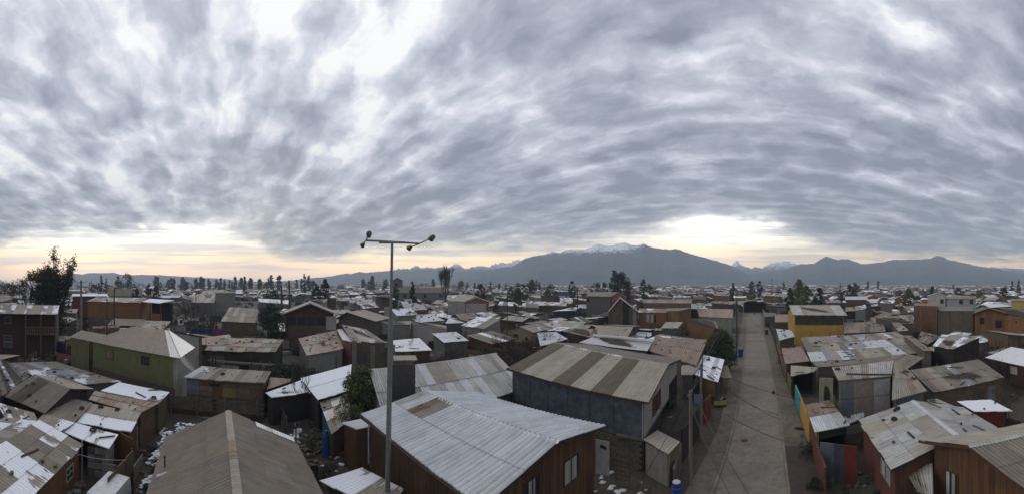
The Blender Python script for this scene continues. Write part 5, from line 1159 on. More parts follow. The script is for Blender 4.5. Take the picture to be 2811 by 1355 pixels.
# ------------------------------------------------------------------ landmarks of the middle distance
def box_gable(name, label, x0, x1, D, ye, yr, dD, zb=0, wm=None, mats='asb', D2=None, **kw):
    """gabled house: eave line from pixel x0 to x1 at distances D, D2; ridge dD metres behind; ye, yr = pixel rows of eave and ridge"""
    D2 = D2 or D; ze = CAMZ - (ye - HY) * D / F; a, b = PD(x0, D, ze), PD(x1, D2, ze); d = (b - a).normalized(); n = Vector((-d.y, d.x, 0)); n = n if n.dot(a) > 0 else -n
    A = a + n * dD; B = b + n * dD; zr = CAMZ - (yr - HY) * A.xy.length / F; A.z = B.z = zr
    return gable(name, label, A, B, b, a, wm=wm, zb=zb, mats=mats, **kw)
def front_gable(name, label, x0, x1, xp, D, ye, yp, depth, D2=None, **kw):
    """gable end faces the camera: eaves at x0 and x1, peak at xp; the ridge runs away for DEPTH metres"""
    D2 = D2 or D; ze = CAMZ - (ye - HY) * D / F; a, b = PD(x0, D, ze), PD(x1, D2, ze); p = L3(a, b, (xp - x0) / (x1 - x0)); p.z = CAMZ - (yp - HY) * p.xy.length / F
    d = (b - a).normalized(); n = Vector((-d.y, d.x, 0)); n = (n if n.dot(a) > 0 else -n) * depth
    return gable(name, label, p, p + n, a + n, a, E=b + n, Fp=b, **kw)
def zz(z, x, y): return z(x, y)
# open-sided upper storey
a = Z4(935, 562); b = Z4(1476, 572); pk_ = Z4(1213, 452)
h = front_gable('house', 'house with an open sided upper storey and red brown gable, by the round tree', a[0], b[0], pk_[0], 70, a[1], pk_[1], 9, wm=[TAN, TAN, TAN, TAN], mats='asbl', w=1.1, amp=.01, gi=1.2, ei=.9, fascia=WHITE2, zb=0)
w = h.walls[3]
boards(h.root, w, .45, WOOD, top=gtop(w, h.q[0]), z0=7.0)
u0, z1 = on_wall(w, *Z4(990, 578)); u1, z0 = on_wall(w, *Z4(1360, 660)); u0, u1 = sorted((u0, u1))
slab(h.root, w, u0, z0, u1 - u0, z1 - z0, .04, BLACK, 'opening')  # black slab on the uncut wall, painted shade of the open storey
for k in range(5): slab(h.root, w, u0 + (u1 - u0) * k / 4 - .08, z0 - .1, .16, z1 - z0 + .1, .14, TAN, 'post')
u0, z1 = on_wall(w, *Z4(1362, 578)); u1, z0 = on_wall(w, *Z4(1458, 705)); u0, u1 = sorted((u0, u1)); slab(h.root, w, u0, z0, u1 - u0, z1 - z0, .12, WHITE2, 'panel')
u0, z1 = on_wall(w, *Z4(975, 665)); u1, z0 = on_wall(w, *Z4(1360, 760)); u0, u1 = sorted((u0, u1)); slab(h.root, w, u0, z0, u1 - u0, z1 - z0, .10, TAN, 'parapet')
# roofs in front of it
q = [c(Z4, 300, 775, 4.2), c(Z4, 965, 798, 4.2), c(Z4, 882, 916, 3.2), c(Z4, 212, 900, 3.2)]
h = mono('long_house', 'long low house, its dishevelled brownish roof strewn with loose panels', q, ['asb', 'asb', 'pink', 'asbl', 'asb'], MORTAR, cat='house', rows=3, w=1.1, mess=3.0, amp=.01, patch={(0, 0): 'pink', (0, 2): 'pink', (1, 2): 'asbl'})
slab(h.root, h.walls[2], 3, .4, 2.5, 1.9, .05, BLACK, 'opening'); slab(h.root, h.walls[2], 8, .3, 2.4, 2.1, .05, GREYW, 'shutter')  # the black slab is painted shade, the wall behind is uncut
a1, b1 = c(Z4, 228, 1000, 2.0), c(Z4, 842, 1045, 2.0); mb = MB(); mb.prism([a1, b1, b1 + Vector((.1, .2, .22)), a1 + Vector((.1, .2, .22))], (.2, .3, .02)); tag(mb.build('beam', PLY), 'long pale weathered beam in front of the dishevelled roof house', 'beam')
q = [c(Z4, 1100, 788, 4.4), c(Z4, 1470, 706, 4.4), c(Z4, 1526, 886, 3.4), c(Z4, 1180, 950, 3.4)]
h = mono('house', 'house with a rusty speckled roof carrying empty metal frames', q, ['pink', 'rust', 'pink', 'asbl'], [GREYW, GREYW, PALE, GREYW], cat='house', rows=2, w=1.2, mess=2.0, amp=.008)
for i in range(4):
    p = BI(q, .25 + .17 * i, .35 + .08 * (i % 2)) + Vector((0, 0, .1)); mb = MB(); k = .9
    for s, e in (((0, 0, 0), (k, 0, 0)), ((k, 0, 0), (k, .2, .7)), ((k, .2, .7), (0, .2, .7)), ((0, .2, .7), (0, 0, 0))): mb.tube([p + Vector(s), p + Vector(e)], .035, 4)
    tag(mb.build('metal_frame', RUSTY), ['leftmost empty metal frame on the rusty speckled roof', 'second empty metal frame from the left on the rusty speckled roof', 'third empty metal frame from the left on the rusty speckled roof', 'rightmost empty metal frame on the rusty speckled roof'][i], 'frame', 'metal frames lying on the rusty roof')
q = [c(Z4, 1512, 656, 6.2), c(Z4, 1740, 700, 5.6), c(Z4, 1935, 830, 4.6), c(Z4, 1612, 826, 4.6)]
mono('shack', 'tent-like shack of pinkish and pale sheets left of the lamp mast', q, ['asb', 'asbl', 'blue', 'asb'], PINKW, cat='shack', w=1.2, mess=1.6, amp=.012)
mono('lean_to', 'white triangular lean-to roof on the left of the tent-like shack', [c(Z4, 1468, 702, 5.2), c(Z4, 1512, 700, 5.4), c(Z4, 1622, 824, 4.5), c(Z4, 1518, 800, 4.5)], 'white', PINKW, w=1.2)
ta, tb = PD(966.7, 49), PD(1128, 44)
r_ = thing('sheet_fence', 'tall fence of upright dark grey asbestos sheets behind the lamp mast', 'fence', ta); dv = (tb - ta); n_ = 12
for i in range(n_):
    x0, x1 = i / n_, (i + 1) / n_; zt = CAMZ - ((939 + 8 * (i % 3 == 1) + (0 if i < 9 else 14)) - HY) * 47 / F + rnd.uniform(-.15, .1); mb = MB()
    for k in range(8):
        p0, p1 = ta + dv * (x0 + (x1 - x0) * k / 8), ta + dv * (x0 + (x1 - x0) * (k + 1) / 8); o0, o1 = Vector((.02, -.06, 0)) * (k % 2), Vector((.02, -.06, 0)) * ((k + 1) % 2)
        mb.face([p0 + o0, p1 + o1, p1 + o1 + Vector((0, 0, zt)), p0 + o0 + Vector((0, 0, zt))])
    mb.build('sheet', S['dark'] if i % 4 else S['asb'], r_)
note_spec([ta + Vector((0, 0, 5)), tb + Vector((0, 0, 5)), ta, tb])
a, b = Z5(78, 945), Z5(452, 968)
front_gable('house', 'small grey gabled house with a deep red base, left of the lamp mast', a[0], b[0], Z5(185, 0)[0], 84, a[1], Z5(0, 882)[1], 9, D2=78, wm=[GREYW, GREYW, GREYW, GREYW], mats='asbl', w=1.2, amp=.01, gi=.8, fascia=DARKWOOD)
# blue and magenta street wall
for x0, x1, m, l in ((527, 583, BLUEP, 'deep blue painted wall next to the magenta one'), (583.4, 623, MAG, 'magenta painted wall right of the deep blue one')):
    a, b = PD(x0, 86 if x0 == 527 else 85), PD(x1, 85 if x0 == 527 else 84); t = thing('painted_wall', l, 'wall', a); mb = MB(); mb.prism([a, b, b + Vector((0, 0, 2.2)), a + Vector((0, 0, 2.2))], (-.05, .15, 0)); mb.build('panel', m, t); mb = MB(); mb.prism([a + Vector((0, 0, 2.21)), b + Vector((0, 0, 2.21)), b + Vector((-.08, .22, 2.21)), a + Vector((-.08, .22, 2.21))], (0, 0, .08)); mb.build('coping', DARKW, t); note_spec([a + Vector((0, 0, 2.2)), b, a])
q = [c(Z4, 450, 490, 6.3), c(Z4, 720, 505, 6.3), c(Z4, 712, 640, 3.7), c(Z4, 368, 625, 3.7)]
mono('house', 'house with a large faded beige roof behind the yucca', q, ['asb', 'asbl', 'asb', 'asb'], OLIVE, cat='house', rows=3, w=1.4, amp=.01, mess=1.6)
# orange brown building with a terrace
a, b = Z1(845, 625), Z1(1372, 628)
h = box_gable('building', 'ochre two storey building with an open roofed terrace, behind two poles', a[0], b[0], 105, a[1], Z1(0, 585)[1], 7, wm=[ORAN, ORAN, ORAN, ORAN], mats=['asbl', 'snowl', 'asb'], D2=98, cols=12, amp=0, gi=.3)
slab(h.root, h.walls[0], 0, 0, (h.walls[0][2] - h.walls[0][1]).length, 3.4, .12, GREYW, 'lower_wall')
for k in (.28, .55, .80): slab(h.root, h.walls[0], (h.walls[0][2] - h.walls[0][1]).length * k, 3.4, .1, 5.2, .06, PLY, 'batten')
a, b = PD(Z1(1370, 0)[0], 97), PD(Z1(1568, 0)[0], 94); t = thing('terrace', 'open terrace with a snow white roof on the right of the ochre building', 'terrace', a); dv = b - a
for k in (.0, .48, .98): mb = MB(); mb.box(a + dv * k, .28, .28, 8.3, .1); mb.build('post', WOOD, t)
mb = MB(); mb.prism([a + Vector((0, 0, 3.6)), b + Vector((0, 0, 3.6)), b + Vector((0, 0, 5.3)), a + Vector((0, 0, 5.3))], (-.1, .3, 0)); mb.build('parapet', ORAN, t)
mb = MB(); mb.prism([a, b, b + Vector((0, 0, 3.6)), a + Vector((0, 0, 3.6))], (-.1, .5, 0)); mb.build('lower_wall', TAN, t)
mb = MB(); mb.prism([a + Vector((-2.5, 5, 0)), b + Vector((-2.5, 5, 0)), b + Vector((-2.5, 5, 8.2)), a + Vector((-2.5, 5, 8.2))], (-.1, .5, 0)); mb.build('back_wall', DARKW, t)
rq = [a + Vector((-14, 5, 9.1)), b + Vector((-2.5, 6, 8.9)), b + Vector((.3, -.6, 8.35)), a + Vector((-11, -.9, 8.6))]; mb = MB(); mb.prism(rq[::-1], (0, 0, .12)); mb.build('roof', S['snow'], t); note_spec(rq + [a])
# dark house with balcony at the left edge
za = CAMZ - (Z1(0, 745)[1] - HY) * 61 / F
a, b = PD(-40, 62, za), PD(Z1(558, 0)[0], 59.5, za); d = (b - a).normalized(); n = Vector((-d.y, d.x, 0)); n = n if n.dot(a) > 0 else -n
h = gable('balcony_house', 'dark two storey timber house with a railed balcony at the left edge', a + n * 5 + Vector((0, 0, 1.45)), b + n * 5 + Vector((0, 0, 1.3)), b, a, mats=['snowp', 'asbl', 'snowl'], wm=[wall_mat('dark_red_brown_wall', (.055, .026, .018), (.03, .016, .012)), DARKW, DARKW, DARKW], cols=13, amp=0, gi=.3, ei=1.7)
w = h.walls[0]; Lw = (w[2] - w[1]).length
u_, z_ = on_wall(w, *Z1(255, 905)); u2, _ = on_wall(w, *Z1(550, 905)); u_, u2 = sorted((u_, u2)); u2 = min(u2, Lw)
slab(h.root, w, u_, 4.55, u2 - u_, .14, 1.3, RAW, 'balcony_floor')
for k in range(18): slab(h.root, w, u_ + (u2 - u_) * k / 17.3, 4.7, .10, 1.25, .06, PLY, 'baluster', out=1.2)
slab(h.root, w, u_, 5.95, u2 - u_, .09, .08, PLY, 'handrail', out=1.2)
for k in (0, .5, .97): slab(h.root, w, u_ + (u2 - u_) * k, 0, .2, 8.4, .16, RAW, 'post', out=1.25)
pwin(h.root, w, Z1(48, 768), Z1(108, 842), FRAMEG, nx=3); pwin(h.root, w, Z1(38, 955), Z1(118, 1015), FRAMEG, nx=4, ny=2); pwin(h.root, w, Z1(38, 1022), Z1(118, 1075), FRAMEG, nx=4, ny=2)
fence('blue_fence', 'deep blue sheet fence with pale blue smears, below the balcony house', [PD(Z1(285, 0)[0], 66), PD(Z1(640, 0)[0], 62)], 2.7, [BLUEP, BLUEP, BLUEP], bw=1.1, pname='panel')
for x0, x1, l in ((305, 390, 'left pale blue snow-smeared board against the blue fence'), (440, 630, 'right pale blue board against the blue fence')):
    a, b = P(*Z1(x0, 1138), 0), P(*Z1(x1, 1108), 0); mb = MB(); mb.prism([a, b, b + Vector((0, 0, 1.3)), a + Vector((0, 0, 1.15))], (-.1, .1, 0)); tag(mb.build('board', flat_mat('pale_blue_board', (.17, .24, .40))), l, 'board')
fence('low_wall', 'low faded pink wall by the lane left of the green house', [P(*Z1(530, 1205), 0), P(*Z1(715, 1245), 0)], 1.6, PINKW, 'wall', bw=1.5, ragged=.03)
# lane
patch([Z1(300, 1180), Z1(715, 1235), Z1(715, 1060), Z1(640, 1080)], .03, wall_mat('pale_lane', (.11, .10, .09), (.075, .068, .06), 'n'), 'lane')
patch([Z1(1440, 880), Z1(1900, 870), Z1(2080, 740), Z1(1960, 740), Z1(1700, 800)], .03, wall_mat('pale_lane', (.11, .10, .09)), 'lane')
# dark roofed houses beyond
a, b = Z1(1040, 575), Z1(1390, 572); box_gable('house', 'large house with a dull slate grey hipped roof behind the ochre building', a[0], b[0], 170, a[1], Z1(0, 505)[1], 10, wm=GREYW, mats='asbd', amp=0, cols=8)
a, b = Z1(700, 575), Z1(1050, 590); box_gable('house', 'maroon walled house with a white roof left of the ochre building', a[0], b[0], 135, a[1], Z1(0, 552)[1], 6, wm=wall_mat('maroon_wall', (.12, .03, .028), (.08, .02, .02)), mats=['snow', 'snow', 'asbl'], amp=0, cols=6)
a, b = Z1(1925, 640), Z1(2180, 530)
mono('house', 'house with a broad light grey roof crossed by dark gaps, beyond the lane trees', [c(Z1, 1990, 520, 8.5), c(Z1, 2190, 515, 8.5), c(Z1, 2080, 640, 6.0), c(Z1, 1860, 635, 6.0)], ['asbl', 'asb', 'asbl'], GREYW, cat='house', cols=9, amp=0, rows=2, mess=2)
a, b = Z1(2090, 600), Z1(2300, 595); box_gable('house', 'pale two storey house with small dark windows beyond the lane', a[0], b[0], 150, Z1(0, 545)[1], Z1(0, 530)[1], 5, wm=PALE, mats='asb', amp=0, cols=5)
# pink gabled white house
a, b = Z5(1125, 778), Z5(1300, 795)
h = front_gable('house', 'white walled house with a pink gable and pink corner stripe', Z5(1300, 0)[0], Z5(1533, 0)[0], Z5(1415, 0)[0], 122, Z5(0, 790)[1], Z5(0, 745)[1], 14, D2=122, wm=[WHITE2, WHITE2, WHITE2, WHITE2], mats='asb', amp=0, w=1.2, gi=.3, fascia=PINKW)
w = h.walls[3]; boards(h.root, w, .8, PINKW, top=gtop(w, h.q[0]), z0=6.6); slab(h.root, w, .1, 0, .9, 6.6, .06, PINKW, 'corner_stripe')
a, b = PD(Z5(1125, 0)[0], 126), PD(Z5(1298, 0)[0], 122); ze = CAMZ - (Z5(0, 780)[1] - HY) * 124 / F
gable('house', 'long white flank with a grey roof joined to the pink gabled house', PD(Z5(1235, 0)[0], 133, ze + 1.9), PD(Z5(1415, 0)[0], 128, ze + 1.9), flat2(b, ze), flat2(a, ze), wm=WHITE2, mats='asbl', amp=0, cols=8)
# long pale house with dark roof, pink dormers
a, b = Z5(850, 700), Z5(1103, 705); h = box_gable('house', 'long pale blue grey house with a dark slate roof behind the conifer', Z5(660, 0)[0], b[0], 205, a[1], Z5(0, 652)[1], 9, wm=wall_mat('pale_blue_grey_wall', (.17, .185, .19), (.13, .14, .145), 'n'), mats='asbd', amp=0, cols=10)
for x in (730, 920, 1068): pwin(h.root, h.walls[0], Z5(x - 14, 712), Z5(x + 14, 745), FRAMED, nx=1)
box_gable('house', 'row house with pink gables just behind the dark slate roof', Z5(860, 0)[0], Z5(1090, 0)[0], 225, Z5(0, 668)[1], Z5(0, 640)[1], 6, wm=PINKW, mats='pink', amp=0, cols=6)
t_ = Z5(660, 580); front_gable('church_roof', 'building with a high brown hipped roof above the roofs right of the lamp mast', Z5(612, 0)[0], Z5(712, 0)[0], Z5(655, 0)[0], 235, Z5(0, 583)[1], Z5(0, 556)[1], 10, wm=GREYW, mats='rust', amp=0, cols=4, cat='building')
# grey house and pinkish gable, middle
a, b = Z7(885, 385), Z7(1125, 400)
h = box_gable('house', 'tall plain grey house with a brownish grey roof and pinkish gable end', a[0], b[0], 140, a[1], Z7(0, 345)[1], 5.5, wm=[GREYW, PINKW, GREYW, GREYW], mats='asb', D2=132, amp=0, cols=9)
pwin(h.root, h.walls[0], Z7(885, 402), Z7(928, 442), FRAMED, nx=2)
a = Z7(1128, 400); front_gable('house', 'pinkish gabled wing with a dark window right of the plain grey house', a[0], Z7(1282, 0)[0], Z7(1190, 0)[0], 131, a[1], Z7(0, 352)[1], 8, wm=PINKW, mats='asb', amp=0, cols=5)
# board shack, A-frame
h = front_gable('board_shack', 'steep gabled shack of upright grey brown boards with a half open front', Z7(1100, 0)[0], Z7(1395, 0)[0], Z7(1213, 0)[0], 92, Z7(0, 545)[1], Z7(0, 408)[1], 10, wm=[RAW, RAW, RAW, DARKW], mats='asbl', w=1.2, amp=.01, gi=.6)
w = h.walls[3]; Lw = (w[2] - w[1]).length; xa, _ = on_wall(w, *Z7(1105, 600)); xb, _ = on_wall(w, *Z7(1240, 600)); xa, xb = sorted((xa, xb)); boards(h.root, w, .5, [RAW, TAN, RAW], top=gtop(w, h.q[0]), z0=0, u0=max(xa, .05), u1=xb)
xa, _ = on_wall(w, *Z7(1300, 600)); xb, _ = on_wall(w, *Z7(1385, 600)); xa, xb = sorted((xa, xb)); boards(h.root, w, .5, [RAW, PALE], top=gtop(w, h.q[0]), z0=0, u0=xa, u1=min(xb, Lw - .05))
# ochre house by it
q = [c(Z7, 1430, 470, 8.6), c(Z7, 1895, 455, 8.6), c(Z7, 1770, 515, 7.6), c(Z7, 1430, 500, 7.6)]
mono('house', 'beige upper storey with a low brown roof behind the ochre house', [PD(Z7(1430, 0)[0], 112, 8.7), PD(Z7(1895, 0)[0], 108, 8.7), PD(Z7(1895, 0)[0], 100, 8.0), PD(Z7(1430, 0)[0], 102, 8.0)], ['asb', 'pink'], wall_mat('beige_render', (.22, .155, .105), (.16, .115, .08), 'n'), cat='house', cols=10, amp=0)
zt = CAMZ - (Z7(0, 545)[1] - HY) * 94 / F
h = mono('house', 'ochre house with one curtained window beside the steep board shack', [PD(Z7(1395, 0)[0], 99, zt + .9), PD(Z7(1655, 0)[0], 98, zt + .9), PD(Z7(1660, 0)[0], 93.5, zt + .1), PD(Z7(1388, 0)[0], 94.5, zt + .1)], ['asb', 'rust', 'snowl'], ORAN, cat='house', cols=7, amp=0)
pwin(h.root, h.walls[2], Z7(1462, 560), Z7(1535, 635), FRAMEG, nx=2, curtain=True); pwin(h.root, h.walls[2], Z7(1536, 565), Z7(1556, 640), FRAMED, nx=1)
mono('house', 'ochre brown flat walled wing right of the curtained ochre house', [PD(Z7(1655, 0)[0], 101, zt + .9), PD(Z7(1890, 0)[0], 96, zt + 1.3), PD(Z7(1775, 0)[0], 91, zt + .8), PD(Z7(1655, 0)[0], 94, zt + .5)], 'asb', wall_mat('ochre_brown_wall', (.19, .115, .045), (.13, .08, .033), 'n'), cat='house', cols=5, amp=0)
q = [c(Z7, 1650, 630, 4.2), c(Z7, 1810, 632, 4.2), c(Z7, 1760, 690, 3.6), c(Z7, 1600, 690, 3.6)]
mono('shed', 'small light grey roofed shed in front of the ochre brown wing', q, 'asbl', GREYW, w=1.4, amp=0)
mono('shed', 'flat roofed brown block shed below the ochre house', [c(Z7, 1545, 690, 3.2), c(Z7, 1725, 693, 3.2), c(Z7, 1715, 712, 3.0), c(Z7, 1540, 710, 3.0)], 'asbl', TAN, w=1.4, amp=0)
# loosely listed roofs: zone, corners (top left, top right, bottom right, bottom left), eave height, rise, sheet, wall, label
ROOFS = [
 (Z5, (990, 1085), (1215, 1070), (1335, 1152), (1100, 1172), 3.3, .6, 'silver', GREYW, 'low shed with a bright white sheet roof, brown shrubs in front'),
 (Z5, (1140, 945), (1190, 950), (1312, 985), (1115, 990), 3.6, .8, 'silver', GREYW, 'small silver roof tilted toward the left, below the pink gabled house'),
 (Z5, (1480, 908), (1682, 935), (1480, 1042), (1262, 1010), 3.6, 1.2, 'snowp', PALE, 'snow patched roof over pale uprights right of the silver tilted roof'),
 (Z5, (620, 1150), (865, 1128), (985, 1242), (618, 1260), 3.4, .8, 'white', WOOD, 'smooth white roof on a brown shed, seen right of the lamp mast'),
 (Z5, (785, 965), (1120, 1010), (1128, 1045), (785, 985), 4.4, .5, 'asbl', WHITE2, 'long white walled house with a slim beige roof'),
 (Z5, (500, 972), (780, 965), (790, 1000), (560, 1000), 4.2, .6, 'asbl', PALE, 'pale green grey roof on a cream house close behind the lamp mast'),
 (Z7, (155, 385), (420, 400), (445, 500), (60, 470), 3.6, 1.2, 'snowp', GREYW, 'wavy roof under broken snow left of the plain grey house'),
 (Z7, (500, 425), (745, 430), (700, 482), (470, 472), 3.8, 1.0, 'snowl', WOOD, 'whitish roof with a brown gable in front of the blue house'),
 (Z7, (760, 495), (850, 488), (790, 520), (575, 530), 3.8, .7, 'snow', DARKW, 'thin snowy roof line over a black open shed'),
 (Z7, (430, 735), (605, 725), (718, 792), (460, 862), 3.3, .7, 'silver', DARKW, 'curved silver roof on a dark shed above the brown thicket'),
 (Z7, (790, 690), (1000, 700), (955, 780), (655, 715), 3.5, .7, 'asb', DARKW, 'dark grey ragged roof just behind the milky roof'),
 (Z7, (660, 675), (755, 685), (650, 718), (525, 712), 3.6, .4, 'snow', DARKW, 'little snow white roof like a lid among dark shrubs'),
 (Z7, (600, 320), (800, 335), (790, 345), (590, 340), 6.6, .6, 'snowl', BLUEP, 'blue walled house with a white roof, far behind the thicket'),
 (R1, (205, 500), (580, 515), (570, 612), (250, 598), 4.4, 1.6, 'pink', PALE, 'broad pinkish grey roof left of the upper street'),
 (R1, (160, 612), (400, 640), (440, 722), (120, 640), 3.8, 1.0, 'asb', WOOD2, 'brown cabin with grey roof and white door panel near the green tree'),
 (R1, (-20, 388), (168, 395), (165, 408), (0, 410), 5.8, .6, 'snowl', WHITE2, 'white box house with one dark window left of the street'),
 (R1, (390, 372), (552, 385), (550, 395), (385, 388), 6.2, .5, 'asbl', WOOD, 'brown timber cabin with two pale windows above the pinkish roof'),
 (R1, (365, 445), (600, 462), (560, 480), (370, 462), 5.0, .6, 'asb', DARKW, 'dark wavy roof between the cabin and the pinkish roof'),
 (R1, (860, 525), (985, 560), (1000, 590), (880, 600), 3.4, .5, 'green', GREYW, 'dull green awning roof beside the upper street on the right'),
 (R1, (985, 520), (1120, 545), (1115, 650), (985, 652), 3.8, 1.0, 'pink', GREYW, 'brownish tarpaulin roof between street and yellow house'),
 (R1, (995, 715), (1140, 730), (1180, 790), (1030, 830), 3.4, .7, 'clear', OLIVE, 'stepped pale green translucent roof below the yellow house'),
 (R3, (530, 605), (905, 575), (915, 660), (790, 662), 4.6, 1.4, 'asbl', GREYW, 'worn beige corrugated roof left of the brick building'),
 (R3, (240, 640), (620, 645), (640, 742), (240, 760), 3.8, .9, 'asb', GREYW, 'flat litter strewn grey roof right of the yellow house'),
 (R3, (670, 632), (740, 630), (868, 732), (770, 742), 4.2, .6, 'asbl', GREYW, 'narrow ribbed roof pointing to the foot of the brick building'),
 (R3, (745, 745), (800, 735), (1105, 930), (1010, 930), 4.0, .6, 'rust', GREYW, 'verge strip with crusty stones at the end of the patchwork roof'),
 (R3, (1190, 772), (1580, 788), (1300, 915), (1105, 882), 4.2, 1.2, 'snowl', DARKW, 'humped roof strewn with snow and debris below the brick building'),
 (R3, (1000, 880), (1110, 895), (1230, 925), (1120, 942), 3.2, .3, 'clear', DARKW, 'pale apron of sheets in front of the humped roof'),
 (R3, (990, 740), (1180, 790), (1050, 870), (950, 825), 4.0, .5, 'asb', DARKW, 'brownish low roof at the foot of the brick building'),
 (R3, (345, 485), (440, 440), (450, 520), (350, 540), 4.6, .8, 'snowl', PALE, 'tilted whitish shed roof behind the yellow house'),
 (R3, (600, 440), (760, 420), (720, 465), (590, 462), 5.2, .8, 'snow', GREYW, 'bright snowy roof among the shacks left of the brick building'),
 (R3, (250, 378), (470, 372), (465, 432), (250, 432), 6.0, 1.2, 'clear', WOOD, 'rounded pale roof over a brown wall behind the dark conifer'),
 (Z4, (10, 330), (230, 330), (150, 440), (0, 400), 6.0, 1.2, 'asbl', GREYW, 'light roof with dark slots beyond the lane'),
 (Z4, (725, 392), (1020, 392), (1010, 462), (720, 440), 4.4, 1.3, 'snow', GREYW, 'broad snow white flat roof crossed by two tall dark poles'),
 (Z4, (1160, 420), (1390, 412), (1350, 445), (1155, 435), 6.2, .8, 'snowl', PALE, 'cream house with a pale roof just behind the open sided house'),
 (Z4, (1260, 372), (1370, 362), (1460, 402), (1250, 408), 6.6, 1.0, 'snowl', WOOD, 'brown house with a whitish gable roof above the cream house'),
 (Z5, (300, 810), (420, 795), (490, 835), (330, 850), 5.2, 1.2, 'snowl', GREYW, 'light grey pyramid-like roof left of the lamp mast'),
 (Z5, (450, 735), (600, 712), (600, 745), (490, 748), 7.4, 1.0, 'snowl', TAN, 'tan walled house with whitish roof directly behind the lamp mast'),
 (Z1, (870, 550), (990, 545), (1060, 580), (930, 590), 8.0, .8, 'snow', GREYW, 'white roof peeping over the ochre building'),
 (Z1, (640, 490), (810, 500), (815, 530), (640, 520), 7.2, .8, 'snowl', GREYW, 'wide flat white roofed hall beside the concrete pole'),
 (Z1, (555, 780), (650, 770), (750, 800), (556, 870), 3.8, .7, 'asbl', DARKW, 'slanting pale roof right of the balcony house'),
 (Z1, (590, 640), (700, 640), (690, 670), (595, 665), 5.0, .5, 'snow', GREYW, 'small snow white lid-like roof behind the balcony house'),
 (Z1, (560, 690), (760, 700), (740, 740), (570, 735), 4.4, .6, 'asb', GREYW, 'dull grey roof between the balcony house and concrete pole'),
 (Z1, (900, 870), (1180, 860), (1150, 880), (905, 890), 3.4, .4, 'pink', wall_mat('beige_render', (.22, .155, .105)), 'beige garden wall house below the ochre building'),
]
def clear_names(l): return l
for z, p1, p2, p3, p4, ze, rise, sm, wmt, lab in ROOFS:
    q = [c(z, *p1, ze + rise), c(z, *p2, ze + rise), c(z, *p3, ze), c(z, *p4, ze)]
    # keep the slope's depth sane: pull far corners back in
    for i, j in ((0, 3), (1, 2)):
        e = q[i] - q[j]; e.z = 0
        if e.length > 11: q[i] = flat2(q[j] + e.normalized() * 11, ze + rise)
    alt = {'snow': ['snow', 'snowp', 'snow'], 'snowp': ['snowp', 'asb', 'snowp'], 'asb': ['asb', 'asbd', 'asb', 'pink'], 'asbl': ['asbl', 'asb', 'asbl'], 'snowl': ['snowl', 'asbl', 'snowp']}.get(sm, sm)
    near = min(p.xy.length for p in q) < 75
    mono('house' if ze > 4 else 'shed', lab, q, alt, wmt, cat='house' if ze > 4 else 'shed', w=1.1 if near else 1.6, amp=.012 if near else 0, mess=1.8, rows=2 if near else 1)
# yellow house
ze = CAMZ - (R1(0, 583)[1] - HY) * 74 / F; x0, x1 = R1(1160, 0)[0], R1(1688, 0)[0]
a, b = PD(x0, 74.5, ze), PD(x1, 73.5, ze); zr = 8.75
h = gable('yellow_house', 'mustard yellow house with a glazed upper band beside the upper street', PD(R1(1122, 0)[0], 80, zr), PD(R1(1612, 0)[0], 80, zr), b, a, wm=[YEL, YEL, YEL, YEL], mats=['asbl', 'silverold'], w=1.2, amp=.012, gi=.5, ei=.7, fascia=DARKWOOD, capm='asbl')
w = h.walls[0]; u0, z1 = on_wall(w, *R1(1180, 600)); u1, z0 = on_wall(w, *R1(1650, 678)); u0, u1 = sorted((u0, u1)); u0 = max(.1, u0); Lw = (w[2] - w[1]).length; u1 = min(u1, Lw - .1)
window(h.root, w, u0, z0, u1 - u0, z1 - z0, OLIVE, nx=1, pane=wall_mat('greenish_reflecting_glass', (.062, .070, .055), (.035, .040, .032), 'n', .25))
boards(h.root, w, .6, [GREYW, PALE], top=lambda u: ze + .2, z0=z1 + .05) if z1 + .05 < ze - .1 else None
# dark gateway at the end of the street
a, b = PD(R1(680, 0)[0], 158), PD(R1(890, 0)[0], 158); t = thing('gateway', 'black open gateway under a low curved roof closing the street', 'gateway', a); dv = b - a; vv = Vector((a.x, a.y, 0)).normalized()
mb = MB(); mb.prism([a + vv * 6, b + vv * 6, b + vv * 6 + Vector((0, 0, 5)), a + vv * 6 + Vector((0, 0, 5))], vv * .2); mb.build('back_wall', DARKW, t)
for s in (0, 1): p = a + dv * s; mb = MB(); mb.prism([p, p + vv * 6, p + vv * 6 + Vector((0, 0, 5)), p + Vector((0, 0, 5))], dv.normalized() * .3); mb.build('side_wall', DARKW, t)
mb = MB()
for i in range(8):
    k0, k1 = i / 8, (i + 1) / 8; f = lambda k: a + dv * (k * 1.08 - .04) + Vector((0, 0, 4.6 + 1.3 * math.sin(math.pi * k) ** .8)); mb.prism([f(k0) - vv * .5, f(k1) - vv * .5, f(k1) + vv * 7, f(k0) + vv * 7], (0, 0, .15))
mb.build('roof', S['rust'], t); note_spec([a + Vector((0, 0, 6)), b, a])
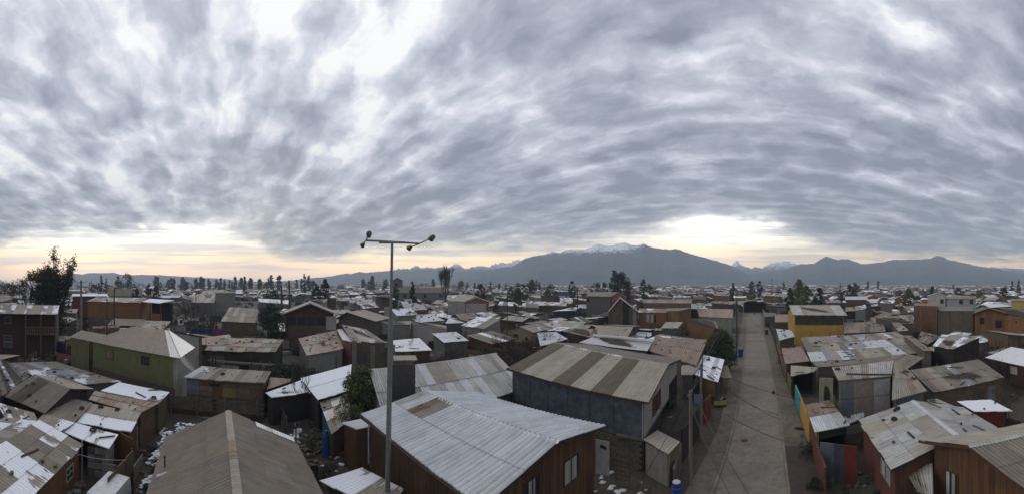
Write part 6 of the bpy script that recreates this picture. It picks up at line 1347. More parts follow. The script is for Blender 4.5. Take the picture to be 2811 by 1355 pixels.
# brick building
a, b = PD(R3(918, 0)[0], 88), PD(R3(1145, 0)[0], 85); e_ = PD(R3(1492, 0)[0], 85); zt = CAMZ - (R3(0, 495)[1] - HY) * 86 / F; zt2 = CAMZ - (R3(0, 545)[1] - HY) * 85 / F
t = thing('brick_building', 'tall bare brick building with grey concrete bays, right of the patchwork roof', 'building', a); bb_ = e_ + (e_ - b).normalized().cross(Vector((0, 0, -1))) * 9
cs = [flat2(a, zt), flat2(b, zt), flat2(b + (b.normalized()) * 9, zt), flat2(a + a.normalized() * 9, zt)]
ws = ring_walls(t, cs, 0, BRICK); L_ = (b - a).length
blocks(t, ws[0], .05, L_ - .05, 1.4, zt - .1, .62, .33, BRICK, 'brick', t=.04, limit=280)
for k in (.0, .28, .60, .97): slab(t, ws[0], L_ * k, 0, .22, zt, .09, GREYW, 'column')
mb = MB(); mb.prism(cs, (0, 0, .15)); mb.build('roof', S['rust'], t)
cs = [flat2(b, zt2) + Vector((.05, -.2, 0)), flat2(e_, zt2), flat2(e_ + e_.normalized() * 8, zt2), flat2(b + b.normalized() * 8, zt2)]
ws = ring_walls(t, cs, 0, wall_mat('grey_brown_block_wall', (.135, .115, .095), (.09, .078, .066), 'n')); L2 = (e_ - b).length
for k in (.02, .32, .70, .97): slab(t, ws[0], L2 * k, 0, .24, zt2, .09, TAN, 'column')
slab(t, ws[0], L2 * .72, 1.8, L2 * .24, 3.6, .05, GREYW, 'shutter')
mb = MB(); mb.prism([flat2(cs[0], zt2 + .05) + Vector((-.2, -.4, 0)), flat2(cs[1], zt2 + .05), flat2(cs[2], zt2 + .6), flat2(cs[3], zt2 + .6)], (0, 0, .12)); mb.build('roof', S['asb'], t)
note_spec([flat2(a, zt), flat2(e_, zt2), a, e_])
# orange house with green roof
D0 = 82; ze = CAMZ - (R3(0, 605)[1] - HY) * D0 / F; zr = CAMZ - (R3(0, 515)[1] - HY) * 84 / F
h = front_gable('house', 'orange brown timber house with a mossy green roof at the right edge', R3(1498, 0)[0], R3(1830, 0)[0], R3(1640, 0)[0], D0, R3(0, 565)[1], R3(0, 515)[1], 12, wm=[ORAN, WOOD2, WOOD2, WOOD2], mats='green', amp=.01, w=1.2, gi=.6, fascia=WOOD)
w = h.walls[3]; boards(h.root, w, .55, [WOOD2, wall_mat('orange_plank', (.23, .105, .035), (.16, .075, .028), 'v')], top=gtop(w, h.q[0]), z0=0)
pwin(h.root, w, R3(1560, 605), R3(1606, 672), FRAMED, nx=1, out=.034); pwin(h.root, w, R3(1712, 632), R3(1775, 706), FRAMED, nx=2, out=.034)
a, b = PD(R3(1832, 0)[0], 82, ze), PD(R3(2080, 0)[0], 78, ze)
h = gable('house', 'orange timber wing under a long green roof, cut by the right edge', PD(R3(1642, 0)[0], 87, zr), PD(R3(2050, 0)[0], 83, zr), b, a, wm=wall_mat('orange_plank', (.23, .105, .035)), mats='green', amp=.01, cols=10)
pwin(h.root, h.walls[0], R3(1905, 632), R3(1925, 672), FRAMEG, nx=1)
a = R3(1860, 440); box_gable('house', 'lemon yellow house with a flat white roof at the right edge', a[0], 2830, 118, a[1], R3(0, 428)[1], 5, wm=wall_mat('lemon_wall', (.42, .34, .08), (.33, .27, .07), 'n'), mats='asbl', amp=0, cols=5)
mono('shed', 'bright silver white roof between the brick building and green roof', [c(R3, 1590, 478, 8.4), c(R3, 1745, 470, 8.4), c(R3, 1878, 495, 7.9), c(R3, 1660, 510, 7.9)], 'white', GREYW, w=1.6, amp=0)
# white row houses
a, b = R3(1045, 398), R3(1225, 398); h = front_gable('house', 'white house with a snowy hipped roof behind the brick building', R3(1045, 0)[0], R3(1232, 0)[0], R3(1150, 0)[0], 150, R3(0, 400)[1], R3(0, 365)[1], 8, wm=WHITE2, mats='snow', amp=0, cols=5)
pwin(h.root, h.walls[3], R3(1175, 428), R3(1208, 468), FRAMED, nx=1)
h = box_gable('house', 'long pale blue white row house with two dark windows behind the brick building', R3(1235, 0)[0], R3(1530, 0)[0], 148, R3(0, 425)[1], R3(0, 398)[1], 6, wm=wall_mat('pale_blue_white_wall', (.30, .33, .35), (.24, .26, .28), 'n'), mats='asb', amp=0, cols=8)
for x in (1378, 1480): pwin(h.root, h.walls[0], R3(x - 18, 432), R3(x + 18, 476), FRAMED, nx=2)
# poles
pole('pole', 'pale concrete pole between the big bare tree and the ochre building', PD(Z1(790, 0)[0], 63), CAMZ - (Z1(0, 420)[1] - HY) * 63 / F, .30, .19, POLEC, arms=((.97, 3.2, .2),))
pole('pole', 'dark wooden pole in front of the ochre building', PD(Z1(1113, 0)[0], 88), CAMZ - (Z1(0, 490)[1] - HY) * 88 / F, .24, .18, BARK)
pole('pole', 'short brown pole left of the dark one at the ochre building', PD(Z1(1042, 0)[0], 72), CAMZ - (Z1(0, 600)[1] - HY) * 72 / F, .16, .14, RUSTY)
pole('pole', 'slim grey pole by the lane trees', PD(Z1(1908, 0)[0], 100), CAMZ - (Z1(0, 450)[1] - HY) * 100 / F, .16, .10, POLEC)
pole('pole', 'left one of the two tall dark poles near the round tree', PD(Z4(942, 0)[0], 110), CAMZ - (Z4(0, 290)[1] - HY) * 110 / F, .55, .22, BARK)
pole('pole', 'right one of the two tall dark poles near the round tree', PD(Z4(1017, 0)[0], 118), CAMZ - (Z4(0, 268)[1] - HY) * 118 / F, .55, .22, BARK)
pole('pole', 'thin pole standing in the brown thicket right of the pink gabled house', PD(Z5(1700, 0)[0], 70), CAMZ - (Z5(0, 690)[1] - HY) * 70 / F, .10, .06, BARK)
pole('pole', 'brown wooden pole in front of the plain grey house', PD(Z7(812, 0)[0], 105), CAMZ - (Z7(0, 300)[1] - HY) * 105 / F, .22, .15, BARK)
pole('pole', 'slender pole rising by the milky roof', PD(Z7(1995, 0)[0], 39), 5.6, .06, .05, BARK)
pole('pole', 'pole behind the trees right of the street', PD(R1(1125, 0)[0], 120), CAMZ - (R1(0, 350)[1] - HY) * 120 / F, .2, .14, BARK)
pole('pole', 'straight pole far right of the yellow house', PD(R3(200, 0)[0], 190), CAMZ - (R3(0, 265)[1] - HY) * 190 / F, .3, .2, BARK)
# person walking at the far end of the street
def person(label, base, hgt, top, legs):
    t = thing('person', label, 'person', base); base = Vector(base); k = hgt / 1.75
    pts = [(0, 0, .95, .15), (0, 0, 1.25, .16), (0, 0, 1.45, .13), (0, 0, 1.55, .06), (0, 0, 1.66, .11), (.11, .02, .5, .08), (.13, .12, .06, .05), (-.11, -.02, .5, .08), (-.13, -.14, .06, .05), (.24, 0, 1.42, .06), (.28, .06, 1.12, .045), (.27, .16, .88, .035), (-.24, 0, 1.42, .06), (-.28, -.05, 1.12, .045), (-.27, .02, .86, .035)]
    ed = [(0, 1), (1, 2), (2, 3), (3, 4), (0, 5), (5, 6), (0, 7), (7, 8), (2, 9), (9, 10), (10, 11), (2, 12), (12, 13), (13, 14)]
    me = bpy.data.meshes.new('body'); bm = bmesh.new(); vs = [bm.verts.new((x * k, y * k, z * k)) for x, y, z, r in pts]
    for a, b in ed: bm.edges.new((vs[a], vs[b]))
    bm.to_mesh(me); bm.free(); o = link('body', me, t, base); me.materials.append(top); o.modifiers.new('skin', 'SKIN')
    for v, p in zip(me.skin_vertices[0].data, pts): v.radius = (p[3] * k, p[3] * k * .8)
    me.skin_vertices[0].data[0].use_root = True; sb = o.modifiers.new('sub', 'SUBSURF'); sb.levels = 1; sb.render_levels = 1
person('person in dark clothes walking at the far end of the street', P(*R1(787, 590), .03), 1.9, flat_mat('dark_clothes', (.02, .02, .022), .9), None)
# ------------------------------------------------------------------ the rest of the town: houses one can tell apart, then the mass beyond
SECT = [(90, 'beside the big bare tree'), (235, 'beyond the concrete pole on the left'), (440, 'beyond the ochre building'), (560, 'beyond the lane and yucca'), (700, 'beyond the blue and magenta walls'), (790, 'behind the round dark tree'), (925, 'beyond the open sided house'), (1050, 'just left of the lamp mast'), (1140, 'right behind the lamp mast'), (1230, 'around the tall bare poplar'), (1345, 'beyond the pink gabled house'), (1460, 'beyond the brown thicket'), (1600, 'left of the plain grey house'), (1720, 'behind the steep board shack'), (1850, 'behind the curtained ochre house'), (2035, 'left of the upper street'), (2180, 'past the end of the street'), (2330, 'behind the yellow house'), (2500, 'between yellow house and brick building'), (2670, 'behind the brick building'), (9999, 'behind the mossy green roofed house')]
def sector(px):
    for x, s in SECT:
        if px < x: return s
ORD = ['leftmost', 'second from left', 'third from left', 'fourth from left', 'fifth from left', 'sixth from left', 'seventh from left', 'eighth from left', 'ninth from left', 'tenth from left']
RW = {'asb': 'grey brown', 'asbl': 'pale beige', 'asbd': 'dark brown', 'snow': 'snow white', 'snowp': 'snow patched', 'snowl': 'whitish', 'silverold': 'dull silver', 'silver': 'bright silver', 'pink': 'pinkish', 'rust': 'rusty', 'dark': 'blackened', 'blue': 'bluish', 'taupe': 'taupe', 'green': 'green', 'clear': 'milky'}
FW = {'grey': GREYW, 'white': WHITE2, 'pale': PALE, 'brown': WOOD, 'tan': TAN, 'dark': DARKW, 'cream': wall_mat('cream_wall', (.34, .29, .19), (.25, .21, .14), 'n'), 'red': REDB, 'blue': wall_mat('mid_blue_wall', (.05, .09, .19), (.03, .06, .12), 'n'), 'teal': TEAL, 'pink': PINKW, 'olive': OLIVE, 'brick': BRICK, 'ochre': ORAN, 'yellow': YELD, 'raw board': RAW}
fw_pick = ['grey'] * 6 + ['white'] * 4 + ['pale'] * 4 + ['brown'] * 5 + ['tan'] * 4 + ['dark'] * 2 + ['cream'] * 3 + ['red', 'blue', 'teal', 'pink', 'olive', 'brick', 'brick', 'ochre', 'yellow', 'raw board', 'raw board']
rw_pick = ['asb'] * 3 + ['asbl'] * 8 + ['snowl'] * 7 + ['snow'] * 3 + ['snowp'] * 3 + ['silverold'] * 4 + ['silver'] * 2 + ['clear'] + ['pink'] * 3 + ['rust', 'rust', 'dark', 'asbd', 'blue', 'taupe']
NN = Vector((.669, .743, 0)); UU = Vector((.743, -.669, 0))
rg = random.Random(2024)
RK_G = [P(x, y, 0) for x, y in RK]; LK_G = [P(x, y, 0) for x, y in LK]
def road_clear(p):
    for a, b in zip(LK_G, LK_G[1:]):
        d = b - a; t = max(0, min(1, (p - a).dot(d) / d.dot(d)))
        if (a + d * t - p).length < 10.5: return False
    return True
def blocked(p, px0, px1, ytop, ybot):
    D = p.length
    for s0, s1, y0, y1, Ds, cs, rs in SPEC:
        if (p - cs).length < rs * .80 + 3.0: return True
        if px1 > s0 + 2 and px0 < s1 - 2 and D < Ds and ytop < y0 + (y1 - y0) * .62: return True
    return False
def strips(mb, q, n, mi, r, th=.05, lift=.03):
    """a patchwork slope as joined strips with real edges; mi: material indices"""
    q = [Vector(p) for p in q]; nrm = (q[1] - q[0]).cross(q[0] - q[3]).normalized(); nrm = nrm if nrm.z > 0 else -nrm
    for i in range(n):
        u0, u1 = i / n, (i + 1) / n; l = nrm * (lift + r.uniform(0, .05)); e = 1 + r.uniform(-.02, .04); k = r.uniform(-.01, .01)
        a, b, c_, d = BI(q, u0 - .004, -.01) + l, BI(q, u1 + .004, -.01) + l, BI(q, u1 + .004 + k, e) + l, BI(q, u0 - .004 + k, e) + l
        W_ = (q[0] - q[3]).length; L_ = (q[1] - q[0]).length * (u1 - u0); m = mi[i % len(mi)]
        mb.face([a, b, c_, d], [(0, 0), (L_, 0), (L_, W_), (0, W_)], m)
        t = -nrm * th; mb.face([d, c_, c_ + t, d + t], [(0, 0), (L_, 0), (L_, th), (0, th)], m)
        mb.face([c_, b, b + t, c_ + t], [(0, 0), (W_, 0), (W_, th), (0, th)], m); mb.face([a, d, d + t, a + t], [(0, 0), (W_, 0), (W_, th), (0, th)], m)
def gen_house(p, yaw, w, l, he, hr, kind, rmats, wmat, r, detail, root=None, jm=None):
    """w across the slope, l along the ridge.  Returns geometry as parts under root, or into the joined mesh jm"""
    ca, sa = math.cos(yaw), math.sin(yaw); T = lambda x, y, z: p + Vector((ca * x - sa * y, sa * x + ca * y, z))
    o = .35; n = max(2, int(l / 1.3)) if detail else max(1, int(l / 4)); e = he - (hr - he) * o / (w / 2)
    zl, zr_ = (he, he) if kind == 'gable' else (hr, he)
    cs = [(-l / 2, -w / 2), (l / 2, -w / 2), (l / 2, w / 2), (-l / 2, w / 2)]
    wb = MB() if root is not None else jm[0]; wi = 0 if root is not None else wmat
    if kind == 'gable':
        wb.face([T(*cs[0], 0), T(*cs[1], 0), T(*cs[1], he), T(*cs[0], he)], mi=wi); wb.face([T(*cs[2], 0), T(*cs[3], 0), T(*cs[3], he), T(*cs[2], he)], mi=wi)
        wb.face([T(*cs[1], 0), T(*cs[2], 0), T(*cs[2], he), T(l / 2, 0, hr), T(*cs[1], he)], mi=wi); wb.face([T(*cs[3], 0), T(*cs[0], 0), T(*cs[0], he), T(-l / 2, 0, hr), T(*cs[3], he)], mi=wi)
        qs = [[T(-l / 2 - o, 0, hr), T(l / 2 + o, 0, hr), T(l / 2 + o, -w / 2 - o, e), T(-l / 2 - o, -w / 2 - o, e)], [T(l / 2 + o, 0, hr), T(-l / 2 - o, 0, hr), T(-l / 2 - o, w / 2 + o, e), T(l / 2 + o, w / 2 + o, e)]]
    else:
        s = (hr - he) / w
        for i in range(4):
            j = (i + 1) % 4; z = lambda c_: he + (c_[1] + w / 2) * s
            wb.face([T(*cs[i], 0), T(*cs[j], 0), T(*cs[j], z(cs[j])), T(*cs[i], z(cs[i]))], mi=wi)
        qs = [[T(-l / 2 - o, w / 2 + o, hr + s * o), T(l / 2 + o, w / 2 + o, hr + s * o), T(l / 2 + o, -w / 2 - o, he - s * o), T(-l / 2 - o, -w / 2 - o, he - s * o)]]
    if root is None:
        for q in qs: strips(jm[1], q, n, rmats, r)
        return
    wb.build('wall', FW[wmat], root)
    for q in qs:
        mb = MB(); ms = list(dict.fromkeys(rmats)); strips(mb, q, n, [ms.index(x) for x in rmats], r); mb.build('roof', [S[x] for x in ms], root)
    # doors and windows on the sides that look at the camera
    for i in range(4):
        j = (i + 1) % 4; a, b = T(*cs[i], 0), T(*cs[j], 0); d = (b - a); L = d.length; d /= L; nn = Vector((d.y, -d.x, 0))
        if nn.dot(a) > -2: continue
        storeys = [1.0] + ([he - 1.9] if he > 4.6 else [])
        for zb_ in storeys:
            k = max(1, int(L / 3.6))
            for s_ in range(k):
                if r.random() < .30: continue
                u = L * (s_ + .5) / k - .5 + r.uniform(-.3, .3); W = r.choice([.8, 1.0, 1.3]); H = r.choice([.8, 1.0, 1.1])
                fm = r.choice([FRAMED, FRAMEG, FRAMEW])
                if zb_ == 1.0 and r.random() < .3: slab(root, (None, a, b, nn), u, 0, .9, 2.0, .05, r.choice([WOOD, GREYW, TEAL, WHITE2, DARKW]), 'door')
                elif detail > 1: window(root, (None, a, b, nn), u, zb_, W, H, fm)
                else: f = slab(root, (None, a, b, nn), u - .06, zb_ - .06, W + .12, H + .12, .03, fm, 'window'); slab(f, (None, a, b, nn), u, zb_, W, H, .05, GLASS, 'pane')
for x in range(-75, 75):
    pass
cand = []
for i in range(-90, 91):
    for j in range(-70, 91):
        if i % 7 == 0 and rg.random() < .7: continue
        p = UU * (i * 8.6 + rg.uniform(-2.0, 2.0)) + NN * (j * 7.6 + rg.uniform(-1.8, 1.8)) + UU * 3.5
        D = p.length; az = math.atan2(p.x, p.y)
        if abs(az) > 1.63 or D < 43 or D > 640: continue
        cand.append((D, p, rg.random(), rg.random(), rg.random()))
cand.sort(key=lambda t: t[0])
placed = 0; far_items = []; info = []
for D, p, r1, r2, r3 in cand:
    px, _ = proj(p); tall = r1 < (.20 if D > 90 else .10)
    he = rg.uniform(4.8, 6.2) if tall else rg.uniform(2.4, 3.4); kind = 'gable' if r2 < .55 else 'mono'; w = rg.uniform(5.0, 7.6); l = rg.uniform(6.0, 9.5); hr = he + (rg.uniform(.9, 1.7) if kind == 'gable' else rg.uniform(.4, 1.2))
    hw = l * .6 / D * F
    if not road_clear(p) or D < 165 and abs(px - 2068) < 40 and not road_clear(p): continue
    if D < 330 and blocked(p, px - hw, px + hw, HY + (CAMZ - hr) * F / D, 0): continue
    yaw = math.atan2(NN.y, NN.x) + (math.pi / 2 if rg.random() < .5 else 0) + rg.uniform(-.10, .10)
    rm = rg.choice(rw_pick); rm2 = rg.choice([rm, rm, rg.choice(rw_pick)]); wm_ = rg.choice(fw_pick)
    if placed < 290:
        info.append([D, px, p, yaw, w, l, he, hr, kind, [rm, rm, rm2, rm, rg.choice([rm, 'asb'])], wm_, tall]); placed += 1
    else: far_items.append((p, yaw, w, l, he, hr, kind, rm, wm_))
rl = random.Random(555)
LOW = []
for i in range(-60, 61):          # low lean-tos and sheds crammed between the houses
    for j in range(-50, 71):
        p = UU * (i * 8.6 + 4.3 + rl.uniform(-2.4, 2.4)) + NN * (j * 7.6 + 3.8 + rl.uniform(-2.2, 2.2)) + UU * 3.5; D = p.length
        if abs(math.atan2(p.x, p.y)) > 1.63 or D < 44 or D > 420 or rl.random() < .08 or not road_clear(p): continue
        px, _ = proj(p); w = rl.uniform(2.6, 4.6); l = rl.uniform(3.0, 6.0); he = rl.uniform(1.9, 2.5); hr = he + rl.uniform(.15, .7); hw = l * .5 / D * F
        if D < 330 and blocked(p, px - hw, px + hw, HY + (CAMZ - hr) * F / D, 0): continue
        LOW.append((p, math.atan2(NN.y, NN.x) + rl.choice((0, 1.5708, 3.1416, 4.712)) + rl.uniform(-.25, .25), w, l, he, hr, 'mono', rl.choice(rw_pick), rl.choice(fw_pick)))
seen = {}
for it in info:
    D, px, p, yaw, w, l, he, hr, kind, rms, wm_, tall = it
    size = 'two storey ' if tall else ('small ' if w * l < 42 else 'low ')
    it.append((size + wm_ + ' ' + ('house' if tall or kind == 'gable' else 'shack'), RW[rms[0]] + (' gabled roof' if kind == 'gable' else ' roof'), sector(px)))
    seen.setdefault(it[-1], []).append(it)
for k, its in seen.items():
    its.sort(key=lambda t: t[1])
    for n_, it in enumerate(its):
        extra = '' if len(its) == 1 else (', left one' if n_ == 0 else ', right one') if len(its) == 2 else ', ' + ORD[min(n_, 9)]
        it.append('%s, %s %s%s' % (k[0], k[1], k[2], extra))
for it in info:
    D, px, p, yaw, w, l, he, hr, kind, rms, wm_, tall, _, lab = it
    cat = 'house' if tall or kind == 'gable' else 'shack'
    root = thing(cat, lab, cat, p, 'houses filling the middle distance')
    gen_house(p, yaw, w, l, he, hr, kind, rms, wm_, rg, 2 if D < 75 else 1, root)
# beyond: one mass
def far_town():
    wmats = list(FW); rmats = list(S); wb, rb = MB(), MB(); r = random.Random(99)
    for p, yaw, w, l, he, hr, kind, rm, wm_ in far_items: gen_house(p, yaw, w, l, he, hr, kind, [rmats.index(rm), rmats.index(rm), rmats.index(r.choice(rw_pick))], wmats.index(wm_), r, 0, None, (wb, rb))
    for p, yaw, w, l, he, hr, kind, rm, wm_ in LOW: gen_house(p, yaw, w, l, he, hr, kind, [rmats.index(rm), rmats.index(rm), rmats.index(r.choice(rw_pick))], wmats.index(wm_), r, 1 if p.length < 160 else 0, None, (wb, rb))
    for _ in range(2600):
        D = 620 + 1500 * r.random() ** 1.3; az = r.uniform(-1.62, 1.62); p = Vector((D * math.sin(az), D * math.cos(az), 0)); he = r.choice([3, 3, 5, 6.5]); k = r.uniform(1, 2.6)
        gen_house(p, r.uniform(0, 3), 8 * k, 10 * k, he, he + 1.6, 'gable', [rmats.index(r.choice(rw_pick))], wmats.index(r.choice(fw_pick)), r, 0, None, (wb, rb))
    tag(wb.build('far_house_walls', [FW[k] for k in wmats]), kind='stuff'); tag(rb.build('far_house_roofs', [S[k] for k in rmats]), kind='stuff')
far_town()
# litter on roofs of the nearer rows
def litter():
    r = random.Random(31); mb = MB()
    for D, px, p, yaw, w, l, he, hr, kind, rms, wm_, tall, _, lab in info:
        if D > 150: continue
        for _ in range(r.randrange(0, 7)):
            x, y = r.uniform(-l, l) * .42, r.uniform(.1, w * .42) * r.choice((-1, 1)); z = (hr - (hr - he) * abs(y) / (w / 2) if kind == 'gable' else he + (y + w / 2) * (hr - he) / w) + .10
            q = p + Vector((math.cos(yaw) * x - math.sin(yaw) * y, math.sin(yaw) * x + math.cos(yaw) * y, z))
            if r.random() < .5: mb.box(q, r.uniform(.8, 2.2), .14, .08, r.uniform(0, 3), mi=r.randrange(3))
            else: mb.box(q, r.uniform(.25, .6), r.uniform(.2, .5), r.uniform(.12, .35), r.uniform(0, 3), mi=r.randrange(3))
    for q, nrm, Lr, Ws in ROOFQ:
        for _ in range(int(Lr * Ws * .16) + 1):
            u, v = r.uniform(.06, .94), r.uniform(.06, .94); p = BI(q, u, v) + nrm * .09; t = r.random(); yaw = math.atan2((q[1] - q[0]).y, (q[1] - q[0]).x)
            if t < .35:
                a = p; b = BI(q, min(.98, u + r.uniform(.3, 1.6) / Lr), min(.98, max(.02, v + r.uniform(-.8, .8) / Ws))) + nrm * .09; s = Vector((0, 0, .05)); w_ = nrm.cross(b - a).normalized() * r.uniform(.04, .08)
                mb.prism([a - w_, b - w_, b + w_, a + w_], s, mi=r.randrange(3))
            elif t < .85: mb.box(p, r.uniform(.10, .26), r.uniform(.08, .2), r.uniform(.06, .14), r.uniform(0, 3), mi=r.randrange(3))
            else:
                n = 12; R_ = r.uniform(.22, .30)
                for i in range(n):
                    a0, a1 = 6.283 * i / n, 6.283 * (i + 1) / n; f = lambda a, rr, z: p + Vector((math.cos(a) * rr, math.sin(a) * rr, z))
                    mb.face([f(a0, R_, 0), f(a1, R_, 0), f(a1, R_ * .85, .13), f(a0, R_ * .85, .13)], mi=0); mb.face([f(a0, R_ * .85, .13), f(a1, R_ * .85, .13), f(a1, R_ * .55, .02), f(a0, R_ * .55, .02)], mi=0)
    tag(mb.build('roof_litter', [DARKWOOD, GREYW, RAW]), kind='stuff')
litter()
# boards, posts, fences and junk in the yards between them
def yard_clutter():
    r = random.Random(61); mb = MB()
    for _ in range(5200):
        D = 44 + 190 * r.random() ** 1.2; az = r.uniform(-1.6, 1.6); p = Vector((D * math.sin(az), D * math.cos(az), 0))
        if not road_clear(p) or any((p - s_[5]).length < s_[6] * .7 for s_ in SPEC if s_[4] < 130): continue
        t = r.random(); yaw = math.atan2(NN.y, NN.x) + r.choice((0, 1.57)) + r.uniform(-.2, .2)
        if t < .35: mb.box(p, r.uniform(1.5, 5), .06, r.uniform(1.2, 2.3), yaw, mi=r.randrange(6))
        elif t < .6: mb.box(p, .12, .12, r.uniform(1.8, 4.2), yaw, mi=r.choice((0, 2)))
        else: mb.box(p, r.uniform(.3, 1.6), r.uniform(.3, 1.2), r.uniform(.2, 1.3), yaw, mi=r.randrange(6))
    tag(mb.build('yard_clutter', [DARKWOOD, GREYW, RAW, TAN, DARKW, PALE]), kind='stuff')
yard_clutter()
def near_clutter():
    r = random.Random(62); mb = MB()
    for _ in range(900):
        D = r.uniform(19, 46); az = r.uniform(-1.55, 1.55); p = Vector((D * math.sin(az), D * math.cos(az), 0))
        if not road_clear(p) or any((p - s_[5]).length < s_[6] * .72 for s_ in SPEC): continue
        t = r.random(); yaw = math.atan2(NN.y, NN.x) + r.choice((0, 1.57)) + r.uniform(-.3, .3)
        if t < .22: mb.box(p, r.uniform(.8, 2.4), .05, r.uniform(.8, 1.7), yaw, mi=r.randrange(6))
        elif t < .4: mb.box(p, .09, .09, r.uniform(1.2, 2.4), yaw, mi=r.choice((0, 2)))
        elif t < .7:
            for k in range(r.randrange(2, 6)): mb.box(p + Vector((r.uniform(-.2, .2), r.uniform(-.2, .2), .07 * k)), r.uniform(1.0, 2.4), .14, .06, yaw + r.uniform(-.2, .2), mi=r.choice((0, 2, 3)))
        else: mb.box(p, r.uniform(.2, .7), r.uniform(.2, .6), r.uniform(.2, .7), yaw, mi=r.randrange(5))
    tag(mb.build('yard_clutter', [DARKWOOD, GREYW, RAW, TAN, DARKW, PALE]), kind='stuff')
near_clutter()
# television aerials and small poles
AER = []
def aerials():
    r = random.Random(8); proto = None; n = 0; sp = sorted(info, key=lambda t: t[0])
    for it in sp:
        if n >= 26 or r.random() > .3: continue
        p, hr = it[2], it[7]; b = p + Vector((0, 0, hr - .1)); n += 1; h_ = r.uniform(1.6, 3.2)
        t = thing('aerial', 'thin television aerial on the %s' % ' '.join(it[-1].split()[:11]).replace(' with', ' under').rstrip(','), 'aerial', b, 'television aerials')
        mb = MB(); mb.tube([b, b + Vector((0, 0, h_))], .03, 4); mb.build('mast', METAL, t); mb = MB(); q = b + Vector((0, 0, h_ - .1)); mb.tube([q - UU * .6, q + UU * .6], .02, 3)
        for k in (-.5, -.25, 0, .25, .5): mb.tube([q + UU * k - NN * .3, q + UU * k + NN * .3], .012, 3)
        mb.build('antenna', METAL, t)
aerials()
# ------------------------------------------------------------------ trees and shrubs
def zt_at(y, D): return CAMZ - (y - HY) * D / F
def tree_at(name, label, px, ytop, D, shape, wpx, seed, leaf='dark', clumps=44, per=34, ls=None, **kw):
    h = zt_at(ytop, D); rad = wpx / 2 * D / F
    return leafy(name, label, PD(px, D), shape, h, rad, seed, leaf, clumps, per, ls or max(.10, D * .0021), **kw)
# large bare tree at the left
b0 = PD(132, 76)
bare_tree('bare_tree', 'huge dark bare tree towering over the left edge', b0, 17.5, 4, DARKW, depth=7, spread=.52, kids=2, rad=.55, leaves=LEAF['brown'], nl=1800, minr=.03, up=.55)
bare_tree('bare_tree', 'tall bare stem fused to the right of the huge dark tree', PD(158, 76.5), 19, 44, DARKW, depth=6, spread=.42, kids=2, rad=.4, leaves=LEAF['brown'], nl=1200, minr=.03, up=.8)
leafy('ivy', 'dense dark ivy mass wrapping the huge bare tree', PD(138, 75.6), 'poplar', 17.5, 5.2, 21, 'dark', 170, 60, .26, cat='ivy')
bare_tree('bare_tree', 'smaller bare tree leaning off the left side of the huge one', PD(84, 78), 15, 9, DARKW, depth=6, spread=.52, kids=2, rad=.35, leaves=LEAF['brown'], nl=900, minr=.03, up=.5)
tree_at('round_tree', 'round almost black evergreen tree left of the open sided house', Z4(840, 0)[0], Z4(0, 455)[1], 71, 'round', 84, 31, 'dark', 90, 60, .17)
tree_at('conifer', 'dark ragged conifer in front of the long pale house', Z5(800, 0)[0], Z5(0, 575)[1], 128, 'conifer', 40, 32, 'dark', 60, 40, .26)
bare_tree('bare_poplar', 'tall leafless poplar behind the pink gabled house', PD(Z5(1112, 0)[0], 172), zt_at(Z5(0, 470)[1], 172), 12, GREYBARK, depth=6, spread=.30, kids=3, rad=.4, minr=.035, up=.8)
tree_at('tree', 'dark bushy tree right behind the pink gabled house', Z5(1450, 0)[0], Z5(0, 608)[1], 142, 'round', 32, 33, 'dark', 50, 40, .28)
tree_at('large_tree', 'tall dark two-headed tree behind the steep board shack', Z7(1225, 0)[0], Z7(0, 165)[1], 150, 'round', 66, 34, 'dark', 110, 46, .30)
tree_at('large_tree', 'slimmer upper head of the tall dark tree behind the board shack', Z7(1160, 0)[0], Z7(0, 118)[1], 152, 'round', 38, 35, 'dark', 46, 30, .30)
tree_at('street_tree', 'leafy green tree crowding the left pavement of the street', Z7(2180, 0)[0] if False else R1(440, 0)[0], R1(0, 705)[1], 52, 'bush', 84, 36, 'mid', 120, 70, .15)
leafy('climber', 'tall yellowish green creeper between the snowy shed roof and grey walled house', PD(Z6(420, 0)[0], 31), 'bush', 6.3, 1.75, 37, 'olive', 130, 60, .10, cat='creeper')
leafy('shrub', 'sprawling olive shrub at the foot of the tall creeper', PD(Z6(330, 0)[0], 28.0), 'bush', 3.6, 1.7, 38, 'olive', 50, 50, .075, cat='shrub')
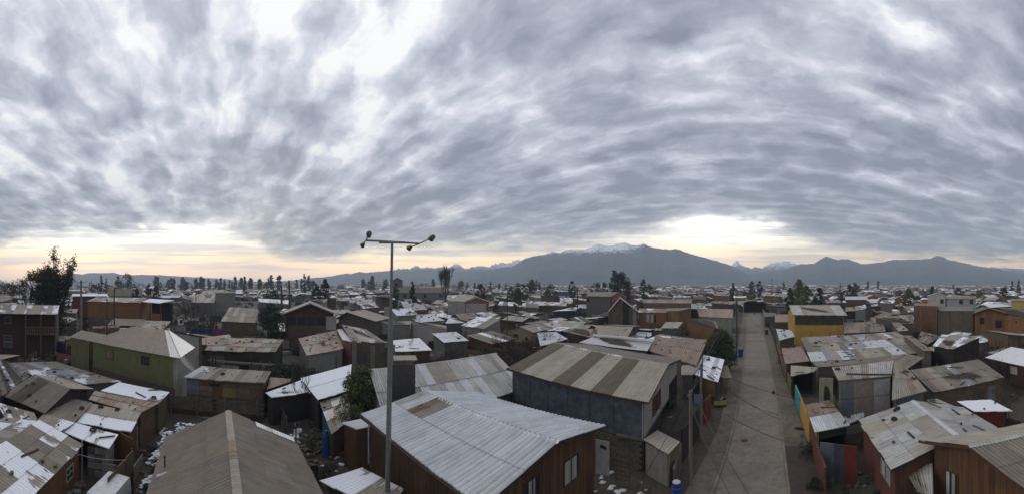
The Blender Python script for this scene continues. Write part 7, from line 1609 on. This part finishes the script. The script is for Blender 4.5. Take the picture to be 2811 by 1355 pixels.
for i, (x, y, D, w_, s_, lf, lab) in enumerate((
 (R1(1220, 0)[0], R1(0, 228)[1], 150, 46, 'round', 'olive', 'olive green tree tallest in the clump behind the yellow house'),
 (R1(1130, 0)[0], R1(0, 308)[1], 132, 24, 'round', 'mid', 'small round tree left in the clump behind the yellow house'),
 (R1(1290, 0)[0], R1(0, 290)[1], 140, 34, 'round', 'olive', 'middle tree of the clump behind the yellow house'),
 (R1(1415, 0)[0], R1(0, 308)[1], 122, 36, 'round', 'dark', 'darkest round tree at the right of the yellow house clump'),
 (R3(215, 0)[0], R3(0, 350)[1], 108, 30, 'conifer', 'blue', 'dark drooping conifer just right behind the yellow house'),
 (R3(290, 0)[0], R3(0, 280)[1], 215, 26, 'round', 'dark', 'dark tree left of a pair beyond the drooping conifer'),
 (R3(345, 0)[0], R3(0, 262)[1], 220, 30, 'round', 'brown', 'brownish tree right of a pair beyond the drooping conifer'),
 (R3(865, 0)[0], R3(0, 318)[1], 150, 36, 'round', 'olive', 'spreading olive tree left of the brick building'),
 (R3(1100, 0)[0], R3(0, 302)[1], 215, 24, 'round', 'dark', 'dark round tree above the white house behind the brick building'),
 (R3(1350, 0)[0], R3(0, 318)[1], 210, 34, 'round', 'brown', 'brownish leafless looking tree above the pale row house'),
 (R3(1790, 0)[0], R3(0, 305)[1], 205, 30, 'bush', 'dark', 'low dark tree clump near the right edge'),
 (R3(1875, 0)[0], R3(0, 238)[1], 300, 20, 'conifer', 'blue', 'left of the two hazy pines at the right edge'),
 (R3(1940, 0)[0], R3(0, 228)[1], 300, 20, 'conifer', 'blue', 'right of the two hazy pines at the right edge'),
 (Z7(370, 0)[0], Z7(0, 225)[1], 230, 34, 'round', 'dark', 'dark wide tree beneath the twin poplars left of the mountain tree'),
 (Z7(300, 0)[0], Z7(0, 262)[1], 200, 24, 'bush', 'mid', 'mid green bushy tree above the snow patched roofs'),
 (Z7(250, 0)[0], Z7(0, 300)[1], 150, 26, 'bush', 'olive', 'olive bush beside the wavy snow patched roof'),
 (Z7(560, 0)[0], Z7(0, 250)[1], 240, 40, 'bush', 'dark', 'broad low dark tree mass behind the blue house'),
 (Z7(760, 0)[0], Z7(0, 238)[1], 260, 22, 'round', 'dark', 'single dark tree left of the plain grey house'),
 (Z7(985, 0)[0], Z7(0, 240)[1], 250, 34, 'round', 'dark', 'dark rounded tree over the plain grey house roof'),
 (Z7(1065, 0)[0], Z7(0, 255)[1], 230, 26, 'round', 'dark', 'dark tree filling the gap left of the tall two-headed tree'),
 (Z7(1435, 0)[0], Z7(0, 222)[1], 240, 24, 'round', 'dark', 'dark upright tree right of the tall two-headed tree'),
 (Z7(1500, 0)[0], Z7(0, 262)[1], 260, 26, 'bush', 'dark', 'lower dark tree joined to the upright one'),
 (Z7(1460, 0)[0], Z7(0, 350)[1], 120, 34, 'bush', 'mid', 'green bush growing among roofs behind the beige upper storey'),
 (R1(760, 0)[0], R1(0, 250)[1], 280, 22, 'round', 'dark', 'left tree of two over the far end of the street'),
 (R1(835, 0)[0], R1(0, 246)[1], 290, 20, 'round', 'dark', 'right tree of two over the far end of the street'),
 (R1(760, 0)[0], R1(0, 385)[1], 175, 34, 'bush', 'olive', 'dome shaped olive bush before the cream house at street end'),
 (R1(580, 0)[0], R1(0, 268)[1], 210, 22, 'round', 'olive', 'pale olive tree left of the street end'),
 (Z5(1728, 0)[0], Z5(0, 628)[1], 180, 26, 'bush', 'mid', 'mid green bush right of the pink and white houses'),
 (Z5(1790, 0)[0], Z5(0, 650)[1], 165, 20, 'bush', 'olive', 'yellowish bush right of the pink and white houses'),
 (Z5(1935, 0)[0], Z5(0, 572)[1], 250, 28, 'round', 'dark', 'dark tree beneath the pair of slim poplars'),
 (Z5(645, 0)[0], Z5(0, 600)[1], 190, 20, 'round', 'dark', 'dark tree tucked under the high brown hipped roof'),
 (Z5(868, 0)[0], Z5(0, 775)[1], 105, 26, 'bush', 'dark', 'dark shrub below the ragged conifer'),
 (Z4(1355, 0)[0], Z4(0, 218)[1], 165, 26, 'round', 'dark', 'taller dark tree above the cream pale roofed house'),
 (Z4(1275, 0)[0], Z4(0, 285)[1], 150, 34, 'round', 'dark', 'squat dark tree above the cream pale roofed house'),
 (Z4(860, 0)[0], Z4(0, 310)[1], 190, 46, 'bush', 'dark', 'wide dark bush beyond the snow white flat roof'),
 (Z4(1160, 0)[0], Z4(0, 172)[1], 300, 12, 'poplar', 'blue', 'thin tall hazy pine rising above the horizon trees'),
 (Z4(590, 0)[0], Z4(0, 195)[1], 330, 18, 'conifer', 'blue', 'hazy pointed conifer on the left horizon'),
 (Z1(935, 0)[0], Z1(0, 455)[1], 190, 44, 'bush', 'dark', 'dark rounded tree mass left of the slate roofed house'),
 (Z1(985, 0)[0], Z1(0, 345)[1], 330, 26, 'conifer', 'blue', 'clump of pointed hazy pines on the left horizon'),
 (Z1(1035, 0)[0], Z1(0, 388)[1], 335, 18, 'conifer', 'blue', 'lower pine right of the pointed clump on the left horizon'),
 (Z1(1240, 0)[0], Z1(0, 338)[1], 320, 40, 'round', 'blue', 'large broad hazy tree on the left horizon'),
 (Z1(1150, 0)[0], Z1(0, 380)[1], 330, 20, 'round', 'blue', 'tree left beside the broad hazy tree on the horizon'),
 (Z1(1445, 0)[0], Z1(0, 455)[1], 180, 26, 'round', 'dark', 'dark tree left of a pair beyond the slate roofed house'),
 (Z1(1520, 0)[0], Z1(0, 465)[1], 185, 28, 'round', 'dark', 'dark tree right of a pair beyond the slate roofed house'),
 (Z1(1320, 0)[0], Z1(0, 475)[1], 160, 22, 'bush', 'mid', 'small green bush on the slate roof line'),
 (Z1(820, 0)[0], Z1(0, 745)[1], 72, 34, 'bush', 'mid', 'green creeper clump at the foot of the concrete pole'),
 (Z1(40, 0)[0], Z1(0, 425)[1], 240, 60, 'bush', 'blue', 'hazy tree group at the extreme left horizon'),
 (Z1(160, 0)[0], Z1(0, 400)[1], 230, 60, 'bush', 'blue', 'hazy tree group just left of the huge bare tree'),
 )):
    small = D > 170
    tree_at('conifer' if s_ == 'conifer' else 'tree' if s_ != 'bush' else 'bush', lab, x, y, D, s_, w_, 100 + i, lf, 34 if small else 60, 26 if small else 40)
# the two trees by the lane and the yucca
bb0 = PD(Z1(1715, 0)[0], 104); bare_tree('weeping_tree', 'drooping palm-like tree on the lane left of the shaggy one', bb0, 8.6, 51, BROWNBARK, depth=4, spread=.8, leaves=LEAF['olive'], nl=1500, minr=.03, up=-.05)
bare_tree('shaggy_tree', 'shaggy brown round-headed tree on the lane', PD(Z1(1850, 0)[0], 104), 8.4, 52, BROWNBARK, depth=5, spread=.65, leaves=LEAF['brown'], nl=1500, minr=.03)
def yucca():
    b = PD(Z4(285, 0)[0], 96); r = random.Random(3); t = thing('yucca', 'branching yucca with spiky heads in front of the blue painted wall', 'yucca', b)
    for i, (dx, h) in enumerate(((-3.0, 3.6), (-1.6, 4.4), (.3, 5.1), (1.2, 4.8), (2.6, 3.4), (-.6, 3.9))):
        tip = b + Vector((dx, r.uniform(-.8, .8), h)); mb = MB(); mb.tube([b + Vector((dx * .15, 0, 0)), b + Vector((dx * .7, 0, h * .5)), tip], [.28, .2, .14], 6); mb.build('stem', GREYBARK, t); mb = MB()
        for k in range(46):
            d = Vector((r.gauss(0, 1), r.gauss(0, 1), r.gauss(.35, .8))).normalized(); s = d.cross(Vector((0, 0, 1))).normalized() * .07; mb.face([tip - s, tip + s, tip + d * r.uniform(.8, 1.1)])
        mb.build('rosette', LEAF['olive'], t)
yucca()
# slim poplars along the horizon
rp = random.Random(17)
PX = [Z1(x, 0)[0] for x in (1518, 1540, 1565, 1640, 1665, 1690, 1775, 1798, 1812, 1826, 1910, 1960, 1985, 2030, 2045, 2105, 2130, 2150, 2185, 2235, 2260, 2290, 2350, 2385, 2440)] + [Z4(x, 0)[0] for x in (735, 800, 815, 845, 905, 925, 1012, 1085, 1130, 1200, 1240)] + [Z5(x, 0)[0] for x in (335, 385, 420, 532, 552, 1000, 1240, 1262, 1320, 1392, 1430, 1540, 1622, 1686, 1797, 1975, 2003)] + [Z7(x, 0)[0] for x in (425, 450)] + [R1(x, 0)[0] for x in (1070,)] + [R3(x, 0)[0] for x in (470, 570, 1305)]
HTS = {Z4(905, 0)[0]: 752}
protos = []
for s in range(6):
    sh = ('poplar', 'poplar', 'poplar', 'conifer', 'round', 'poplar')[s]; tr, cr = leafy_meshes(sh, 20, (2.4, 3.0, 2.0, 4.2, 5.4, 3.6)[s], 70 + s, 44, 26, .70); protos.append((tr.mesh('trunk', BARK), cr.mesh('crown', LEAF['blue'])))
PX.sort()
cnt = {}
for i, x in enumerate(PX):
    s = rp.randrange(6) if x > 700 else rp.choice((0, 1, 2, 5)); D = rp.uniform(430, 520); k = rp.uniform(.80, 1.30) if x < 1250 else rp.uniform(.68, .95); b = PD(x, D); sec = sector(x); kind = ('slim poplar', 'full poplar', 'needle-thin poplar', 'pointed fir', 'rounded tree', 'broad poplar')[s]
    cnt.setdefault((kind, sec), []).append((i, b, s, k))
for (kind, sec), its in cnt.items():
    for n_, (i, b, s, k) in enumerate(its):
        ex = '' if len(its) == 1 else ', ' + (('left one', 'right one')[n_] if len(its) == 2 else ORD[n_])
        t = thing('poplar' if 'poplar' in kind else 'far_tree', '%s on the horizon %s%s' % (kind, sec, ex), 'tree', b, 'trees along the horizon')
        for nm, me in zip(('trunk', 'crown'), protos[s]):
            o = link(nm, me, t, b); o.scale = (k * rp.uniform(.85, 1.15),) * 2 + (k,); o.rotation_euler[2] = rp.uniform(0, 6)
# far tree belt
def tree_belt():
    r = random.Random(5); mb = MB()
    for i in range(1700):
        az = r.uniform(-1.6, 1.6); px = HX + az * F; D = r.uniform(430, 1300); k = (1.0 if px < 1300 else .75 if px < 1800 else .55) * r.uniform(.5, 1.25); h = (8 + 9 * r.random()) * k; w_ = h * r.uniform(.3, .9)
        if noise.noise(Vector((px * .012, 3, 0))) < -.12 and r.random() < .7: continue
        c0 = Vector((D * math.sin(az), D * math.cos(az), 0))
        for _ in range(46):
            t = r.random(); v = c0 + Vector((r.gauss(0, 1) * w_ * .32, r.gauss(0, 1) * w_ * .32, h * (.1 + .9 * t * (1 - .25 * r.random())))); leaf_quad(mb, v, h * .075, r)
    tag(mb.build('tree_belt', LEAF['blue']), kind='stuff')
tree_belt()
# brown thicket in the middle
rt = random.Random(77)
def shrubs(n, x0, x1, D0, D1, h0, h1, mats, grp, base_lab, seed):
    r = random.Random(seed); l = sorted([(r.uniform(x0, x1), r.uniform(D0, D1)) for _ in range(n)])
    pr = []
    for k in range(4):
        rr = random.Random(seed * 10 + k); mb = MB()
        for _ in range(7):
            a = rr.uniform(0, 6.28); twig_mb(mb, Vector((math.cos(a) * .15, math.sin(a) * .15, 0)), Vector((math.cos(a) * .5, math.sin(a) * .5, 1)).normalized(), 1.1, .035, 3, rr, .7, 3, .1, .012)
        pr.append(mb.mesh('twigs', mats))
    for i, (x, D) in enumerate(l):
        b = PD(x, D); w = ['leftmost', 'second', 'third', 'fourth', 'fifth', 'sixth', 'seventh', 'eighth', 'ninth', 'tenth', 'eleventh', 'twelfth', 'thirteenth', 'fourteenth', 'fifteenth', 'sixteenth', 'seventeenth', 'eighteenth', 'nineteenth', 'twentieth', 'twenty-first', 'twenty-second', 'twenty-third', 'twenty-fourth', 'twenty-fifth', 'twenty-sixth', 'twenty-seventh', 'rightmost'][min(i, 27) if i < n - 1 else 27]
        o = link('bare_shrub', r.choice(pr), None, b); tag(o, '%s, %s from the left' % (base_lab, w) if w not in ('leftmost', 'rightmost') else '%s, %s' % (base_lab, w), 'shrub', grp); s = r.uniform(h0, h1) / 2.9; o.scale = (s * r.uniform(.9, 1.4), s, s); o.rotation_euler[2] = r.uniform(0, 6)
shrubs(24, 1340, 1500, 44, 66, 3.0, 5.2, BROWNBARK, 'bare shrubs of the brown thicket', 'leafless brown shrub in the thicket left of the striped roof', 1)
shrubs(12, 1150, 1290, 47, 56, 2.2, 3.4, BROWNBARK, 'bare shrubs below the white shed roof', 'low leafless brown shrub above the wide silver roof', 2)
shrubs(9, 2640, 2790, 44, 60, 2.5, 4.0, BROWNBARK, 'bare shrubs below the orange house', 'dark leafless shrub below the orange house with green roof', 3)
shrubs(7, 1500, 1640, 60, 80, 3.0, 4.6, BROWNBARK, 'bare shrubs before the board shack', 'leafless shrub in front of the steep board shack', 4)
shrubs(5, 20, 150, 64, 74, 2.5, 4.0, BROWNBARK, 'bare shrubs by the balcony house', 'leafless shrub beside the balcony house', 5)
shrubs(7, 1760, 1900, 60, 95, 2.5, 4.0, BROWNBARK, 'bare shrubs left of the street', 'leafless shrub among the roofs left of the upper street', 6)
shrubs(8, 2350, 2500, 60, 90, 2.5, 4.0, BROWNBARK, 'bare shrubs right of the yellow house', 'leafless shrub among the shacks right of the yellow house', 7)
shrubs(9, 420, 560, 66, 95, 2.5, 4.5, BROWNBARK, 'bare shrubs about the lane', 'leafless shrub around the lane and yucca', 8)
def yard_scrub():
    r = random.Random(91); mb = MB(); n = 0
    while n < 420:
        D = 44 + 170 * r.random() ** 1.1; az = r.uniform(-1.6, 1.6); p = Vector((D * math.sin(az), D * math.cos(az), 0))
        if not road_clear(p) or any((p - s_[5]).length < s_[6] * .7 for s_ in SPEC if s_[4] < 150): n += 1; continue
        n += 1; h = r.uniform(2.2, 4.8)
        for _ in range(26):
            a = r.uniform(0, 6.28); t = r.random(); q = p + Vector((math.cos(a) * .9 * t, math.sin(a) * .9 * t, h * r.uniform(.1, .5))); e = q + Vector((math.cos(a) * r.uniform(.1, .9), math.sin(a) * r.uniform(.1, .9), h * r.uniform(.25, .6))); s = Vector((math.sin(a), -math.cos(a), 0)) * .035
            mb.face([q - s, q + s, e]); mb.face([L3(q, e, .5) - s * .6, L3(q, e, .5) + s * .6, L3(q, e, .5) + Vector((r.uniform(-.6, .6), r.uniform(-.6, .6), .5))])
        if r.random() < .35:
            for _ in range(60): leaf_quad(mb, p + Vector((r.gauss(0, .6), r.gauss(0, .6), h * r.uniform(.3, .8))), .14, r)
    tag(mb.build('yard_scrub', BROWNBARK), kind='stuff')
yard_scrub()
for i, (x, D, h, w_, lab) in enumerate(((Z4(960, 0)[0], 46, 2.6, 3.4, 'dark green shrub mass left below the rusty speckled roof'), (Z4(1080, 0)[0], 45, 2.8, 3.4, 'dark green shrub in the middle below the rusty speckled roof'), (Z4(1240, 0)[0], 44, 2.4, 3.0, 'dark green shrub at the right below the rusty speckled roof'))):
    leafy('shrub', lab, PD(x, D), 'bush', h, w_ / 2 + .4, 140 + i, 'dark', 50, 46, .11, cat='shrub')
bare_tree('young_tree', 'slender bare young tree in front of the dark shed with snow and tarpaulin', PD(Z3(1290, 0)[0], 34), zt_at(Z3(0, 75)[1], 34), 15, GREYBARK, depth=4, spread=.4, rad=.09, minr=.012, up=.5)
bare_tree('young_tree', 'thin whip-like bare sapling left of the slender young tree', PD(Z3(1225, 0)[0], 34.5), zt_at(Z3(0, 0)[1], 34.5), 16, GREYBARK, depth=2, spread=.2, rad=.05, minr=.012, up=.9)
bare_tree('bare_shrub', 'rust brown bare shrub at the right behind the snowy low shed', PD(R4(1590, 0)[0], 34), 4.6, 18, BROWNBARK, depth=5, spread=.7, rad=.06, minr=.012, leaves=LEAF['brown'], nl=500)
leafy('hedge_bush', 'dark bush by the pavement below the yellow street wall', P(*R2(1125, 930), 0), 'bush', 1.3, .8, 150, 'dark', 26, 30, .05, cat='shrub')
leafy('dry_bush', 'dry brown climber heaped on the wall below the yellow house', PD(R1(1110, 0)[0], 56), 'bush', 4.2, 1.9, 151, 'brown', 44, 40, .10, cat='shrub')
# snow-laden bushes left of the taupe roof
for i, (zx, zy, D, h, r0, lab) in enumerate(((215, 690, 25.5, 1.9, 1.25, 'snow-dusted bush nearest the block wall, left of the taupe roof'), (330, 660, 27.0, 2.1, 1.3, 'large snow-dusted bush close against the taupe roof'), (450, 640, 28.5, 1.5, .9, 'small snow-dusted bush right below the block wall'), (130, 780, 23.5, 1.6, .9, 'snow-dusted bush beside the brown board shack'), (60, 900, 21.0, 1.4, .7, 'lowest snow-dusted bush in the narrow gap'))):
    b = PD(Z3(zx, zy)[0], D); root = leafy('snowy_bush', lab, b, 'bush', h, r0, 160 + i, 'dark', 30, 40, .07, cat='bush'); r = random.Random(i); mb = MB()
    for cpt, s in crown_pts('bush', h, r0, r, 22):
        for _ in range(14):
            v = Vector((r.gauss(0, 1), r.gauss(0, 1), abs(r.gauss(0, 1)) + .5)).normalized() * s * 1.05; p = b + cpt + v; k = r.uniform(.06, .13); mb.face([p + Vector((-k, -k, 0)), p + Vector((k, -k * .7, .02)), p + Vector((k * .8, k, 0)), p + Vector((-k * .7, k, .03))])
    tag(mb.build('snow', SNOW, root), kind='stuff')
# weeds and small plants in the yards
for i, (zx, D, h_, r0, lf, lab) in enumerate(((Z6(40, 0)[0], 22.5, 1.3, .9, 'olive', 'low weeds at the front of the cluttered yard'), (Z6(170, 0)[0], 23.5, 1.1, .7, 'brown', 'dry weeds beside the thick dark yard post'), (Z6(20, 0)[0], 27, 1.4, .9, 'dark', 'dark bush deep in the cluttered yard'), (Z3(850, 0)[0], 30.5, 1.2, 1.0, 'brown', 'dry weeds at the foot of the block wall'), (Z3(1010, 0)[0], 29.5, 1.3, .9, 'olive', 'greenish weeds right below the block wall'), (Z2(1235, 0)[0], 20.5, 1.2, .6, 'dark', 'dark weeds low in the narrow gap'), (Z8(1240, 0)[0], 20.3, .8, .5, 'brown', 'dry weeds beside the plywood shed'), (R2(1180, 0)[0], 22.0, .9, .5, 'dark', 'weeds against the brick red street wall'))):
    leafy('weeds', lab, PD(zx, D), 'bush', h_, r0, 400 + i, lf, 26, 30, .05, cat='weeds')
# patches of snow lying in yards
def snow_patch(label, ctr, sx, sy, seed):
    r = random.Random(seed); mb = MB(); ctr = Vector(ctr)
    for k in range(7):
        p = ctr + Vector((r.gauss(0, sx * .8), r.gauss(0, sy * .8), 0)); n = 14; rr = r.uniform(.12, .42) * (.5 + min(sx, sy) * .5); st = r.uniform(.4, .8); ya = r.uniform(0, 3); ph = r.uniform(0, 6)
        def ringp(f, z): return [Vector((p.x + rr * f * (1 + .3 * math.sin(3 * 6.283 * i / n + ph) + .15 * math.sin(7 * 6.283 * i / n)) * math.cos(6.283 * i / n + ya), p.y + rr * f * st * (1 + .3 * math.sin(2 * 6.283 * i / n + ph)) * math.sin(6.283 * i / n + ya), z)) for i in range(n)]
        r0, r1, top = ringp(1, .005), ringp(.7, .05), Vector((p.x, p.y, .07))
        for i in range(n): j = (i + 1) % n; mb.face([r0[i], r0[j], r1[j], r1[i]]); mb.face([r1[i], r1[j], top])
    tag(mb.build('snow_patch', SNOW, None, True), label, 'snow', kind='stuff')
snow_patch('broken snow on the ground in front of the leaning white door', P(*Z8(930, 1140), 0), .9, .8, 1); snow_patch('snow scraps by the broken pallet', P(*Z8(1130, 1225), 0), .7, .6, 2)
snow_patch('snow heap under the snow-dusted bushes', P(*Z2(1380, 700), 0), .7, .9, 4)
snow_patch('patchy snow across the cluttered yard left of the lamp mast', P(*Z6(60, 900), 0), 1.6, 1.8, 5); snow_patch('snow scraps beside the taupe roof verge', P(*Z3(1290, 780), 0), .8, .8, 6); snow_patch('snow below the small lean-to', P(*Z6(120, 1040), 0), 1.0, 1.0, 7)
snow_patch('bits of snow or litter by the pavement bush', P(*R2(1110, 930), .17), .35, .4, 8)
rubble('yard_litter', 'scattered stones, pots and timber in the cluttered yard', P(*Z6(90, 850), 0), 150, .30, [GREYW, DARKWOOD, RAW, TAN, DARKW], 1.9, 'litter', 41, .6)
rubble('yard_litter', 'scattered rubbish behind the taupe roof by the block wall', P(*Z3(900, 620), 0), 70, .30, [GREYW, DARKWOOD, RAW, MORTAR], 1.8, 'litter', 42, .5)
rubble('yard_litter', 'scattered stones and wood in the narrow gap at the left', P(*Z2(1250, 950), 0), 60, .26, [GREYW, DARKWOOD, RAW, MORTAR], 1.3, 'litter', 43, .5)
# white plastic chair in the yard
def chair(label, b, yaw):
    t = thing('garden_chair', label, 'chair', b); m = flat_mat('white_garden_plastic', (.55, .56, .56), .5); ca, sa = math.cos(yaw), math.sin(yaw); b = Vector(b); T = lambda x, y, z: b + Vector((ca * x - sa * y, sa * x + ca * y, z))
    mb = MB(); mb.prism([T(-.25, -.25, .42), T(.25, -.25, .42), T(.25, .25, .42), T(-.25, .25, .42)], (0, 0, .04)); mb.build('seat', m, t)
    mb = MB(); mb.prism([T(-.24, .25, .46), T(.24, .25, .46), T(.22, .34, .92), T(-.22, .34, .92)], T(0, .03, 0) - b); mb.build('backrest', m, t)
    for x in (-.22, .22):
        for y in (-.22, .22): mb = MB(); mb.tube([T(x * 1.1, y * 1.1, 0), T(x, y, .43)], .022, 5); mb.build('leg', m, t)
chair('white plastic garden chair near the snowy verge of the taupe roof', P(*Z3(1265, 800), 0), .6)
chair('second white plastic chair, behind the first one in the yard', P(*Z3(1290, 740), 0), 2.4)
mb = MB(); a, b = P(*Z3(1085, 560), 0), P(*Z3(1190, 730), 0)
fence('plank_fence', 'leaning pale plank fence running along the yard behind the taupe roof', [a, b], 1.6, RAW, bw=.4)
pole('post', 'thick dark post standing in the cluttered yard', P(*Z6(195, 880), 0), 2.3, .07, .06, BARK)
mb = MB(); p = c(Z3, 1510, 760, 0.0); p = PD(Z3(1515, 0)[0], 26.5); mb.tube([p, p + Vector((0, 0, 1.6)), p + Vector((.05, 0, 2.1))], [.35, .3, .12], 9); tag(mb.build('tarpaulin', flat_mat('deep_blue_tarp', (.02, .05, .17))), 'deep blue tarpaulin bundle hanging at the patchwork panel shed', 'tarpaulin')
# birds over the tall tree
for x, y, D, lab in ((Z7(1130, 100), 0, 140, 'bird above the top of the tall two-headed tree'), (Z7(1255, 152), 0, 140, 'second bird, lower right over the tall two-headed tree'), (Z4(1240, 205), 0, 200, 'lone bird low over the left horizon')):
    b = PD(x[0], D, zt_at(x[1], D)); mb = MB(); s = .55; mb.face([b, b + Vector((s, .1, .18)), b + Vector((s * .8, .35, .12)), b + Vector((0, .3, 0))]); mb.face([b, b + Vector((0, .3, 0)), b + Vector((-s * .8, .35, .12)), b + Vector((-s, .1, .18))]); mb.tube([b + Vector((0, -.25, 0)), b + Vector((0, .15, .02)), b + Vector((0, .5, 0))], [.03, .09, .02], 5); tag(mb.build('bird', DARKW), lab, 'bird')
